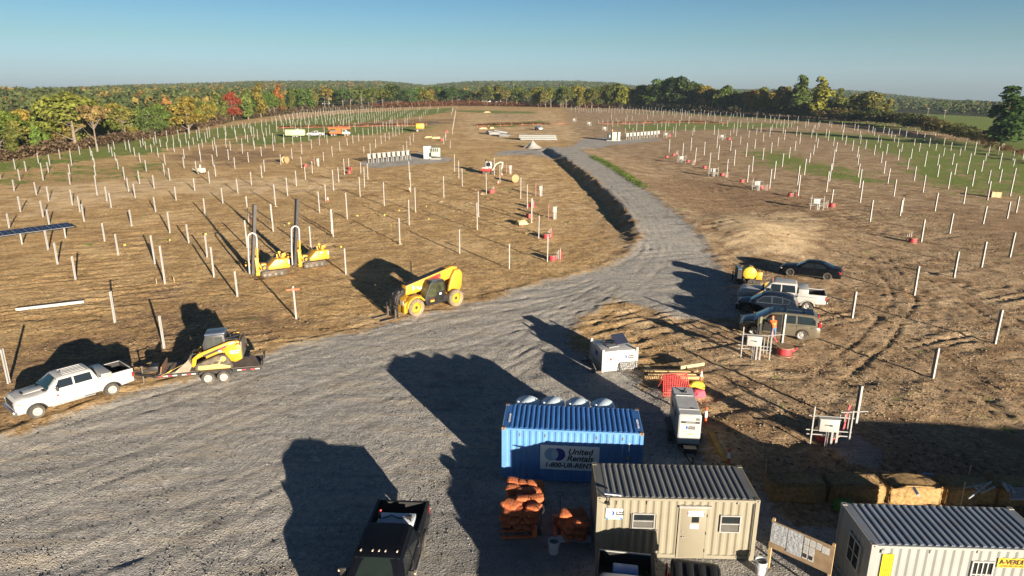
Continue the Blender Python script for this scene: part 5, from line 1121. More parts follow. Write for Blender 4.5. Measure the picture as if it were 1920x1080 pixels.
MB().prism([(.95, .42), (.95, 1.10), (.62, 1.45), (.45, 1.60), (-.12, 1.63), (-.12, .42)], .84, .995).build('door_opening', mat('car_interior', (.012, .011, .010), .9), van); 
do = MB(); do.M = Matrix.Translation((1.0, .985, 0)) @ Matrix.Rotation(R(-112), 4, 'Z'); 
do.prism([(0, .42), (0, 1.08), (-1.05, 1.08), (-1.08, .42)][::1], -.04, .06); od = do.build('open_door', mat('door_lining', (.035, .035, .033), .7), van, bevel=.02)
wn = MB(); wn.M = do.M.copy(); wn.prism([(-.05, 1.10), (-.42, 1.50), (-.98, 1.58), (-1.05, 1.10)], -.005, .02); wn.build('door_window', mat('clear_door_glass', (.16, .17, .11), .1), od)
fr = MB(); fr.M = do.M.copy(); pts = [(-.02, 1.08), (-.42, 1.54), (-1.0, 1.62), (-1.09, 1.08)]
for a, b2 in zip(pts, pts[1:]): fr.bar((a[0], .008, a[1]), (b2[0], .008, b2[1]), .05, .04)
fr.build('window_frame', BEIGEP, od)
# hardtop at the lower edge
jp = car('off_road_car', 'black hardtop off-road car with ribbed roof, cut by the lower edge', 'car', BPAINT, 4.4, 1.86, 1.86, 2.7, .40, .8,
  [(-2.2, .6, .9, .0), (-2.18, 1.12, .98, .0), (-.5, 1.12, 1.0, .0), (.6, 1.12, .98, .0), (.8, 1.14, .9, .03), (2.0, 1.08, .84, .03), (2.2, .7, .8, 0)],
  [(.95, 1.1), (.78, 1.5), (.62, 1.80), (.5, 1.85), (0, 1.86), (-1.6, 1.86), (-2.0, 1.85), (-2.12, 1.8), (-2.18, 1.12)], 1.12, (((.9, 1.2), (.66, 1.75)), ((-2.165, 1.2), (-2.13, 1.75))),
  [[(.55, 1.16), (.40, 1.72), (-.35, 1.74), (-.37, 1.16)], [(-.45, 1.16), (-.43, 1.74), (-1.0, 1.74), (-1.02, 1.16)], [(-1.1, 1.16), (-1.08, 1.74), (-2.0, 1.74), (-2.02, 1.16)]], hwr=.90, tail=(1.0, .3), rim=RIMD)
place_rear(jp, (1304, 1046), (1306, 1072), 1.86, 1.86, -2.1, .95)
for k in range(4): 
    y = -.60+k*.40; MB().bx(-1.85, .1, y-.125, y+.125, 1.875, 1.905).build('roof_rib', TRIM, jp, bevel=.02)
MB().bx(-2.24, -2.12, -1.0, -.92, .6, 1.5).build('red_canister', PRED, jp, bevel=.02)
# ================================================================ machines
CATY = mat('machine_yellow', (.47, .245, .014), .45, var=.08, sc=2, dirt=.35, dirtcol=(.30, .20, .09)); CATD = mat('dusty_yellow', (.42, .28, .10), .7, var=.15, sc=3, dirt=.6, dirtcol=(.33, .25, .15))
STEEL = mat('worn_steel', (.14, .125, .11), .6, .4, var=.3, sc=4, dirt=.4); TRACK = mat('track_rubber', (.055, .048, .04), .9, var=.3, sc=6, dirt=.8, dirtcol=(.20, .155, .10)); TAPER = mat('tape_red', (.42, .03, .03), .5); TAPEW = mat('tape_white', (.5, .5, .48), .5)
WOODD = mat('grey_deck_board', (.12, .095, .078), .85, var=.3, sc=2.5); WOOD = mat('timber', (.42, .29, .14), .8, var=.2, sc=3); WOODP = mat('pale_timber', (.48, .36, .20), .8, var=.2, sc=3); SILV = mat('silver_tube', (.48, .47, .45), .35, .5)
def basis(t): return Matrix.Translation(t.location) @ Matrix.Rotation(t.rotation_euler.z, 4, 'Z') @ Matrix.Scale(t.scale[0], 4)
# ---- flatbed trailer behind the white pickup
hitch = basis(w1) @ Vector((w1['_rx']-.35, 0, 0)); tail = (at(493, 690, h=.75)+at(493, 664, h=.75))/2; tail.z = 0
d = hitch-tail; Lt = Vector((d.x, d.y)).length; rz = math.atan2(d.y, d.x); u = Vector((math.cos(rz), math.sin(rz), 0))
tr = thing('flatbed_trailer', 'black flatbed trailer with a plank deck and red and white tape, carrying a yellow loader', 'trailer', (hitch.x, hitch.y, 0), rz)
axl = [(at(px, py)-hitch).dot(u) for px, py in ((396, 714), (425, 706))]; axm = sum(axl)/2; axl = (axm+.44, axm-.44); DW = .98
f_ = MB(); f_.bx(-Lt, -1.5, -DW-.02, -DW+.08, .58, .76); f_.bx(-Lt, -1.5, DW-.08, DW+.02, .58, .76); f_.bx(-1.58, -1.42, -DW, DW, .58, .76); f_.bar((-1.5, -DW+.1, .62), (-.1, 0, .58), .09, .14); f_.bar((-1.5, DW-.1, .62), (-.1, 0, .58), .09, .14)
for k in range(8): f_.bx(-Lt+.3+k*.75, -Lt+.38+k*.75, -DW+.08, DW-.08, .60, .72)
f_.build('frame', BLACK, tr)
d_ = MB(); nb = 9
for k in range(nb): y = -DW+.09+k*(2*DW-.18)/nb; d_.bx(-Lt+.02, -1.6, y+.006, y+(2*DW-.18)/nb-.006, .742, .79)
d_.build('deck', WOODD, tr)
for s in (1, -1):
    g = MB(); y0, y1 = s*(DW+.04), s*(DW+.30)
    g.prism([(axl[1]-.50, .62), (axl[1]-.46, .80), (axl[1]-.3, .86), (axl[0]+.3, .86), (axl[0]+.46, .80), (axl[0]+.50, .62), (axl[0]+.46, .62), (axl[0]+.28, .82), (axl[1]-.28, .82), (axl[1]-.46, .62)], y0, y1); g.build('fender', BLACK, tr)
    for a in axl: wheel(tr, a, s*(DW+.17), .39, .22, RIMW, .58, 8)
    tp = [MB(), MB()]; n = 22
    for k in range(n):
        x0 = -1.6-(Lt-1.7)*k/n; x1 = x0-(Lt-1.7)/n*.98
        if x1 < axl[0]+.55 and x0 > axl[1]-.55: continue
        if k % 5 == 4: continue
        tp[k % 2].bx(x1, x0, s*(DW+.02)-.004, s*(DW+.02)+.006, .64, .70)
    tp[0].build('red_tape', TAPER, tr); tp[1].build('white_tape', TAPEW, tr)
j = MB(); j.cyl((-.55, .18, .05), (-.55, .18, 1.05), .045); j.box((-.55, .18, 1.08), (.12, .12, .06)); j.cyl((-.55, .18, .0), (-.55, .18, .06), .1); j.build('jack', STEEL, tr)
MB().bx(-1.45, -.95, -.35, .3, .76, 1.05).build('winch_box', BLACK, tr, bevel=.02); MB().box((-1.75, .1, 1.0), (.06, 1.5, .45), ry=R(-12)).build('headboard', mat('rust_board', (.17, .09, .05), .8, var=.3), tr)
for s in (-.6, .6): MB().box((-Lt-.03, s, .92), (.08, .55, .35)).build('ramp', BLACK, tr)
# ---- compact track loader on the deck
ctl = thing('track_loader', 'dusty yellow compact track loader with a dark cab, chained on the flatbed trailer', 'loader')
ctl.location = tr.matrix_basis @ Vector(((at(402, 704, h=.79)-hitch).dot(u)+.1, 0, .79)); ctl.rotation_euler.z = rz
tp_ = [(1.10, .22), (1.0, .04), (.88, 0), (-.88, 0), (-1.02, .10), (-1.02, .26), (-.72, .84), (-.55, .93), (-.34, .92), (.95, .44)]
for s in (1, -1):
    y0, y1 = s*.58, s*.98
    tk = MB().prism(tp_, y0, y1).build('track', TRACK, ctl, bevel=.04)
    lg = MB()
    for i in range(len(tp_)):
        a, b2 = Vector(tp_[i]), Vector(tp_[(i+1) % len(tp_)]); n = max(1, int((b2-a).length/.13))
        for k in range(n): q = a.lerp(b2, (k+.5)/n); an = math.atan2(b2.y-a.y, b2.x-a.x); lg.box((q.x, s*.78, q.y), (.05, .41, .05), ry=-an)
    lg.build('track_lug', TRACK, tk)
    uf = MB(); uf.prism([(.95, .12), (.8, .06), (-.85, .06), (-.92, .2), (-.35, .36), (.9, .34)], s*.60, s*1.0); uf.cyl((-.52, s*.6, .68), (-.52, s*1.01, .68), .17, n=18); uf.prism([(.2, .36), (-.3, .36), (-.42, .6), (-.3, .62)], s*.6, s*.995)
    uf.build('undercarriage', CATD, ctl, bevel=.012)
    vo = MB(); vo.prism([(.1, .40), (-.18, .40), (-.36, .58), (.0, .5)], s*.985, s*1.005); vo.build('undercarriage_gap', INK, ctl)
    am = MB(); am.prism([(-1.35, 1.60), (-1.28, 1.72), (-.9, 1.70), (.85, 1.06), (1.18, .80), (1.30, .32), (1.18, .24), (1.05, .34), (.96, .72), (.70, .86), (-1.2, 1.40)], s*.70, s*.90); ao = am.build('loader_arm', CATY, ctl, bevel=.02)
    MB().prism([(.62, .95), (.50, .86), (-.42, 1.22), (-.30, 1.31)], s*.89, s*.912).build('arm_recess', BLACK, ao)
    sp = MB(); sp.prism([(-.55, 1.18), (-1.4, 1.5), (-1.55, 1.4), (-1.58, .55), (-1.2, .38), (-.95, .44), (-.65, .95)], s*.62, s*.86); so = sp.build('side_panel', CATY, ctl, bevel=.015)
    if s > 0:
        MB().prism([(-1.20, 1.0), (-1.38, 1.18), (-1.24, .88)], .862, .868).build('logo_mark', PRED, so); text(so, 'lettering', 'CAT', .27, (-.92, .872, .93), (R(90), 0, R(180)), SIGNW, bold=.012)
        MB().prism([(-.28, 1.17), (-.72, 1.34), (-.84, 1.50), (-.62, 1.43), (-.22, 1.27)], .902, .908).build('red_flash', PRED, ao); text(ao, 'lettering', '299', .12, (-.30, .912, 1.13), (R(90), R(20), R(180)), SIGNW, bold=.006); MB().prism([(-.95, 1.585), (-1.2, 1.68), (-1.2, 1.62), (-.95, 1.525)], .902, .908).build('model_plate', SIGNW, ao)
bd = MB(); bd.bx(-1.35, .5, -.58, .58, .42, 1.05); bd.prism([(-.55, 1.0), (-1.5, .7), (-1.5, 1.55), (-1.3, 1.62), (-.55, 1.30)], -.6, .6); bd.build('body', CATY, ctl, bevel=.02)
MB().bx(-1.62, -1.51, -.8, .8, .55, 1.62).build('rear_door', STEEL, ctl, bevel=.03); gq = MB(); gq.bx(-1.40, -.65, -.45, .45, 1.56, 1.72); gq.cyl((-.95, .2, 1.7), (-.95, .2, 1.95), .06); gq.bar((-1.4, .5, 1.6), (-1.6, .75, 2.05), .05); gq.bar((-.7, .35, 1.75), (-1.5, .62, 2.0), .07); gq.build('engine_cover', BLACK, ctl)
cb = MB(); cb.prism([(.58, .75), (.62, 1.5), (.42, 2.02), (-.62, 2.06), (-.70, 1.45), (-.60, .95)], -.52, .52); co = cb.build('cab', mat('cab_dark', (.035, .036, .038), .5), ctl, bevel=.03)
MB().prism([(.46, 2.03), (.44, 2.14), (-.60, 2.18), (-.72, 2.10), (-.68, 2.07)], -.56, .56).build('cab_roof', mat('cab_roof_slate', (.07, .09, .13), .3, coat=.3), co, bevel=.04)
for s in (1, -1): MB().prism([(.40, 1.25), (.36, 1.85), (-.02, 1.90), (-.02, 1.2)], s*.521, s*.528).build('cab_window', mat('cab_glass', (.05, .055, .05), .15), co); MB().prism([(-.08, 1.25), (-.08, 1.9), (-.50, 1.92), (-.56, 1.5), (-.45, 1.35)], s*.521, s*.528).build('cab_window', mat('cab_glass', (.05, .055, .05), .15), co)
bk = MB()
for s in (1, -1): bk.prism([(2.30, .0), (1.45, .02), (1.28, .35), (1.42, .74)], s*.93, s*.98)
bk.prism([(2.36, .0), (2.36, .035), (1.47, .05), (1.33, .36), (1.45, .76), (1.40, .77), (1.25, .35), (1.43, .0)], -.93, .93); bk.build('bucket', mat('bucket_steel', (.24, .20, .15), .7, .2, var=.3, sc=3, dirt=.5, dirtcol=(.34, .27, .18)), ctl)
hb = MB()
for s in (.45, -.45): hb.bar((1.3, s, .5), (1.05, s, .35), .1); hb.tube([(.9, s*.7, .95), (1.3, s*.8, .85), (1.25, s*.7, .45)], .03)
hb.bx(1.18, 1.30, -.6, .6, .12, .6); hb.build('coupler', BLACK, ctl)
st = thing('tie_down_strap', 'yellow ratchet strap running from the loader bucket to the trailer front', 'strap', (0, 0, 0)); mm = tr.matrix_basis; c0 = mm.inverted() @ ctl.location
sm = MB(); sm.M = mm.copy(); p0 = Vector((c0.x+1.3, .75, 1.45)); p1 = Vector((-1.75, 1.03, .72)); sm.bar(p0, p1, .05, .012); sm.box(p0.lerp(p1, .7), (.3, .1, .05), ry=R(30)); sm.build('webbing', mat('strap_yellow', (.5, .33, .06), .7), st)
# ---- telehandler
th = thing('telehandler', 'yellow telescopic handler with a black cab, forks lowered, at the gravel edge', 'telehandler')
wbt = 3.65; fa, ra = 1.825, -1.825; rw = .67
ch = MB(); ch.bx(-2.6, 2.45, -.55, .55, .62, 1.05); ch.prism([(2.45, .35), (2.75, .35), (2.75, 1.15), (2.1, 1.45), (1.0, 1.32), (.9, 1.05), (2.45, 1.05)], -.62, .62); ch.build('chassis', CATY, th, bevel=.03)
for s in (1, -1):
    fb = MB(); n = 10; arc = [(fa+.86*math.cos(a), .67+.86*math.sin(a)) for a in np.linspace(.1, 2.6, n)]; inn = [(fa+.74*math.cos(a), .67+.74*math.sin(a)) for a in np.linspace(2.6, .1, n)]; fb.prism(arc+inn, s*.62, s*1.14); fb.prism([(2.55, .38), (2.8, .38), (2.78, 1.1), (2.5, 1.25)], s*.6, s*.95); fb.build('front_fender', CATY, th, bevel=.015)
    for a in (fa, ra): wheel(th, a, s*.96, rw, .42, CATY, .62, 0, tyre=RUBT)
    tw = MB(); tw.prism([(-1.45, 1.0), (-2.45, .95), (-2.75, 1.35), (-2.85, 2.35), (-2.6, 2.72), (-2.15, 2.72), (-1.8, 2.2), (-1.55, 1.5)], s*.36, s*.58); tw.build('boom_tower', CATY, th, bevel=.04)
bm = MB(); bm.prism([(-2.62, 2.30), (-2.55, 2.86), (-2.1, 2.98), (-1.5, 2.86), (2.15, 2.20), (2.20, 1.50), (1.2, 1.54), (-2.1, 2.12)], -.30, .30); bo = bm.build('boom', CATY, th, bevel=.025)
MB().prism([(-1.5, 2.865), (2.12, 2.21), (2.12, 2.24), (-1.5, 2.90)], -.28, .28).build('boom_top_plate', BLACK, bo)
bs = MB(); bs.prism([(2.16, 1.55), (2.16, 1.97), (2.75, 1.92), (3.05, 1.45), (3.15, .55), (2.95, .45), (2.78, 1.0), (2.6, 1.42)], -.22, .22); bs.cyl((2.55, -.4, 1.85), (2.55, .4, 1.85), .12); bs.tube([(2.2, .3, 1.9), (2.9, .34, 1.7), (3.1, .3, .9)], .04); bs.tube([(2.2, -.3, 1.9), (2.9, -.34, 1.7), (3.1, -.3, .9)], .04); bs.build('boom_head', BLACK, th, bevel=.02)
fc = MB()
for z in (.18, .62): fc.bx(3.18, 3.28, -.75, .75, z, z+.1)
for y in (-.72, -.24, .24, .72): fc.bx(3.2, 3.26, y-.03, y+.03, .1, 1.05)
fc.bx(3.18, 3.26, -.75, .75, .98, 1.05); fc.bx(2.95, 3.2, -.3, .3, .25, .7); fc.build('fork_carriage', BLACK, th)
for y in (-.5, .5): fk = MB(); fk.bx(3.28, 3.34, y-.07, y+.07, .06, .75); fk.bx(3.3, 4.5, y-.07, y+.07, .04, .09); fk.build('fork', STEEL, th)
cbm = mat('handler_cab_black', (.014, .014, .015), .4, dirt=.1); ca = MB(); ca.prism([(.95, .62), (1.12, 1.1), (.92, 1.6), (.62, 2.22), (.45, 2.38), (-.62, 2.38), (-.75, 2.2), (-.82, 1.4), (-.55, .62)], .36, 1.14); co = ca.build('cab', cbm, th, bevel=.03)
cg = mat('handler_cab_glass', (.045, .05, .025), .1, var=.5, sc=2.5); MB().prism([(.86, 1.42), (.50, 2.18), (.08, 2.2), (.08, 1.25), (.6, 1.2)], 1.142, 1.15).build('cab_window', cg, co); MB().prism([(-.02, 1.5), (-.02, 2.2), (-.55, 2.2), (-.66, 1.6)], 1.142, 1.15).build('cab_window', cg, co)
w_ = MB(); w_.add([(1.075, .42, 1.25), (1.075, 1.08, 1.25), (.66, 1.08, 2.2), (.66, .42, 2.2)], [(0, 1, 2, 3)]); w_.build('cab_windscreen', cg, co, fix=False)
MB().bx(-.55, .42, .42, 1.08, 2.385, 2.43).build('cab_roof', mat('cab_roof_slate', (.07, .09, .13), .3, coat=.3), co, bevel=.02)
for z0, z1, m_ in ((.86, .98, PYEL), (1.0, 1.06, PRED)): MB().bx(.28, .62, 1.143, 1.152, z0, z1).build('warning_label', m_, co)
MB().bx(-.38, -.2, 1.143, 1.152, 1.28, 1.42).build('warning_label', SIGNW, co)
en = MB(); en.bx(-1.2, 1.0, -1.14, -.42, .6, 1.35); en.build('engine_hood', CATY, th, bevel=.05); MB().bx(-1.15, -.6, .5, 1.1, .62, 1.1).build('side_tank', cbm, th, bevel=.03)
MB().box((2.78, .62, 1.12), (.06, .40, .34)).build('mud_plate', mat('plate_tan', (.42, .34, .25), .7), th)
def on_boom(x, f): return 2.86-(x+1.5)*.181-.68*f
lp = MB(); x0, x1 = .55, -.95; lp.prism([(x0, on_boom(x0, .18)), (x1, on_boom(x1, .18)), (x1, on_boom(x1, .62)), (x0, on_boom(x0, .62))], .301, .309); lp.build('red_sign', PRED, bo)
for k, (xa, s_) in enumerate(((.45, 'SAFE'),)): text(bo, 'lettering', '|||', .16, (xa, .313, on_boom(xa, .52)), (R(90), R(10), R(180)), SIGNW)
text(bo, 'lettering', 'TL1055', .26, (1.28, .313, on_boom(1.28, .80)), (R(90), R(10), R(180)), SIGNW, bold=.008); MB().prism([(1.62, on_boom(1.62, .35)), (1.42, on_boom(1.42, .35)), (1.42, on_boom(1.42, .72)), (1.55, on_boom(1.55, .82))], .301, .309).build('shield_mark', SIGNW, bo)
text(bo, 'lettering', 'CAT', .16, (-1.1, .16, 2.61), (R(-10), 0, R(180)), SIGNW) if False else None
place2(th, (781, 594), (859, 574), wbt, .96+.2)
# ---- two pile drivers
def pile_driver():
    t = thing('pile_driver', 'pd', 'pile driver', sc=1.1)
    for s in (1, -1):
        tp2 = [(.95, .18), (.82, 0), (-1.05, 0), (-1.2, .18), (-1.2, .34), (-1.05, .5), (.82, .5), (.95, .34)]; tk = MB().prism(tp2, s*.42, s*.85).build('track', TRACK, t, bevel=.05); lg = MB()
        for x in np.arange(-1.0, .85, .16): lg.bx(x-.03, x+.03, min(s*.41, s*.86), max(s*.41, s*.86), .49, .525)
        for x in (-.75, -.25, .25, .65): lg.cyl((x, s*.84, .2), (x, s*.87, .2), .13)
        lg.build('track_lug', STEEL, tk)
    MB().bx(-1.0, .95, -.42, .42, .25, .62).build('undercarriage', STEEL, t)
    h = MB(); h.prism([(.25, .62), (.30, .80), (-.35, 1.42), (-1.45, 1.42), (-1.55, 1.30), (-1.55, .58), (.1, .58)], -.72, .72); ho = h.build('engine_hood', CATY, t, bevel=.04)
    for s in (1, -1): MB().bx(-.62, -.60, s*.724-.004, s*.724+.004, .66, 1.36).build('panel_seam', TRIM, ho); MB().bx(-.95, -.72, s*.722-.004, s*.722+.004, 1.18, 1.28).build('decal', SIGNW if True else PRED, ho); MB().bx(-1.52, -1.40, s*.722-.004, s*.722+.004, .95, 1.3).build('decal', mat('decal_lilac', (.3, .24, .42), .6), ho)
    cn = MB(); cn.bx(-1.2, -.95, .1, .45, 1.42, 1.62); cn.bar((-.9, .2, 1.42), (-.82, .2, 1.95), .10); cn.bar((-.62, .35, 1.42), (-.58, .35, 1.8), .12); cn.box((-.84, .2, 1.92), (.22, .14, .18)); cn.box((-1.15, .35, 1.7), (.35, .3, .28), ry=.3); cn.build('control_stand', CATY, t, bevel=.02); MB().bx(-.9, -.45, -.4, .3, 1.425, 1.55).build('seat', BLACK, t, bevel=.03)
    fr = MB(); fr.bx(1.0, 1.28, .30, .62, .15, 1.75); fr.bx(1.0, 1.28, -.62, -.30, .15, 1.75); fr.bx(.98, 1.3, -.62, .62, 1.5, 1.72); fr.bx(.98, 1.3, -.62, .62, .2, .42); fr.bar((.7, .45, .5), (1.05, .45, 1.3), .14); fr.bar((.7, -.45, .5), (1.05, -.45, 1.3), .14); fr.bx(.35, .75, -.3, .35, .6, 1.1); fr.build('front_frame', CATY, t, bevel=.015)
    MT = Matrix.Translation((1.45, 0, .1)) @ Matrix.Rotation(R(-7), 4, 'Y') @ Matrix.Translation((-1.4, 0, 0))
    ma = MB(); ma.M = MT
    for y in (-.16, .16): ma.bx(1.32, 1.52, y-.09, y+.09, .1, 6.1)
    ma.bx(1.46, 1.56, -.24, .24, .1, 6.08); ma.bx(1.3, 1.36, -.15, .15, 2.6, 3.4); ma.build('mast', BLACK, t)
    hm = MB(); hm.M = MT; hm.bx(1.24, 1.44, -.2, .2, 1.8, 2.6); hm.bar((1.3, -.2, 1.6), (1.3, -.3, 3.1), .13); hm.build('hammer', CATY, t, bevel=.015)
    hs = MB(); a = [(1.78, .36, .4), (1.74, .36, 1.8), (1.62, .36, 3.3)]+[(1.27+.34*math.cos(k), .36, 3.5+.34*math.sin(k)) for k in np.linspace(.2, math.pi-.2, 6)]+[(.93, .36, 3.3), (.97, .36, 2.5)]
    hs.tube(a, .078, 7); hs.build('hose_hoop', SILV, t, smooth=60)
    MB().bar((.97, .36, 2.5), (1.05, .36, 1.5), .14).build('hose_mount', CATY, t); ho2 = MB()
    for k in range(6): y = -.3+k*.12; ho2.tube([(.5, y*.8, .7), (.95, y, .25+.05*k), (1.35, y*.9, .25), (1.3, y*.8, .8)], .035, 5)
    ho2.lathe([(.16, -.05), (.26, -.05), (.26, .05), (.16, .05), (.16, -.05)], (.55, .62, .75), 'Y', 14); ho2.build('hydraulic_hose', BLACK, t)
    gr = MB(); gr.box((1.75, -.55, .95), (.35, .25, .14)); gr.tube([(1.5, -.3, 1.0), (1.65, -.5, 1.1), (1.85, -.6, 1.2)], .04); gr.build('pile_gripper', CATY, t)
    return t
pd = pile_driver(); a, b2 = at(470, 521), at(531, 513); d = a-b2; rz = math.atan2(d.y, d.x)
m_ = at(504, 517); pd.location = (m_.x, m_.y+.5, 0); pd.rotation_euler.z = rz; pd['label'] = 'left one of two yellow tracked pile drivers with black masts'; pd['group'] = 'tracked pile drivers'
m_ = at(580, 500); dup(pd, (m_.x, m_.y+.5, float(gz(m_.x, m_.y))), rz+R(4), 'right one of two yellow tracked pile drivers, nearer the handler, with black mast')
# ---- yellow tank skid beside the parked cars
tk = thing('tank_skid', 'yellow poly tank on a black skid behind the parked white pickup', 'tank', at(1402, 531), R(172))
lt = MB(); lt.lathe([(.0, -.62), (.25, -.62), (.50, -.58), (.60, -.50), (.60, .50), (.50, .58), (.25, .62), (0, .62)], (0, 0, 1.05), 'Y', 24); to = lt.build('tank', mat('tank_yellow', (.52, .34, .03), .5, var=.05), tk, smooth=40)
MB().cyl((0, 0, 1.6), (0, 0, 1.75), .2, n=16).build('tank_lid', BLACK, to)
s_ = MB(); s_.bx(-.95, .95, -.75, .75, .25, .42); s_.bx(.72, 1.1, -.7, .7, .42, 1.45); s_.bx(-1.0, 1.0, -.6, -.5, 0, .26); s_.bx(-1.0, 1.0, .5, .6, 0, .26); s_.bx(1.2, 1.3, -.9, -.8, .0, .9); s_.bx(.9, 1.8, -.75, -.65, .0, .06)
for x in (-.5, .5): s_.prism([(x-.1, .4), (x+.1, .4), (x+.06, .62), (x-.06, .62)], -.6, .6)
s_.build('skid', BLACK, tk); MB().bx(-1.15, -.62, -.5, .35, .45, 1.15).build('pump_cover', CATY, tk, bevel=.03); MB().bx(.74, 1.08, -.69, .69, 1.452, 1.5).build('hose_reel_cover', mat('reel_blue', (.10, .17, .24), .4), tk)
wheel(tk, -.1, .83, .33, .2, RIMD, .55, 5); wheel(tk, -.1, -.83, .33, .2, RIMD, .55, 5)
# ---- mini excavator, middle distance
ex = thing('mini_excavator', 'white and red mini excavator with a raised cream boom, near the gravel junction', 'excavator', at(915, 326), R(-8))
for s in (1, -1): MB().prism([(1.0, .15), (.85, 0), (-.85, 0), (-1.0, .15), (-1.0, .4), (-.85, .55), (.85, .55), (1.0, .4)], s*.5, s*.95).build('track', TRACK, ex, bevel=.04)
MB().prism([(.9, .62), (.9, .95), (.5, 1.15), (-1.1, 1.15), (-1.25, .95), (-1.2, .62)], -.92, .92).build('lower_body', mat('excavator_red', (.42, .035, .03), .45), ex, bevel=.05); MB().prism([(.2, 1.16), (.1, 1.45), (-1.0, 1.45), (-1.2, 1.2), (-1.15, 1.16)], -.9, .9).build('upper_body', WHITE, ex, bevel=.05)
c = MB().prism([(.75, 1.1), (.78, 1.7), (.6, 2.5), (-.45, 2.55), (-.5, 1.3)], -.1, .9); co = c.build('cab', mat('cab_white', (.45, .45, .45), .4), ex, bevel=.04)
for y, n in ((-.104, -.11), (.904, .91)): MB().prism([(.62, 1.55), (.5, 2.35), (.18, 2.35), (.18, 1.55)], y, n).build('cab_window', DARKG, co); MB().prism([(.1, 1.55), (.1, 2.35), (-.36, 2.35), (-.38, 1.55)], y, n).build('cab_window', DARKG, co)
CREAM = mat('boom_cream', (.50, .46, .36), .5, dirt=.2); MB().prism([(.7, .9), (1.0, 1.0), (1.7, 2.2), (2.6, 2.62), (3.1, 2.5), (3.15, 2.32), (2.6, 2.38), (1.9, 2.0), (1.3, 1.1), (1.2, .75)], -.42, -.18).build('boom', CREAM, ex, bevel=.03); MB().prism([(3.0, 2.6), (3.25, 2.5), (3.2, 1.6), (2.95, .95), (2.8, 1.0), (2.95, 1.8)], -.40, -.2).build('dipper_arm', CREAM, ex, bevel=.02)
MB().prism([(2.95, 1.0), (3.1, .75), (3.0, .35), (2.5, .25), (2.55, .45), (2.75, .55)], -.6, 0).build('bucket', STEEL, ex); MB().bar((1.5, -.3, 1.2), (2.2, -.3, 2.45), .1).build('boom_cylinder', BLACK, ex); MB().bx(-.6, -.3, -.03, .03, 2.55, 2.95).build('beacon_pole', BLACK, ex); MB().bx(1.05, 1.15, -.9, .9, .1, .5).build('dozer_blade', STEEL, ex)
# ================================================================ site equipment and small things
CABLE = mat('red_cable', (.40, .035, .045), .55, var=.15, sc=6); FLANGE = mat('reel_board', (.24, .16, .09), .85, var=.25, sc=4); CONE = mat('cone_orange', (.55, .09, .03), .5); ORBAG = mat('orange_sandbag', (.36, .10, .035), .95, var=.25, sc=3, bump=1.0, bsc=11)
BOXG = mat('cabinet_grey', (.32, .32, .31), .5, var=.05, dirt=.1); CONC = mat('concrete', (.32, .31, .29), .9, var=.15, bump=.3)
def reel(p, label, r=.52, h=.55, rz=0, group='red cable reels in the field', s=1.0, tail=False):
    t = thing('cable_reel', label, 'cable reel', p, rz, group, s)
    for z in (.0, h-.05): MB().lathe([(0, z), (r, z), (r, z+.05), (0, z+.05)], n=22).build('flange', FLANGE, t)
    d = MB(); d.lathe([(r*.62, .05)]+[(r*(.84+.03*(k % 2)), .05+(h-.1)*(k+.5)/9) for k in range(9)]+[(r*.62, h-.05)], n=22); d.build('cable_coil', CABLE, t, smooth=60)
    return t
def cone(p, label, group=None, h=.72):
    t = thing('traffic_cone', label, 'traffic cone', p, rng.uniform(0, 6), group, h/.72)
    MB().bx(-.18, .18, -.18, .18, 0, .035).build('base', CONE, t, bevel=.01); MB().lathe([(.135, .035), (.03, .70), (0, .72)], n=14).build('cone', CONE, t, smooth=50)
    for a, b2 in ((.28, .40), (.48, .58)): f = lambda z: .137-.158*(z-.035)+.004; MB().lathe([(f(a), a), (f(b2), b2)], n=14).build('reflective_band', SIGNW, t, smooth=50, fix=False)
    return t
def station(p, label, rz=0, s=1.0, kind=0, group='white combiner boxes on steel frames'):
    """enclosure carried by a post-and-strut frame"""
    t = thing('combiner_box', label, 'electrical box', p, rz, group, s)
    if kind == 0:
        for x, h in ((-.88, 2.15), (.92, 2.05)): MB().bx(x-.03, x+.03, -.03, .03, -.1, h).build('post', GALV, t)
        for z, a, b2, y in ((1.62, -1.1, 1.05, .06), (.86, -1.15, 1.0, .06), (.62, -1.1, 1.0, .06)): MB().bx(a, b2, y-.025, y+.025, z-.025, z+.025).build('strut', GALV, t)
        for x in (.05, .28): MB().bx(x-.05, x+.05, -.16, -.06, -.1, .95).build('conduit', GALV, t)
        for x in (-.22, -.12, -.02): MB().cyl((x, -.08, -.1), (x, -.08, .95), .025, n=8).build('conduit', mat('conduit_grey', (.14, .15, .17), .6), t)
        b = MB().bx(-.62, .30, -.24, .06, .93, 1.60).build('enclosure', BOXG, t, bevel=.015)
        MB().bx(-.40, -.08, -.256, -.242, 1.28, 1.32).build('isolator_handle', INK, b); MB().box((-.08, -.26, 1.28), (.12, .03, .06)).build('isolator_handle', INK, b); MB().bx(-.5, -.2, -.247, -.242, 1.0, 1.015).build('nameplate', GREYT, b); MB().bx(-.66, .34, -.28, .09, 1.602, 1.625).build('rain_hood', BOXG, b)
    else:
        MB().bx(-.05, .05, -.03, .03, -.1, 1.0).build('post', GALV, t); MB().bx(.2, .26, -.03, .03, -.1, 1.9).build('post', GALV, t); MB().cyl((-.85, 0, -.1), (-.85, 0, 2.1), .03, n=7).build('marker_rod', mat('marker_pink', (.5, .22, .22), .6), t)
        MB().bx(-.26, .20, -.18, .10, .95, 1.75).build('enclosure', BOXG, t, bevel=.02); MB().bx(-.15, .12, -.12, .06, .0, .93).build('conduit', BOXG, t)
    return t
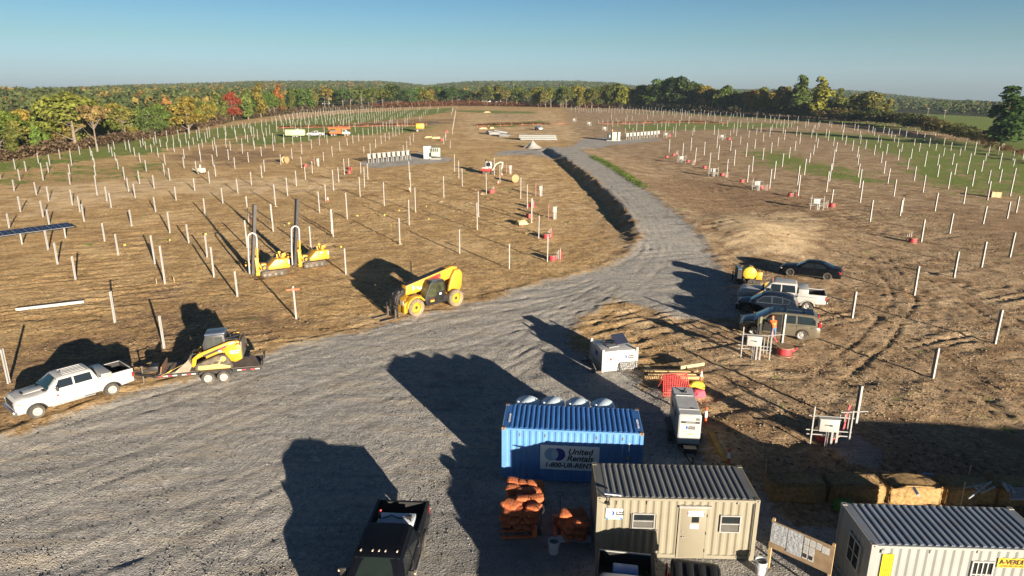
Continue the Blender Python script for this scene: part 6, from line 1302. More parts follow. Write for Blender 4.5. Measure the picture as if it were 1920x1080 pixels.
NEARST = [((1553, 838), 1.0, 0, R(-8), 'nearest white combiner box on a galvanised frame, beside a leaning cable bundle'), ((1415, 672), 1.0, 0, R(-12), 'white combiner box on a frame in front of the bronze minivan'),
 ((1531, 393), 1.0, 0, R(-8), 'white combiner box on a pale gravel patch, behind the black sedan'), ((1420, 357), 1.0, 0, R(-8), 'white combiner box in the churned soil right of the road bend'), ((1337, 331), 1.0, 0, R(-8), 'white combiner box beside red reels, second back from the road bend'), ((1278, 306), 1.0, 0, R(-8), 'white combiner box with two piles, near the top of the road'),
 ((1354, 262), 1.0, 0, R(-8), 'small white combiner box right of the far cabinet row'), ((1249, 258), 1.0, 0, R(-8), 'small white combiner box at the end of the far right cabinet row'),
 ((1134, 246), 1.0, 0, 0, 'small white combiner box left of the pale green far cabinet'), ((1105, 236), 1.0, 0, 0, 'tiny white combiner box on the far bare strip, second from the green cabinet'), ((1077, 229), 1.0, 0, 0, 'tiny white combiner box on the far bare strip, farthest along'),
 ((1040, 411), 1.0, 1, R(-10), 'grey box on a post with a pink rod, nearest of those left of the road'), ((1014, 368), 1.0, 1, R(-10), 'grey box on a post, second of those left of the road'), ((957, 326), 1.0, 1, R(-10), 'grey box on a post right of the mini excavator'), ((597, 312), 1.0, 1, R(-4), 'grey box on a post in the left field, left of the cabinet row')]
for (px, py), s_, kd, rz, lab in NEARST: station(at(px, py), lab, rz, s_, kd)
# red cable hanging from the nearest frame, and looser runs
def cable(label, pts, r=.035, n=3, m=CABLE):
    t = MB()
    for k in range(n): t.tube([Vector(p)+Vector((.05*math.sin(k*2.1+i), .06*math.cos(k*1.7+i*.6), .03*k)) for i, p in enumerate(pts)], r, 5)
    return tag(t.build('power_cable', m), label, 'cable')
p = at(1578, 822); cable('red cables hanging down beside the leaning grey pile at the nearest frame', [p+Vector((.55, .7, 1.5)), p+Vector((.35, .5, 1.1)), p+Vector((.1, .15, .5)), p+Vector((-.2, -.1, .05)), p+Vector((-.9, .1, .04))])
p = at(1445, 655); cable('red cables looping from a white pole down to the reel near the minivan', [p+Vector((.0, .1, 1.25)), p+Vector((.1, .05, .9)), p+Vector((.5, -.1, .35)), p+Vector((1.1, -.35, .05)), p+Vector((1.5, -.4, .06)), p+Vector((1.7, -.2, .15))])
for (px, py), lab in (((1440, 664), 'white conduit risers standing beside the minivan, red cables over them'), ((1583, 818), 'white conduit risers beside the nearest combiner box, with a cross arm')):
    t = thing('conduit_riser', lab, 'conduit', at(px, py), R(-20))
    for x in (-.32, -.1, .08): MB().cyl((x, -x*.3, -.1), (x, -x*.3, 1.25+x*.4), .035, n=7).build('riser', SILV, t)
    MB().bar((-.3, .1, 1.25), (.95, .35, 1.42), .05).build('cross_arm', GALV, t)
for (px, py), lab in (((1300, 309), 'short white conduit risers beside the box near the top of the road'), ((1362, 333), 'short white conduit risers beside the second box from the road bend'), ((1436, 357), 'short white conduit risers right of the box in the churned soil'), ((1489, 369), 'short white conduit risers beside the reel left of the gravel patch'), ((1548, 390), 'short white conduit risers right of the box on the gravel patch'), ((1703, 453), 'short white conduit risers beside the lone red reel'), ((1047, 486), 'short white conduit risers at the nearest pile pair left of the road'), ((1030, 445), 'short white conduit risers at the second pile pair left of the road'), ((924, 361), 'short white conduit risers at the pile on a mud patch'), ((1269, 290), 'short white conduit risers by the tiny reel at the top of the right field'), ((998, 390), 'short white conduit risers at the pile left of the second grey box')):
    t = thing('conduit_riser', lab, 'conduit', at(px, py), R(-20))
    for x in (-.18, .0, .2): MB().cyl((x, -x*.3, -.1), (x, -x*.3, 1.0+x), .045, n=7).build('riser', SILV, t)
    MB().tube([(.2, 0, 1.0), (.3, .1, .6), (.35, .1, 0)], .05, 5).build('red_lead', CABLE, t)
reel(at(1470, 665), 'red cable reel with a round wooden flange, in front of the bronze minivan', .57, .62); reel(at(1549, 826), 'red cable reel behind the nearest combiner box frame', .62, .5)
RL = [((1250, 296), 'red reel left of the combiner box near the top of the road'), ((1263, 292), 'tiny red reel by a leaning pile at the top of the right field'), ((1290, 304), 'red reel right of the combiner box near the top of the road'), ((1321, 316), 'red reel left of the second combiner box'), ((1354, 330), 'red reel right of the second combiner box'), ((1391, 342), 'red reel left of the box in the churned soil'), ((1428, 354), 'red reel right of the box in the churned soil'), ((1482, 368), 'red reel beside a pile, left of the box on the gravel patch'), ((1560, 388), 'pair-like stacked red reel right of the box on the gravel patch'), ((1711, 455), 'lone red reel by a pile on the right, behind the white pickup'), ((1036, 488), 'red reel by the nearest pile pair left of the road'), ((1025, 447), 'red reel by the second pile pair left of the road'), ((993, 388), 'red reel beside the pile left of the second grey box'), ((992, 408), 'red reel by the pile below the second grey box'), ((921, 362), 'pinkish red reel at the pile on a mud patch'), ((657, 318), 'red reel left of the cabinet row, near a pile pair'), ((655, 325), 'lower red reel left of the cabinet row'), ((573, 313), 'red reel left of the grey box in the left field'), ((1255, 256), 'tiny red reel by the far right cabinet row end'), ((1367, 262), 'tiny red reel right of the small far combiner box'), ((828, 264), 'tiny red reel in the close row of piles'), ((838, 248), 'tiny red reel farther up the close row of piles')]
for (px, py), lab in RL: reel(at(px, py), lab, .5, .6, s=1.0 if py > 280 else 1.25)
cs = [((474, 412), 'traffic cone beside the left pile driver mast'), ((615, 377), 'traffic cone against a pale pile behind the right pile driver'), ((934, 345), 'traffic cone right below the mini excavator'), ((941, 330), 'traffic cone by the pile at the excavator bucket'), ((979, 425), 'traffic cone standing on timber blocks left of the road'), ((1314, 713), 'traffic cone behind the lumber pile'), ((768, 358), 'traffic cone at a pale pile in front of the cabinet row')]
for (px, py), lab in cs: cone(at(px, py), 'orange white-banded '+lab, 'traffic cones on site')
# ---- fuel cube with solar panel
fu = thing('fuel_storage_tank', 'white steel fuel cube with a tilted solar panel, left of the lumber pile', 'fuel tank')
a, b2 = at(1128, 699), at(1195, 693); d = b2-a; fu.location = a; fu.rotation_euler.z = math.atan2(d.y, d.x); LW = d.length; DP = 2.3; print('cube', LW)
MB().bx(.04, LW-.04, .04, DP-.04, .18, 1.28).build('tank', WHITE, fu, bevel=.02); tp = MB().bx(.10, LW-.10, .10, DP-.10, 1.282, 1.34).build('top_plate', WHITE, fu, bevel=.015)
for x in (0, LW-.14):
    for y in (0, DP-.14): MB().bx(x, x+.14, y, y+.14, 0, 1.52).build('corner_post', WHITE, fu)
sk = MB(); sk.bx(.14, LW-.14, .0, .12, .06, .2); sk.bx(.14, LW-.14, DP-.12, DP, .06, .2); sk.bx(.0, .12, .14, DP-.14, .06, .2); sk.build('skid_rail', WHITE, fu)
sp = MB().box((LW*.66, DP*.52, 1.72), (.95, .80, .04), rx=R(34), rz=R(12)).build('solar_panel', mat('solar_cell', (.02, .025, .045), .2, coat=.3), fu); MB().bar((LW*.66, DP*.58, 1.34), (LW*.66, DP*.60, 1.75), .06).build('panel_bracket', ALU, fu); MB().box((LW*.42, DP*.42, 1.38), (.75, .5, .05), rz=R(12)).build('hatch', mat('hatch_grey', (.2, .21, .22), .5), fu)
ho = MB(); ho.tube([(LW*.40+.45*math.cos(k), DP*.68+.28*math.sin(k), 1.37+.01*k) for k in np.linspace(0, 9, 24)], .025, 5); ho.tube([(.8, DP*.7, 1.4), (1.3, DP*.85, 1.42), (LW*.6, DP*.9, 1.5)], .025, 5); ho.build('delivery_hose', BLACK, fu)
ur_logo(fu, LW*.60, .93, .115, .036); MB().bx(.12, .42, .03, .038, .70, .98).build('placard', INK, fu); text(fu, 'lettering', 'FUEL', .12, (.14, .028, .86), (R(90), 0, 0), SIGNW, bold=.005); text(fu, 'lettering', '1993', .12, (.14, .028, .73), (R(90), 0, 0), SIGNW, bold=.005); MB().bx(.44, .72, .03, .038, .70, .98).build('placard', SIGNW, fu); disc(fu, 'hazard_mark', .58, .84, .10, .026, PRED)
MB().bx(.03, .038, .9, 1.35, .75, 1.1).build('side_decal', NAVY, fu)
db = thing('drip_tray', 'dark mesh tray leaning at the left side of the white fuel cube', 'tray', fu.matrix_basis @ Vector((-.35, .7, 0)), fu.rotation_euler.z); MB().box((0, .3, .3), (.05, 1.3, .6), ry=R(-25)).build('tray', BLACK, db)
for k, y in enumerate((.1, 2.0)): tag(MB().box(fu.matrix_basis @ Vector((-.1, y, .05)), (1.1, .14, .10), rz=fu.rotation_euler.z).build('timber_block', WOODD), ('front' if k == 0 else 'rear')+' timber bearer sticking out under the white fuel cube', 'timber')
# ---- generator on a trailer, seen end-on
ge = thing('generator_trailer', 'white generator on a two wheeled trailer, right of the blue container', 'generator')
ftl, ftr, bkl, bkr = at(1277, 779, h=2.15), at(1313, 779, h=2.15), at(1260, 726, h=2.15), at(1297, 726, h=2.15); mid_f = (ftl+ftr)/2; mid_b = (bkl+bkr)/2; d = mid_b-mid_f; rz = math.atan2(d.y, d.x); GL = d.length; GW = 1.06; print('gen', GL, (ftr-ftl).length)
ge.location = (mid_f.x, mid_f.y, 0); ge.rotation_euler.z = rz
bx_ = MB().bx(0, GL, -GW/2, GW/2, .62, 2.15).build('enclosure', WHITE, ge, bevel=.03)
tt = MB(); tt.bx(.05, GL-.05, -GW/2+.04, GW/2-.04, 2.152, 2.17); tt.bx(GL*.66, GL*.68, -GW/2+.1, GW/2-.1, 2.17, 2.2); tt.bx(GL*.18, GL*.20, -GW/2+.05, GW/2-.05, 2.17, 2.19); tt.build('roof_panel', mat('generator_roof', (.40, .41, .42), .5), ge)
ex_ = MB(); ex_.cyl((GL*.80, -.05, 2.16), (GL*.80, -.05, 2.36), .045); ex_.cyl((GL*.80, -.05, 2.35), (GL*.77, -.05, 2.42), .06, .04); ex_.box((GL*.80, -.05, 2.19), (.2, .2, .04)); ex_.build('exhaust', BLACK, ge); MB().box((GL*.22, -.2, 2.18), (.08, .16, .02)).build('roof_latch', INK, ge)
for s in (1, -1):
    for k, x in enumerate((GL*.30, GL*.62)): MB().bx(x, x+GL*.16, s*(GW/2+.002)-.004, s*(GW/2+.002)+.004, 1.45, 1.75).build('louvre', INK, bx_)
    for x in (.02, GL*.5, GL*.8): MB().bx(x, x+.012, s*(GW/2+.002)-.003, s*(GW/2+.002)+.003, .7, 2.1).build('door_seam', GREYT, bx_)
panel(ge, 'x', 0, .01, 0, .01, 0, INK) if False else None
fe = bpy.data.objects.new('end_panel', MB().bx(-GW/2+.05, GW/2-.05, -.018, -.002, .72, 2.10).build('end_panel_mesh', WHITE).data); bpy.data.objects.remove(bpy.data.objects['end_panel_mesh']); COL.objects.link(fe); fe.parent = ge; fe.rotation_euler = (0, 0, R(-90))
panel(fe, 'vent_slot', -.43, .46, 1.74, 1.84, -.02, INK); panel(fe, 'vent_label', -.2, .25, 1.77, 1.81, -.027, GREYT, th=.002); panel(fe, 'control_window', .26, .45, 1.90, 2.03, -.02, mat('meter_grey', (.12, .13, .12), .4)); ur_logo(fe, -.26, 1.52, .085, -.026); panel(fe, 'yellow_label', -.12, .13, 1.14, 1.18, -.02, PYEL); panel(fe, 'text_line', -.28, .28, 1.30, 1.325, -.02, mat('text_grey', (.3, .3, .3), .6)); panel(fe, 'text_line', -.32, .28, .92, .935, -.02, mat('text_grey', (.3, .3, .3), .6))
tf = MB(); tf.bx(-.1, GL+.1, -.5, .5, .42, .60); tf.bar((-.1, -.42, .5), (-1.5, 0, .45), .08, .1); tf.bar((-.1, .42, .5), (-1.5, 0, .45), .08, .1); tf.bar((-1.4, 0, .45), (-1.9, 0, .45), .08); tf.cyl((-1.55, .0, .05), (-1.55, .0, .85), .04); tf.bx(-.7, -.35, -.3, .3, .5, .75); tf.build('trailer_frame', BLACK, ge)
for s in (1, -1):
    for x in (GL*.44, GL*.44+.78): wheel(ge, x, s*(GW/2+.18), .34, .2, RIMW, .55, 6)
    g = MB(); g.prism([(GL*.44-.45, .45), (GL*.44-.35, .76), (GL*.44+1.12, .76), (GL*.44+1.22, .45), (GL*.44+1.18, .45), (GL*.44+1.08, .72), (GL*.44-.32, .72), (GL*.44-.41, .45)], s*(GW/2+.05), s*(GW/2+.32)); g.build('fender', BLACK, ge)
MB().tube([(-1.6, .1, .5), (-1.8, .2, .2), (-1.9, .15, .05)], .015).build('safety_chain', GALV, ge)
for (px, py), lab, h in (((1322, 797), 'tall orange and white delineator post against the generator', 1.05), ((1365, 873), 'short orange tipped marker behind the tan office roof corner', .9)):
    t = thing('delineator_post', lab, 'marker post', at(px, py)); MB().lathe([(0, 0), (.2, 0), (.2, .06), (.08, .08), (.055, h), (0, h)], n=12).build('post', CONE, t, smooth=40); MB().lathe([(.073, h*.45), (.066, h*.8)], n=12).build('reflective_band', SIGNW, t, fix=False)
p = at(1330, 812); q = at(1360, 870); b_ = MB(); b_.bar(p+Vector((0, 0, .1)), q+Vector((0, 0, .1)), .26, .14); tag(b_.build('timber_beam', mat('yellow_beam', (.34, .21, .035), .7, var=.3, sc=4)), 'yellow painted timber beam lying right of the generator trailer', 'beam')
# ---- lumber, red mesh barrier, hi-vis bundle
a, b2 = at(1212, 712), at(1322, 712); yv = Vector((0, 1, 0))
for k in range(5):
    y = k*.24; o = MB().box((a+b2)/2+Vector((rng.uniform(-.2, .2), y, .13+.05*(k % 2))), ((b2-a).length*rng.uniform(.8, 1), .2, .24), rz=R(rng.uniform(-4, 2))).build('timber_beam', WOOD); tag(o, ['front timber beam of the lumber pile', 'second timber beam from the front of the lumber pile', 'middle timber beam of the lumber pile', 'fourth timber beam from the front of the lumber pile', 'rear timber beam of the lumber pile'][k], 'timber', 'beams of the lumber pile')
o = MB().bar(at(1274, 700)+Vector((0, 0, .42)), at(1318, 694)+Vector((0, 0, .46)), .22, .2).build('timber_beam', WOODP); tag(o, 'short pale beam lying askew on top of the lumber pile', 'timber', 'beams of the lumber pile')
for k in range(3): o = MB().box(at(1222+k*6, 719)+Vector((0, 0, .08)), (.5, .16, .12), rz=.5+k*.4).build('timber_offcut', WOOD); tag(o, ['left splintered offcut at the lumber pile end', 'middle splintered offcut at the lumber pile end', 'right splintered offcut at the lumber pile end'][k], 'timber')
tag(MB().box(at(1216, 693)+Vector((0, 0, .06)), (.35, .9, .1), rz=.2).build('timber_offcut', WOODP), 'bent pale board lying right of the white fuel cube', 'timber')
rm = thing('mesh_barrier', 'red plastic mesh over a pipe frame beside the lumber pile and generator', 'barrier', at(1266, 741), R(8))
fr = MB(); 
for x in (-.85, .85):
    for y in (-.3, .8): fr.cyl((x, y, 0), (x*.8, .25, 1.25), .03, n=6)
fr.cyl((-.7, .25, 1.25), (.7, .25, 1.25), .03, n=6); fr.cyl((-.85, -.3, .35), (.85, -.3, .35), .03, n=6); fr.build('frame', mat('frame_red', (.34, .08, .06), .6), rm)
me_ = MB()
for i in range(15): x = -.85+i*.12; me_.bar((x, -.32, .02), (x*.82, .2, 1.2), .03, .012)
for i in range(11): z = .05+i*.11; f = z/1.25; me_.bar((-.85*(1-.18*f), -.32+.52*f, z), (.85*(1-.18*f), -.32+.52*f, z), .03, .012)
for i in range(13): x = -.8+i*.13; me_.bar((x, .3, 1.2), (x, .85, .1), .03, .012)
me_.build('mesh', mat('mesh_red', (.48, .035, .03), .6), rm); MB().box((.0, .1, .25), (1.2, .6, .4)).build('spoil_bags', mat('faded_red', (.3, .07, .06), .8), rm, bevel=.12)
def lump(name, lab, cat, p, d, m, seed, parent=None, n=20, amp=.18, rz=0):
    q = random.Random(seed); ph = [q.uniform(0, 6.28) for _ in range(6)]; rows = []
    for i in range(11):
        el = -math.pi/2+math.pi*i/10; row = []
        for k in range(n):
            a = 2*math.pi*k/n; r = 1+amp*math.sin(2*a+ph[0]+el)+amp*.7*math.sin(3*a+ph[1]-2*el)+amp*.5*math.cos(5*a+ph[2]+3*el)+amp*.4*math.cos(7*a+ph[3]-4*el); se = lambda v, e_: math.copysign(abs(v)**e_, v); cel = max(0, math.cos(el))**.42
            row.append((d[0]/2*r*se(math.cos(a), .6)*cel, d[1]/2*r*se(math.sin(a), .6)*cel, d[2]/2*(1+se(math.sin(el), .8))))
        rows.append(row)
    o = MB().grid(rows, close=True).build(name, m, parent, smooth=70); o.location = p; o.rotation_euler.z = rz
    if lab: tag(o, lab, cat)
    return o
lump('safety_vest', 'crumpled yellow hi-vis cloth right of the red mesh', 'cloth', at(1304, 735), (.8, .6, .7), mat('vest_yellow', (.52, .38, .03), .8), 3); lump('safety_vest', 'pink and yellow hi-vis bundle behind the generator roof', 'cloth', at(1310, 745), (.6, .5, .5), mat('vest_pink', (.5, .08, .12), .8), 4)
# ---- sandbags on pallets, pallet jacks
bagm = []
for k in range(5): o = lump('sandbag', None, None, (0, 0, 0), (.66, .46, .20), ORBAG, 20+k, amp=.10); bagm.append(o.data); bpy.data.objects.remove(o)
def pallet(p, rz, lab, group='wooden pallets under the orange bags'):
    t = thing('pallet', lab, 'pallet', p, rz, group)
    for y in (-.5, 0, .5): MB().bx(-.6, .6, y-.05, y+.05, 0, .10).build('bearer', WOODD, t)
    tb = MB()
    for k in range(7): x = -.54+k*.18; tb.bx(x-.06, x+.06, -.55, .55, .101, .125)
    tb.build('deck_board', WOODD, t); return t
def bags(px, py, rz, nl, lab, dims=(3, 2)):
    p = at(px, py); pallet(p, rz, 'grey wooden pallet under '+lab[0]); c, s = math.cos(rz), math.sin(rz)
    for l in range(nl):
        for i in range(dims[0]):
            for j in range(dims[1]):
                if l == nl-1 and rng.random() < .35: continue
                x = (i-(dims[0]-1)/2)*.44+rng.uniform(-.06, .06)+(.1 if l % 2 else -.06); y = (j-(dims[1]-1)/2)*.58+rng.uniform(-.06, .06)+(.08 if l % 2 else -.08); o = bpy.data.objects.new('sandbag', rng.choice(bagm)); COL.objects.link(o)
                o.location = (p.x+x*c-y*s, p.y+x*s+y*c, p.z+.125+l*.15+rng.uniform(-.02, .02)); o.rotation_euler = (rng.uniform(-.2, .2), rng.uniform(-.2, .2), rz+R(90)+rng.uniform(-.5, .5)+(R(90) if l == nl-1 else 0)); v = rng.uniform(.9, 1.12); o.scale = (v, v, v*1.05)
                tag(o, 'plump orange sandbag in '+lab[1], 'sandbag', lab[2])
bags(985, 942, R(-8), 5, ('the rear tall stack of orange bags', 'the rear tall stack against the blue container', 'sandbags of the rear stack'), (3, 2))
bags(976, 981, R(-8), 6, ('the front tall stack of orange bags', 'the front tall stack behind the flat pallet jack', 'sandbags of the front stack'), (3, 2))
bags(1076, 1002, R(6), 5, ('the low stack of orange bags beside the tan office', 'the separate stack beside the tan office', 'sandbags of the separate stack'), (2, 2))
tag(MB().grid([[(x, y, .165+.03*math.sin(7*x+5*y)) for x in np.linspace(-.7, .62, 9)] for y in np.linspace(-.72, -.3, 4)]).build('plastic_sheet', mat('sheet_white', (.36, .40, .44), .4), None, smooth=50, fix=False), 'white plastic sheet under the separate orange bag stack', 'sheet').location = at(1076, 1002)
ORJ = mat('jack_orange', (.42, .10, .03), .5, var=.1, dirt=.2)
def pjack(p, rz, lab):
    t = thing('pallet_jack', lab, 'pallet jack', p, rz, 'orange pallet jacks')
    for y in (-.2, .2):
        f = MB(); f.bx(-1.15, .0, y-.08, y+.08, .06, .12); f.prism([(-1.15, .06), (-1.3, .07), (-1.15, .12)], y-.07, y+.07); fo = f.build('fork', ORJ, t, bevel=.01); MB().cyl((-1.05, y-.05, .05), (-1.05, y+.05, .05), .05, n=10).build('roller', BLACK, fo); MB().box((-1.0, y, .121), (.07, .05, .01)).build('fork_hole', INK, fo)
    MB().bx(-.02, .16, -.30, .30, .05, .42).build('head', ORJ, t, bevel=.02); MB().bx(.14, .165, -.2, .02, .3, .4).build('plate', SIGNW, t)
    MB().cyl((.28, -.08, .1), (.28, .08, .1), .10, n=14).build('steer_wheel', BLACK, t)
    h = MB(); h.cyl((.25, 0, .25), (.42, 0, 1.1), .02, n=7); h.tube([(.42, -.14, 1.1), (.44, -.14, 1.25), (.44, .14, 1.25), (.42, .14, 1.1), (.42, -.14, 1.1)], .016, 6); h.build('handle', BLACK, t); return t
pjack(at(998, 1003), R(4), 'orange pallet jack with its forks lying free on the gravel'); pjack(at(1050, 985), R(88), 'orange pallet jack pointing at the camera beside the separate bag stack')
PAIL = mat('pail_white', (.42, .45, .48), .4, var=.05)
def pail(p, lab, s=1.0):
    t = thing('bucket', lab, 'bucket', p, 0, None, s); MB().lathe([(0, .0), (.13, 0), (.16, .38), (.17, .38), (.17, .40), (.150, .40), (.125, .03), (0, .03)], n=20).build('pail', PAIL, t, smooth=40); MB().lathe([(0, .33), (.148, .33)], n=20).build('contents', mat('murky_water', (.12, .10, .08), .2), t, fix=False); MB().tube([(-.17, 0, .34), (-.12, -.15, .22), (0, -.2, .18), (.12, -.15, .22), (.17, 0, .34)], .006, 4).build('handle', GALV, t)
pail(at(1038, 1036), 'white bucket beside the orange pallet jack', 1.35); pail(at(1425, 1074), 'white bucket at the foot of the plan board post', 1.35)
# ---- notice board with drawings
bl_, br2 = at(1447, 974, h=2.05), at(1566, 1025, h=2.05); d = br2-bl_; rz = math.atan2(d.y, d.x); BL = Vector((d.x, d.y)).length; pb = thing('plan_board', 'plywood board on posts covered with crumpled site drawings and notices', 'notice board', (bl_.x, bl_.y, 0), rz)
for x in (.06, BL-.06): MB().bx(x-.045, x+.045, .02, .11, -.2, 2.1).build('post', WOOD, pb)
MB().bx(0, BL, 0, .018, .90, 2.02).build('board', mat('plywood', (.25, .175, .105), .8, var=.25, sc=2.5), pb); PAPER = mat('paper', (.36, .38, .41), .85, var=.12, sc=7, bump=.6, bsc=9)
def paper(x0, x1, z0, z1, m=PAPER, name='paper_sheet'):
    n = 8; return MB().grid([[(x0+(x1-x0)*i/n, -.012-.012*vnoise(np.array([i*.9+x0*7]), np.array([k*1.1]), 5)[0], z0+(z1-z0)*k/5) for i in range(n+1)] for k in range(6)]).build(name, m, pb, smooth=60, fix=False)
k_ = BL/2.6
for x0, x1, z0, z1 in ((.05, .72, 1.15, 1.98), (.75, 1.38, 1.05, 1.98)): 
    s_ = paper(x0*k_, x1*k_, z0, z1)
    for q in range(7): MB().bx((x0+.05)*k_, (x0+rng.uniform(.3, .58))*k_, -.030, -.0285, z0+.08+q*.11, z0+.088+q*.11).build('drawing_line', GREYT, s_)
for i, (x0, z0) in enumerate(((1.42, 1.66), (1.66, 1.66), (1.90, 1.66), (1.42, 1.36), (1.66, 1.36), (1.42, 1.08), (1.66, 1.08), (2.14, 1.62))):
    w_ = .22 if i < 7 else .3; s_ = paper(x0*k_, (x0+w_)*k_, z0, z0+.27, mat('paper_white', (.46, .46, .45), .8, var=.05))
    if i in (5, 6): MB().bx((x0+.04)*k_, (x0+.18)*k_, -.031, -.029, z0+.06, z0+.22).build('picture', INK, s_)
    else:
        for q in range(4): MB().bx((x0+.03)*k_, (x0+.18)*k_, -.031, -.0295, z0+.05+q*.05, z0+.06+q*.05).build('text_line', GREYT, s_)
# ---- bales along the edge of the yard
HAY = mat('hay', (.30, .195, .08), .95, var=.4, sc=7, bump=1, bsc=30)
def bale(p, L_, D_, H_, rz, lab, seed):
    q = MB(); q.box((0, 0, H_/2), (L_, D_, H_)); o = q.build('hay_bale', HAY, None, bevel=.14, seg=3); me = o.data; b = bmesh.new(); b.from_mesh(me); bmesh.ops.subdivide_edges(b, edges=b.edges, cuts=3, use_grid_fill=True)
    rn = random.Random(seed)
    for v in b.verts: v.co += v.normal*(rn.uniform(-.05, .04)+.05*math.sin(v.co.x*3+seed))
    b.to_mesh(me); b.free(); o.location = p; o.rotation_euler.z = rz
    bs_ = MB()
    for k in (-.3, .3): bs_.bx(k*L_-.008, k*L_+.008, -D_/2-.05, D_/2+.05, H_+.05, H_+.06)
    bs_.M = None; s2 = bs_.build('twine', mat('twine', (.1, .08, .06), .8), o); return tag(o, lab, 'hay bale', 'hay bales along the yard edge')
pts = [(1445, 942), (1552, 945), (1662, 946), (1768, 948), (1868, 948), (1975, 950), (2090, 955)]; nm = ['leftmost dark hay bale, nearest the tan office', 'second hay bale from the left, in shade', 'sunlit hay bale with white debris on top, middle of the row', 'shaded hay bale under loose grey conduit pieces', 'hay bale under short grey pipes near the right edge', 'hay bale farther right, cut by the picture edge']
for i in range(6):
    a, b2 = at(*pts[i]), at(*pts[i+1]); d = b2-a; bale((a+b2)/2+Vector((0, .55, -.03)), d.length*.97, 1.15, .92, math.atan2(d.y, d.x), nm[i], i)
PIPE = mat('pvc_grey', (.25, .28, .33), .4)
def pipe_px(a, b2, h, r, lab, m=PIPE, cat='pipe'):
    p, q = at(*a, h=h), at(*b2, h=h); return tag(MB().cyl(p, q, r, n=10).build('pipe', m), lab, cat)
pipe_px((1714, 915), (1722, 929), 1.0, .07, 'short grey pipe lying on the sunlit hay bale', SILV); pipe_px((1882, 907), (1891, 920), 1.02, .07, 'left one of two short grey pipes on a bale near the right edge'); pipe_px((1891, 910), (1901, 923), 1.02, .07, 'right one of two short grey pipes on a bale near the right edge')
pipe_px((1808, 915), (1858, 905), 1.02, .03, 'thin conduit crossing the tangle on the bale, nearly level'); pipe_px((1816, 935), (1859, 903), 1.06, .03, 'thin conduit crossing the tangle on the bale, slanting'); pipe_px((1840, 925), (1866, 912), 1.04, .03, 'short thin conduit at the right of the tangle on the bale')
p = at(1845, 918, h=1.02); tag(MB().tube([p+Vector((-.3+.3*math.cos(k)+.1*k, .25*math.sin(k), .03)) for k in np.linspace(0, 3.3, 12)], .05, 6).build('pipe', PIPE), 'curved grey conduit elbow in the tangle on the bale', 'pipe')
p, q = at(1732, 891), at(1773, 897); t = MB(); n = 14
for k in range(n): a = p.lerp(q, k/n); t.box(a+Vector((0, 0, .06+.02*(k % 2))), (.09, .14, .05), rz=.1)
t.bar(p+Vector((0, 0, .03)), q+Vector((0, 0, .03)), .16, .03); tag(t.build('spacer_strip', mat('strip_blue', (.26, .38, .60), .5)), 'pale blue toothed strip lying behind the bales', 'strip')
for (px, py), lab, h in (((1812, 913), 'thin wooden stake behind the shaded bale', 1.1), ((1800, 950), 'thin wooden stake in front of the shaded bale', 1.2), ((1434, 895), 'thin stake behind the leftmost bale', .9), ((294, 533), 'left small stake beside a pile left of the pile drivers', .5), ((327, 530), 'right small stake beside a pile left of the pile drivers', .5)): tag(MB().box(at(px, py)+Vector((0, 0, h/2)), (.04, .04, h)).build('stake', WOODP), lab, 'stake')
for k in range(5): o = MB().bx(0, 6.0, -.05, .05, 0, .06).build('steel_section', GALV); o.location = at(1885, 972-k*5)+Vector((0, 0, .9+.0*k)); tag(o, 'galvanised section in the stack behind the grey office roof', 'steel section', 'steel sections behind the grey office')
gc = lump('green_bag', 'green and yellow wrapped bundle beside the grey office end', 'bundle', at(1583, 958), (.8, .5, .5), mat('bundle_green', (.08, .22, .04), .6), 9)
MBP = lambda: None
# ---- person at the minivan door
def skin_figure(J, E_, root):
    me = bpy.data.meshes.new('body'); names = list(J); me.from_pydata([J[n][:3] for n in names], [(names.index(a), names.index(b2)) for a, b2 in E_], []); o = bpy.data.objects.new('body', me); COL.objects.link(o); o.modifiers.new('s', 'SKIN'); sk_ = me.skin_vertices[0].data
    for i, n in enumerate(names): sk_[i].radius = J[n][3:5]; sk_[i].use_root = (n == 'pelvis')
    sb_ = o.modifiers.new('u', 'SUBSURF'); sb_.levels = 2; sb_.render_levels = 2; bpy.context.view_layer.update()
    m2 = bpy.data.meshes.new_from_object(o.evaluated_get(bpy.context.evaluated_depsgraph_get())); bpy.data.objects.remove(o); return m2
ps = thing('person', 'person in an orange hi-vis vest and blue jeans leaning into the open minivan door', 'person', at(1449, 640)+Vector((0, .08, 0)), R(95))
J = {'pelvis': (0, 0, .95, .15, .17), 'waist': (.03, 0, 1.08, .13, .16), 'chest': (.16, 0, 1.32, .15, .20), 'neck': (.27, 0, 1.50, .055, .06), 'head': (.34, 0, 1.62, .095, .085), 'crown': (.37, 0, 1.71, .07, .065)}
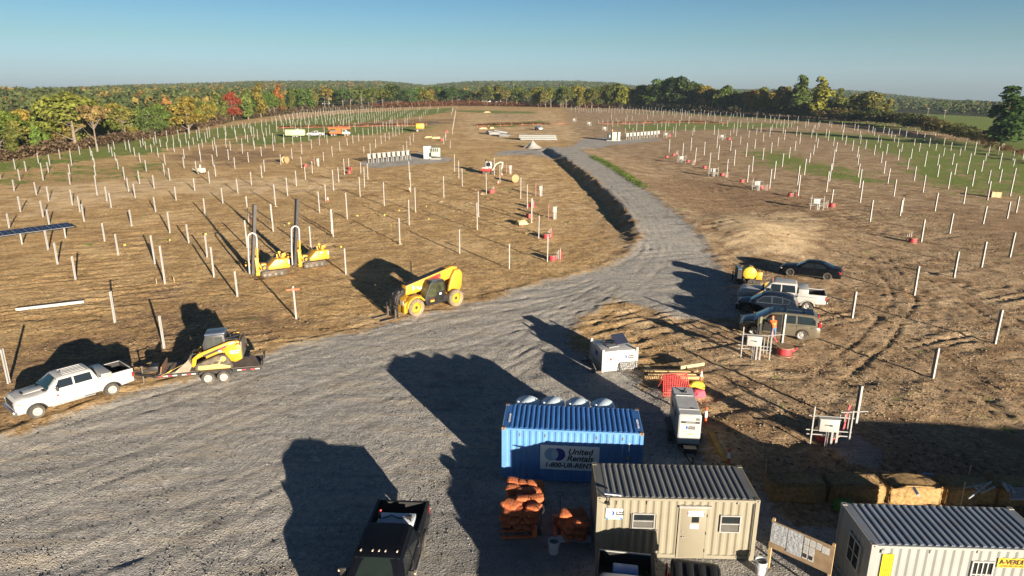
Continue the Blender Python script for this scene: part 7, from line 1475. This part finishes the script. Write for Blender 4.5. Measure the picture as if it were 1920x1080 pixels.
for s, k in ((1, 'l'), (-1, 'r')):
    J.update({'hip'+k: (0, .10*s, .88, .10, .10), 'knee'+k: (.05 if s > 0 else -.04, .12*s, .48, .062, .062), 'ankle'+k: (-.02 if s > 0 else -.08, .13*s, .09, .042, .042), 'toe'+k: (.14 if s > 0 else .08, .15*s, .035, .038, .03),
      'sh'+k: (.19, .20*s, 1.42, .06, .06), 'el'+k: (.33, .28*s, 1.20, .045, .045), 'wr'+k: (.55, .24*s, 1.20, .03, .03), 'pa'+k: (.62, .23*s, 1.20, .038, .02)})
    for f, (dy, ln, dz) in enumerate(((-.03, .075, 0), (-.01, .09, .0), (.01, .085, -.002), (.03, .065, -.004))): J['f%d%s' % (f, k)] = (.665, (.23+dy)*s, 1.195+dz, .009, .009); J['g%d%s' % (f, k)] = (.665+ln*.6, (.23+dy*1.15)*s, 1.175, .008, .008)
    J['th'+k] = (.63, (.23-.05)*s, 1.19, .010, .010); J['ti'+k] = (.665, (.23-.075)*s, 1.18, .008, .008)
E_ = [('pelvis', 'waist'), ('waist', 'chest'), ('chest', 'neck'), ('neck', 'head'), ('head', 'crown')]
for k in 'lr': E_ += [('pelvis', 'hip'+k), ('hip'+k, 'knee'+k), ('knee'+k, 'ankle'+k), ('ankle'+k, 'toe'+k), ('chest', 'sh'+k), ('sh'+k, 'el'+k), ('el'+k, 'wr'+k), ('wr'+k, 'pa'+k), ('pa'+k, 'th'+k), ('th'+k, 'ti'+k)]+[q for f in range(4) for q in (('pa'+k, 'f%d%s' % (f, k)), ('f%d%s' % (f, k), 'g%d%s' % (f, k)))]
bm_ = skin_figure(J, E_, ps); SKIN = mat('skin', (.42, .24, .16), .6); JEAN = mat('denim', (.08, .13, .21), .85); VEST = mat('vest_orange', (.60, .10, .015), .7); SHIRT = mat('shirt_grey', (.12, .12, .13), .8); BOOT = mat('boot_tan', (.14, .09, .05), .8)
for m_ in (SKIN, JEAN, SHIRT, BOOT): bm_.materials.append(m_)
for p_ in bm_.polygons:
    c = p_.center; p_.use_smooth = True; p_.material_index = 3 if c.z < .10 else 1 if c.z < 1.02 and c.x < .5 else 0 if (c.z > 1.49 or c.x > .50) else 2
bo_ = bpy.data.objects.new('body', bm_); COL.objects.link(bo_); bo_.parent = ps
vm = bm_.copy(); b = bmesh.new(); b.from_mesh(vm); bmesh.ops.delete(b, geom=[f for f in b.faces if not (1.04 < f.calc_center_median().z < 1.47 and f.calc_center_median().x < .30 and abs(f.calc_center_median().y) < .25)], context='FACES')
for v in b.verts: v.co += v.normal*.018
b.to_mesh(vm); b.free(); vm.materials.clear(); vm.materials.append(VEST); vo = bpy.data.objects.new('vest', vm); COL.objects.link(vo); vo.parent = ps
for z in (1.12, 1.27): MB().lathe([(.178, z), (.180, z+.05)], n=16).build('reflective_stripe', mat('stripe_lime', (.5, .5, .12), .5), vo, fix=False).location = (.09 if z < 1.2 else .13, 0, 0)
ht = MB().lathe([(.13, 1.655), (.105, 1.665), (.10, 1.72), (.07, 1.77), (0, 1.785)], (.355, 0, 0), n=16).build('hard_hat', mat('hat_orange', (.55, .12, .03), .4), ps, smooth=50)
fc = MB(); fc.box((.435, 0, 1.60), (.03, .025, .045)); fo = fc.build('nose', SKIN, ps)
# ================================================================ far equipment, houses, poles
# rows of string inverters on racks beside their switchgear cabinets
IVW = mat('inverter_white', (.40, .39, .36), .5, var=.05); IVD = mat('inverter_dark', (.03, .03, .03), .7); CABG = mat('cabinet_pale_green', (.33, .36, .30), .5, var=.05); CABW = mat('cabinet_white', (.42, .42, .41), .5, var=.04); CABD = mat('cabinet_dark', (.03, .045, .05), .5)  # IVD is a plain dark tone for disconnects, fins, ducts and gap plates
def inverter(p, rz, s, label, group):
    t = thing('string_inverter', label, 'inverter', p, rz, group, s)
    for x in (-.42, .42): MB().bx(x-.05, x+.05, -.05, .05, -.1, 2.0).build('post', GALV, t)
    for z in (.9, 1.9): MB().bx(-.5, .5, -.04, .04, z, z+.08).build('strut', GALV, t)
    MB().bx(-.34, .34, -.38, -.05, .95, 1.95).build('housing', IVW, t, bevel=.03); MB().bx(.345, .55, -.36, -.06, 1.0, 1.9).build('disconnect', IVD, t); MB().bx(-.28, -.12, -.3, -.15, .0, .95).build('conduit', GALV, t); return t
def inv_row(a, b2, n, s, rz, label, group):
    p, q = at(*a), at(*b2); i0 = None
    for k in range(n):
        w_ = p.lerp(q, k/(n-1)); w_.z = float(gz(w_.x, w_.y))
        i0 = inverter(w_, rz, s, label, group) if i0 is None else dup(i0, w_, rz)
inv_row((694, 306), (766, 299), 9, 1.12, R(-14), 'white string inverter on a steel rack in the left row beside the white cabinets', 'string inverters of the left row')
inv_row((1176, 262), (1234, 257), 10, 1.15, R(-10), 'white string inverter on a steel rack in the right row beside the pale green cabinet', 'string inverters of the right row')
sg = thing('switchgear_cabinet', 'white switchgear cabinets at the right end of the left inverter row', 'cabinet', at(797, 298), R(-4), None, 1.25)
MB().bx(-.3, 1.1, 0, 1.1, .0, 2.5).build('cabinet', CABW, sg, bevel=.03); MB().bx(.25, .55, -.03, .0, 1.4, 2.1).build('door', CABG, sg); MB().bx(1.2, 3.0, -.4, .8, .5, 2.2).build('transformer', CABG, sg, bevel=.03); MB().bx(1.15, 3.1, -.6, 1.0, -.1, .18).build('pad', CONC, sg); MB().bx(1.4, 2.8, -.9, -.41, .6, 1.3).build('transformer_box', CABG, sg, bevel=.03)
for k in range(4): MB().bx(1.35+k*.4, 1.6+k*.4, -.43, -.40, 1.45, 2.1).build('cooling_fin', IVD, sg)
for k in range(3): MB().cyl((1.5+k*.45, .2, 2.2), (1.5+k*.45, .2, 2.7), .06).build('bushing', CABD, sg)
sg2 = thing('switchgear_cabinet', 'pale green and white cabinets at the left end of the right inverter row', 'cabinet', at(1147, 264), R(-6), None, 1.25)
MB().bx(0, 1.25, 0, 2.2, .0, 2.3).build('cabinet', CABG, sg2, bevel=.03); MB().bx(1.3, 1.5, .2, 2.0, .1, 2.1).build('link_duct', IVD, sg2); MB().bx(1.55, 2.2, 0, 1.4, .0, 2.3).build('side_cabinet', CABW, sg2, bevel=.03); MB().bx(-1.2, -.02, .4, 2.4, .3, 2.0).build('transformer', CABD, sg2, bevel=.03); MB().bx(-.65, -.45, .34, .40, .9, 1.4).build('gauge', SIGNW, sg2); MB().bx(-1.4, 2.6, -.2, 2.6, -.1, .12).build('pad', CONC, sg2)
cone(at(1149, 264)+Vector((-.1, 1.0, 2.9)), 'orange cone standing on top of the pale green far cabinet', None, .9)
# bundles of steel sections and gravel heap
bp_ = thing('steel_bundle', 'long stacked bundle of pale steel sections beyond the gravel heap', 'steel stack', at(976, 263), 0)
p1, p2 = at(976, 263), at(1044, 263); WB = (p2-p1).length
for k in range(3):
    b_ = MB(); z0 = .12+k*.56; off = .0 if k == 0 else -.5
    for j in range(10): b_.bx(off, WB+off*.6, j*.24, j*.24+.12, z0, z0+.44)
    for x in (.2, .5, .8): b_.bx(WB*x-.06, WB*x+.06, -.02, 2.35, z0-.10, z0)
    b_.build('section_layer', mat('pale_section', (.21, .22, .215), .55, .2, var=.1), bp_)
for j, (px, py, L_, rz) in enumerate(((925, 252, 7.5, 12), (938, 250, 8.5, 6), (946, 256, 6, -10))):
    t = thing('panel_frame', ['left one of three grey steel frames lying in a heap beyond the bare soil', 'middle one of three grey steel frames lying in a heap beyond the bare soil', 'right one of three grey steel frames lying in a heap beyond the bare soil'][j], 'steel frame', at(px, py), R(rz)); b_ = MB(); b_.box((0, 0, .8), (L_*.6, 4.5, .35), ry=R(8)); b_.box((0, 0, .35), (L_*.5, 4, .5)); b_.build('frame', mat('frame_grey', (.20, .205, .21), .6, var=.2, sc=1), t); q = MB(); q.box((-.8, .4, 1.03), (1.1, 1.4, .06), ry=R(8)); q.build('gap', IVD, t)
gh = mound(at(998, 277), 3.6, 2.2, 'gravel_heap', 5, mat('heap_gravel', (.36, .345, .32), .95, var=.2, sc=4, bump=.8, bsc=12)); tag(gh, 'pointed grey gravel heap at the road junction', 'gravel heap')
# machines and vehicles far off
far_w = dup(w3, at(1010, 244), R(-75), 'small white pickup far off beyond the steel bundle', sc=.95)
far_w['category'] = 'pickup truck'
far_a = dup(w1, at(592, 256), R(182), 'far white pickup between the pale green trailer and the orange drill rig', sc=.95); far_a['category'] = 'pickup truck'
dr = thing('drill_rig', 'far orange drill rig truck with a white cab and lowered mast', 'drill rig', at(636, 255), R(2), None, 1.0)
MB().bx(-3.2, 1.2, -1.1, 1.1, .9, 1.5).build('bed', mat('rig_orange', (.48, .10, .02), .5), dr); MB().bx(-3.0, -.6, -1.0, 1.0, 1.5, 2.1).build('engine', STEEL, dr); m_ = MB(); m_.bx(-3.8, 4.2, -.4, .4, 2.5, 3.0); m_.bx(-1.0, .9, -.9, .9, 1.4, 2.6); m_.bar((-3.5, 0, 2.6), (-3.2, 0, 1.5), .3); m_.build('mast', mat('rig_orange', (.48, .10, .02), .5), dr); MB().prism([(1.3, .7), (1.3, 2.3), (2.6, 2.3), (3.0, 1.6), (4.0, 1.45), (4.05, .7)], -1.0, 1.0).build('truck_cab', WHITE, dr, bevel=.08); MB().prism([(1.5, 1.6), (1.55, 2.15), (2.4, 2.15), (2.7, 1.6)], -1.02, 1.02).build('cab_window', DARKG, dr)
for x in (3.3, -1.4, -2.4):
    for s in (1, -1): wheel(dr, x, s*.95, .45, .3)
cone(at(647, 256), 'tiny traffic cone right of the far white pickup', None, .9)
gt = thing('equipment_trailer', 'far pale green box trailer in the left grass field', 'trailer', at(556, 257), R(4), None, 1.0)
MB().bx(-3.6, 3.0, -1.1, 1.1, .6, 2.6).build('box', mat('trailer_green', (.36, .45, .24), .5, var=.04), gt, bevel=.1); MB().bx(-3.9, -3.62, -1.0, 1.0, .7, 2.5).build('end_panel', IVD, gt); MB().bx(-1.2, 1.0, -1.12, -1.105, 1.2, 2.2).build('side_panel', mat('trailer_green_panel', (.40, .48, .30), .5), gt); MB().bx(3.0, 4.6, -.06, .06, .5, .62).build('drawbar', BLACK, gt); MB().bx(.3, .9, -.3, .3, 2.6, 2.85).build('roof_vent', CABW, gt)
for x in (-.5, .4):
    for s in (1, -1): wheel(gt, x, s*1.0, .4, .25)
yt = thing('water_tank', 'far orange yellow tank trailer near the close row of piles', 'tank', at(786, 247), R(10), None, 1.25)
MB().bx(-1.1, 1.6, -1.0, 1.0, .9, 2.6).build('tank', mat('tank_orange', (.50, .26, .02), .5), yt, bevel=.3); MB().bx(-1.6, 1.8, -.9, .9, .6, .88).build('frame', BLACK, yt)
for s in (1, -1): wheel(yt, -.6, s*1.0, .42, .25)
pt_ = MB(); p = at(815, 235)
for k in range(6): pt_.tube([p+Vector((-4+2.2*math.cos(a)+k*.9, k*.3, .1+1.3*abs(math.sin(a)))) for a in np.linspace(0, math.pi, 8)], .09, 5)
tag(pt_.build('pipe_coil', BLACK), 'dark coiled pipe lying beyond the orange yellow tank trailer', 'pipe')
ar = thing('auger_trailer', 'small cream machine on a drawbar among the left piles', 'trailer', at(377, 327), R(150), None, 1.1); MB().bx(-.8, .6, -.5, .5, .4, 1.2).build('body', CREAM, ar, bevel=.08); MB().bar((.5, 0, .5), (2.4, 0, .9), .12).build('drawbar', CREAM, ar); MB().cyl((-.3, .2, 1.2), (-.3, .2, 1.8), .15).build('stack', CREAM, ar)
for s in (1, -1): wheel(ar, -.2, s*.6, .3, .2)
for (px, py), rz, lab in (((966, 342), 25, 'round plywood reel flange standing on edge right of the excavator'), ((538, 306), 60, 'brown wooden cable reel on its side among the far left piles')):
    t = thing('wooden_reel', lab, 'cable reel', at(px, py), R(rz)); MB().lathe([(0, -.08), (.75, -.08), (.75, .0), (0, .0)], (0, 0, .75), 'Y', 24).build('flange', mat('reel_ply', (.30, .19, .09), .8, var=.2), t); MB().cyl((0, 0, .75), (0, .9 if px < 900 else .25, .75), .4).build('drum', FLANGE, t)
    if px < 900: MB().lathe([(0, .9), (.75, .9), (.75, .98), (0, .98)], (0, 0, .75), 'Y', 24).build('flange', WOOD, t)
wb_ = thing('crate', 'pale wooden crate in the right field, left of a pile near the picture edge', 'crate', at(1866, 370), R(-20)); MB().bx(-.7, .7, -.5, .5, .05, .95).build('box', WOODP, wb_); q = MB(); [q.bx(x-.04, x+.04, -.52, .52, .02, 1.0) for x in (-.66, 0, .66)]; q.build('batten', WOOD, wb_)
for k, (px, py, L_, lab) in enumerate(((804, 259, 3, 'left pale timber stack by the far piles'), (818, 260, 3.4, 'right pale timber stack by the far piles'), (906, 242, 3.5, 'left timber stack at the edge of the far red weeds'), (922, 241, 2, 'right timber stack at the edge of the far red weeds'), (913, 211, 5, 'pale timber heap on the far bare strip'), (978, 421, 1.6, 'timber blocks under the cone left of the road'), (536, 302, .01, ''))):
    if not lab: continue
    t = thing('timber_stack', lab, 'timber', at(px, py), R(8*k))
    for j in range(3): MB().box((0, 0, .12+.2*j), (L_*(1-.15*j), .8-.2*j, .18), rz=R(12*j-10)).build('timber', WOODP, t)
# fallen beam, solar table, orange crosspiece
p, q = at(30, 583), at(158, 568); fb = MB(); fb.bar(p+Vector((0, 0, .12)), q+Vector((0, 0, .12)), .18, .22); tag(fb.build('steel_beam', GALV), 'long pale steel beam lying on the ground at the left', 'steel beam')
st = thing('solar_table', 'row of dark solar panels on a low rack at the left picture edge', 'solar panel'); p, q = at(133, 421, h=1.5), at(-70, 447, h=1.5); d = q-p; LS = d.length; rz = math.atan2(d.y, d.x); st.location = (p.x, p.y, float(gz(p.x, p.y))); st.rotation_euler.z = rz
n = max(5, round(LS/1.1)); pw = LS/n
for k in range(n):
    pn = MB().box((pw*(k+.5), 0, 1.5), (pw-.03, 2.1, .04), rx=R(-6)).build('solar_module', mat('module_frame', (.34, .34, .35), .4, .4), st); g = MB(); [g.box((pw*(k+.5)+dx*pw*.243, dy*1.0, 1.523+dy*1.0*math.tan(R(-6))), (pw*.46, .98, .006), rx=R(-6)) for dx in (-1, 1) for dy in (-.5, .5)]; g.build('cells', mat('module_cells', (.016, .02, .032), .15, coat=.3), pn)
tt = MB(); tt.cyl((0, 0, 1.38), (LS, 0, 1.38), .07, n=8); tt.build('torque_tube', GALV, st)
for k in range(3): MB().bx(.8+k*4.4-.06, .8+k*4.4+.06, -.06, .06, -.2, 1.36).build('post', GALV, st)
p = at(555, 597); oc = MB(); oc.box(p+Vector((0, -.12, 2.35)), (.95, .05, .12), rz=R(20)); tag(oc.build('crosspiece', CONE), 'orange board across the top of a pile left of the telehandler', 'board')
# pin flags
fl = None
for k, (px, py) in enumerate(((233, 466), (318, 457), (388, 445), (541, 425), (535, 428), (573, 399), (588, 448), (639, 470), (665, 437), (672, 410), (620, 415), (696, 385), (733, 428), (748, 400), (750, 380), (803, 416), (800, 392), (720, 409))):
    if fl is None:
        fl = thing('pin_flag', 'small yellow pin flag stuck in the bare soil between the piles', 'flag', at(px, py), .4, 'yellow pin flags in the bare soil'); MB().cyl((0, 0, -.05), (0, 0, .5), .008, n=5).build('wire', GALV, fl); MB().box((.1, 0, .42), (.2, .01, .16)).build('flag', mat('flag_yellow', (.5, .48, .03), .6), fl)
    else: dup(fl, at(px, py), rng.uniform(0, 6))
# orange safety fence ribbons far off
FOR = mat('fence_orange', (.20, .06, .035), .9, var=.4, sc=.5)
for a, b2, lab in (((895, 238), (1000, 234), 'low orange safety fence along the far red weeds'), ((1000, 234), (1062, 233), 'bright orange safety fence right of the far white pickup'), ((520, 241), (690, 237), 'orange safety fence in the far left grass'), ((690, 237), (800, 235), 'orange safety fence behind the far tank trailer'), ((1125, 233), (1250, 230), 'orange safety fence behind the right inverter row'), ((1250, 230), (1365, 232), 'orange safety fence beyond the far right piles')):
    p, q = at(*a), at(*b2); t = thing('safety_fence', lab, 'fence', p); n = max(4, int((q-p).length/3)); m_ = MB(); rows = [[], []]
    for k in range(n+1):
        w_ = p.lerp(q, k/n)-p; hgt = .30+.16*math.sin(k*1.7); w_.z = float(gz(p.x+w_.x, p.y+w_.y))-p.z; rows[0].append((w_.x, w_.y+.3*math.sin(k*2.3), w_.z+.1)); rows[1].append((w_.x, w_.y+.3*math.sin(k*2.3), w_.z+hgt))
    m_.grid(rows); m_.build('mesh_fabric', FOR, t, fix=False); po = MB()
    for k in range(0, n+1, 2): x, y, z = rows[0][k]; po.bx(x-.04, x+.04, y-.04, y+.04, z-.3, z+.75)
    po.build('stake_row', WOODP, t)['kind'] = 'stuff'
# long excavated trench lips far right
# houses in and behind the trees
WALL1 = mat('house_white', (.48, .48, .46), .6); ROOF1 = mat('house_roof', (.20, .19, .19), .7); ROOF2 = mat('house_roof_pale', (.42, .41, .40), .6)
def house(px, py, wpx, hpx, lab, roof=ROOF1, dist=None, wall=WALL1):
    if dist:
        d = pray(px, py); t_ = dist/math.hypot(d[0], d[1]); p = Vector((d[0]*t_, d[1]*t_, CAMH+d[2]*t_))
    else: p = at(px, py)
    dd = (np.array(p)-np.array([0, 0, CAMH]))@fwd; w_ = wpx*dd/FPX; h = hpx*dd/FPX; t = thing('house', lab, 'house', p, R(rng.uniform(-20, 20))); D = w_*.7
    MB().bx(-w_/2, w_/2, -D/2, D/2, -4, h*.6).build('wall', wall, t); r = MB(); r.prism([(-w_/2-.4, h*.56), (w_/2+.4, h*.56), (w_*.22, h), (-w_*.22, h)], -D/2-.3, D/2+.3); r.build('roof', roof, t)
    for x in (-.25, .2): MB().bx(w_*x-w_*.06, w_*x+w_*.06, -D/2-.05, -D/2+.02, h*.2, h*.45).build('window', DARKG, t)
    MB().bx(-.5, .5, -D/2-.06, -D/2+.02, 0, h*.4).build('door', mat('house_door', (.12, .08, .06), .6), t)
house(706, 195, 20, 7, 'white house with a pale roof among the far trees behind the left piles', ROOF2, 640); house(612, 192, 14, 6, 'white house half hidden by the far trees left of the pale roofed one', ROOF1, 640); house(386, 189, 14, 7, 'house with a pale roof above the left wood beside the yellow maple', ROOF2, 700); house(422, 188, 9, 6, 'small white house roof beside the red maple', ROOF2, 700); house(767, 191, 7, 5, 'small pinkish house in the far trees behind the left piles', ROOF1, 680, mat('house_pink', (.40, .28, .24), .6)); house(1226, 169, 6, 5, 'tiny white house on the far hillside, right of the middle', ROOF2, 1150); house(1080, 169, 5, 4, 'tiny white house on the far hillside, middle', ROOF2, 1150); house(912, 192, 14, 5, 'low white building beyond the bare strip', ROOF2, 760); house(932, 193, 16, 5, 'long low white building beyond the bare strip, right one', ROOF2, 640); house(227, 193, 9, 5, 'small pale house deep in the left wood', ROOF1, 620); house(983, 195, 6, 3, 'low white shed beyond the far end of the bare strip', ROOF2, 600); house(1540, 148+25, 5, 4, 'tiny pale house at the right horizon', ROOF1, 1400)
# utility poles and mast
POLE = mat('pole_wood', (.22, .19, .16), .9)
for (px, py), hp, lab in (((1770, 222), 16, 'utility pole beyond the mown field on the right, taller one'), ((1739, 217), 14, 'utility pole in the trees behind the mown field'), ((1033, 194), 14, 'pale utility pole in the far tree line, middle')):
    p = at(px, py); h = height_px(p, hp); t = thing('utility_pole', lab, 'utility pole', p); MB().cyl((0, 0, -.5), (0, 0, h), .18, .12, n=8).build('pole', POLE, t); MB().bx(-1.2, 1.2, -.06, .06, h-.7, h-.55).build('crossarm', POLE, t)
d = pray(258, 168); t_ = 2500/math.hypot(d[0], d[1]); p = Vector((d[0]*t_, d[1]*t_, float(gz(d[0]*t_, d[1]*t_)))); t = thing('radio_mast', 'thin radio mast on the wooded horizon at the left', 'mast', p); z1 = CAMH+t_*pray(258, 145)[2]; q = MB(); q.cyl((0, 0, 0), (0, 0, z1-p.z), .5, .25, n=6); q.build('mast', POLE, t)
# red cable runs and spoil by the row of station boxes, right field
for k, (px, py, r_) in enumerate(((1538, 388, 1.1), (1420, 356, 1.0), (1335, 331, .9), (903, 365, .9), (880, 383, .9), (1300, 310, .8), (826, 380, .7), (1488, 444, .8))): tag(mound(at(px, py)+Vector((0, .8, 0)), r_*1.3, .32, seed=40+k), ['pale soil heap behind the box on the gravel patch', 'soil heap behind the box in the churned soil', 'soil heap behind the second box from the road bend', 'pale mud heap below the excavator', 'mud heap at a pile pair, left of the road', 'soil heap near the top of the right field', 'soil heap at a pile right of the pile drivers', 'small soil heap on the bare hump beyond the sedan'][k], 'soil heap')
# everything tagged with a category is a thing of its own
for o in COL.objects:
    if o.parent is None and o.get('category') and not o.get('kind'): o['kind'] = 'thing'
# ================================================================ the air: faint haze between the camera and the far woods
hz = MB().bx(-3600, 3600, -90, 3600, -45, 130).build('haze', None); hz.data.materials.clear()
hm = bpy.data.materials.new('haze_air'); hm.use_nodes = True; t = hm.node_tree; t.nodes.clear(); o_ = nn(t, 'ShaderNodeOutputMaterial'); v_ = nn(t, 'ShaderNodeVolumePrincipled')
v_.inputs['Color'].default_value = (.55, .74, .92, 1); v_.inputs['Density'].default_value = .00012; v_.inputs['Anisotropy'].default_value = .2
t.links.new(v_.outputs[0], o_.inputs['Volume']); hz.data.materials.append(hm); tag(hz, kind='stuff')
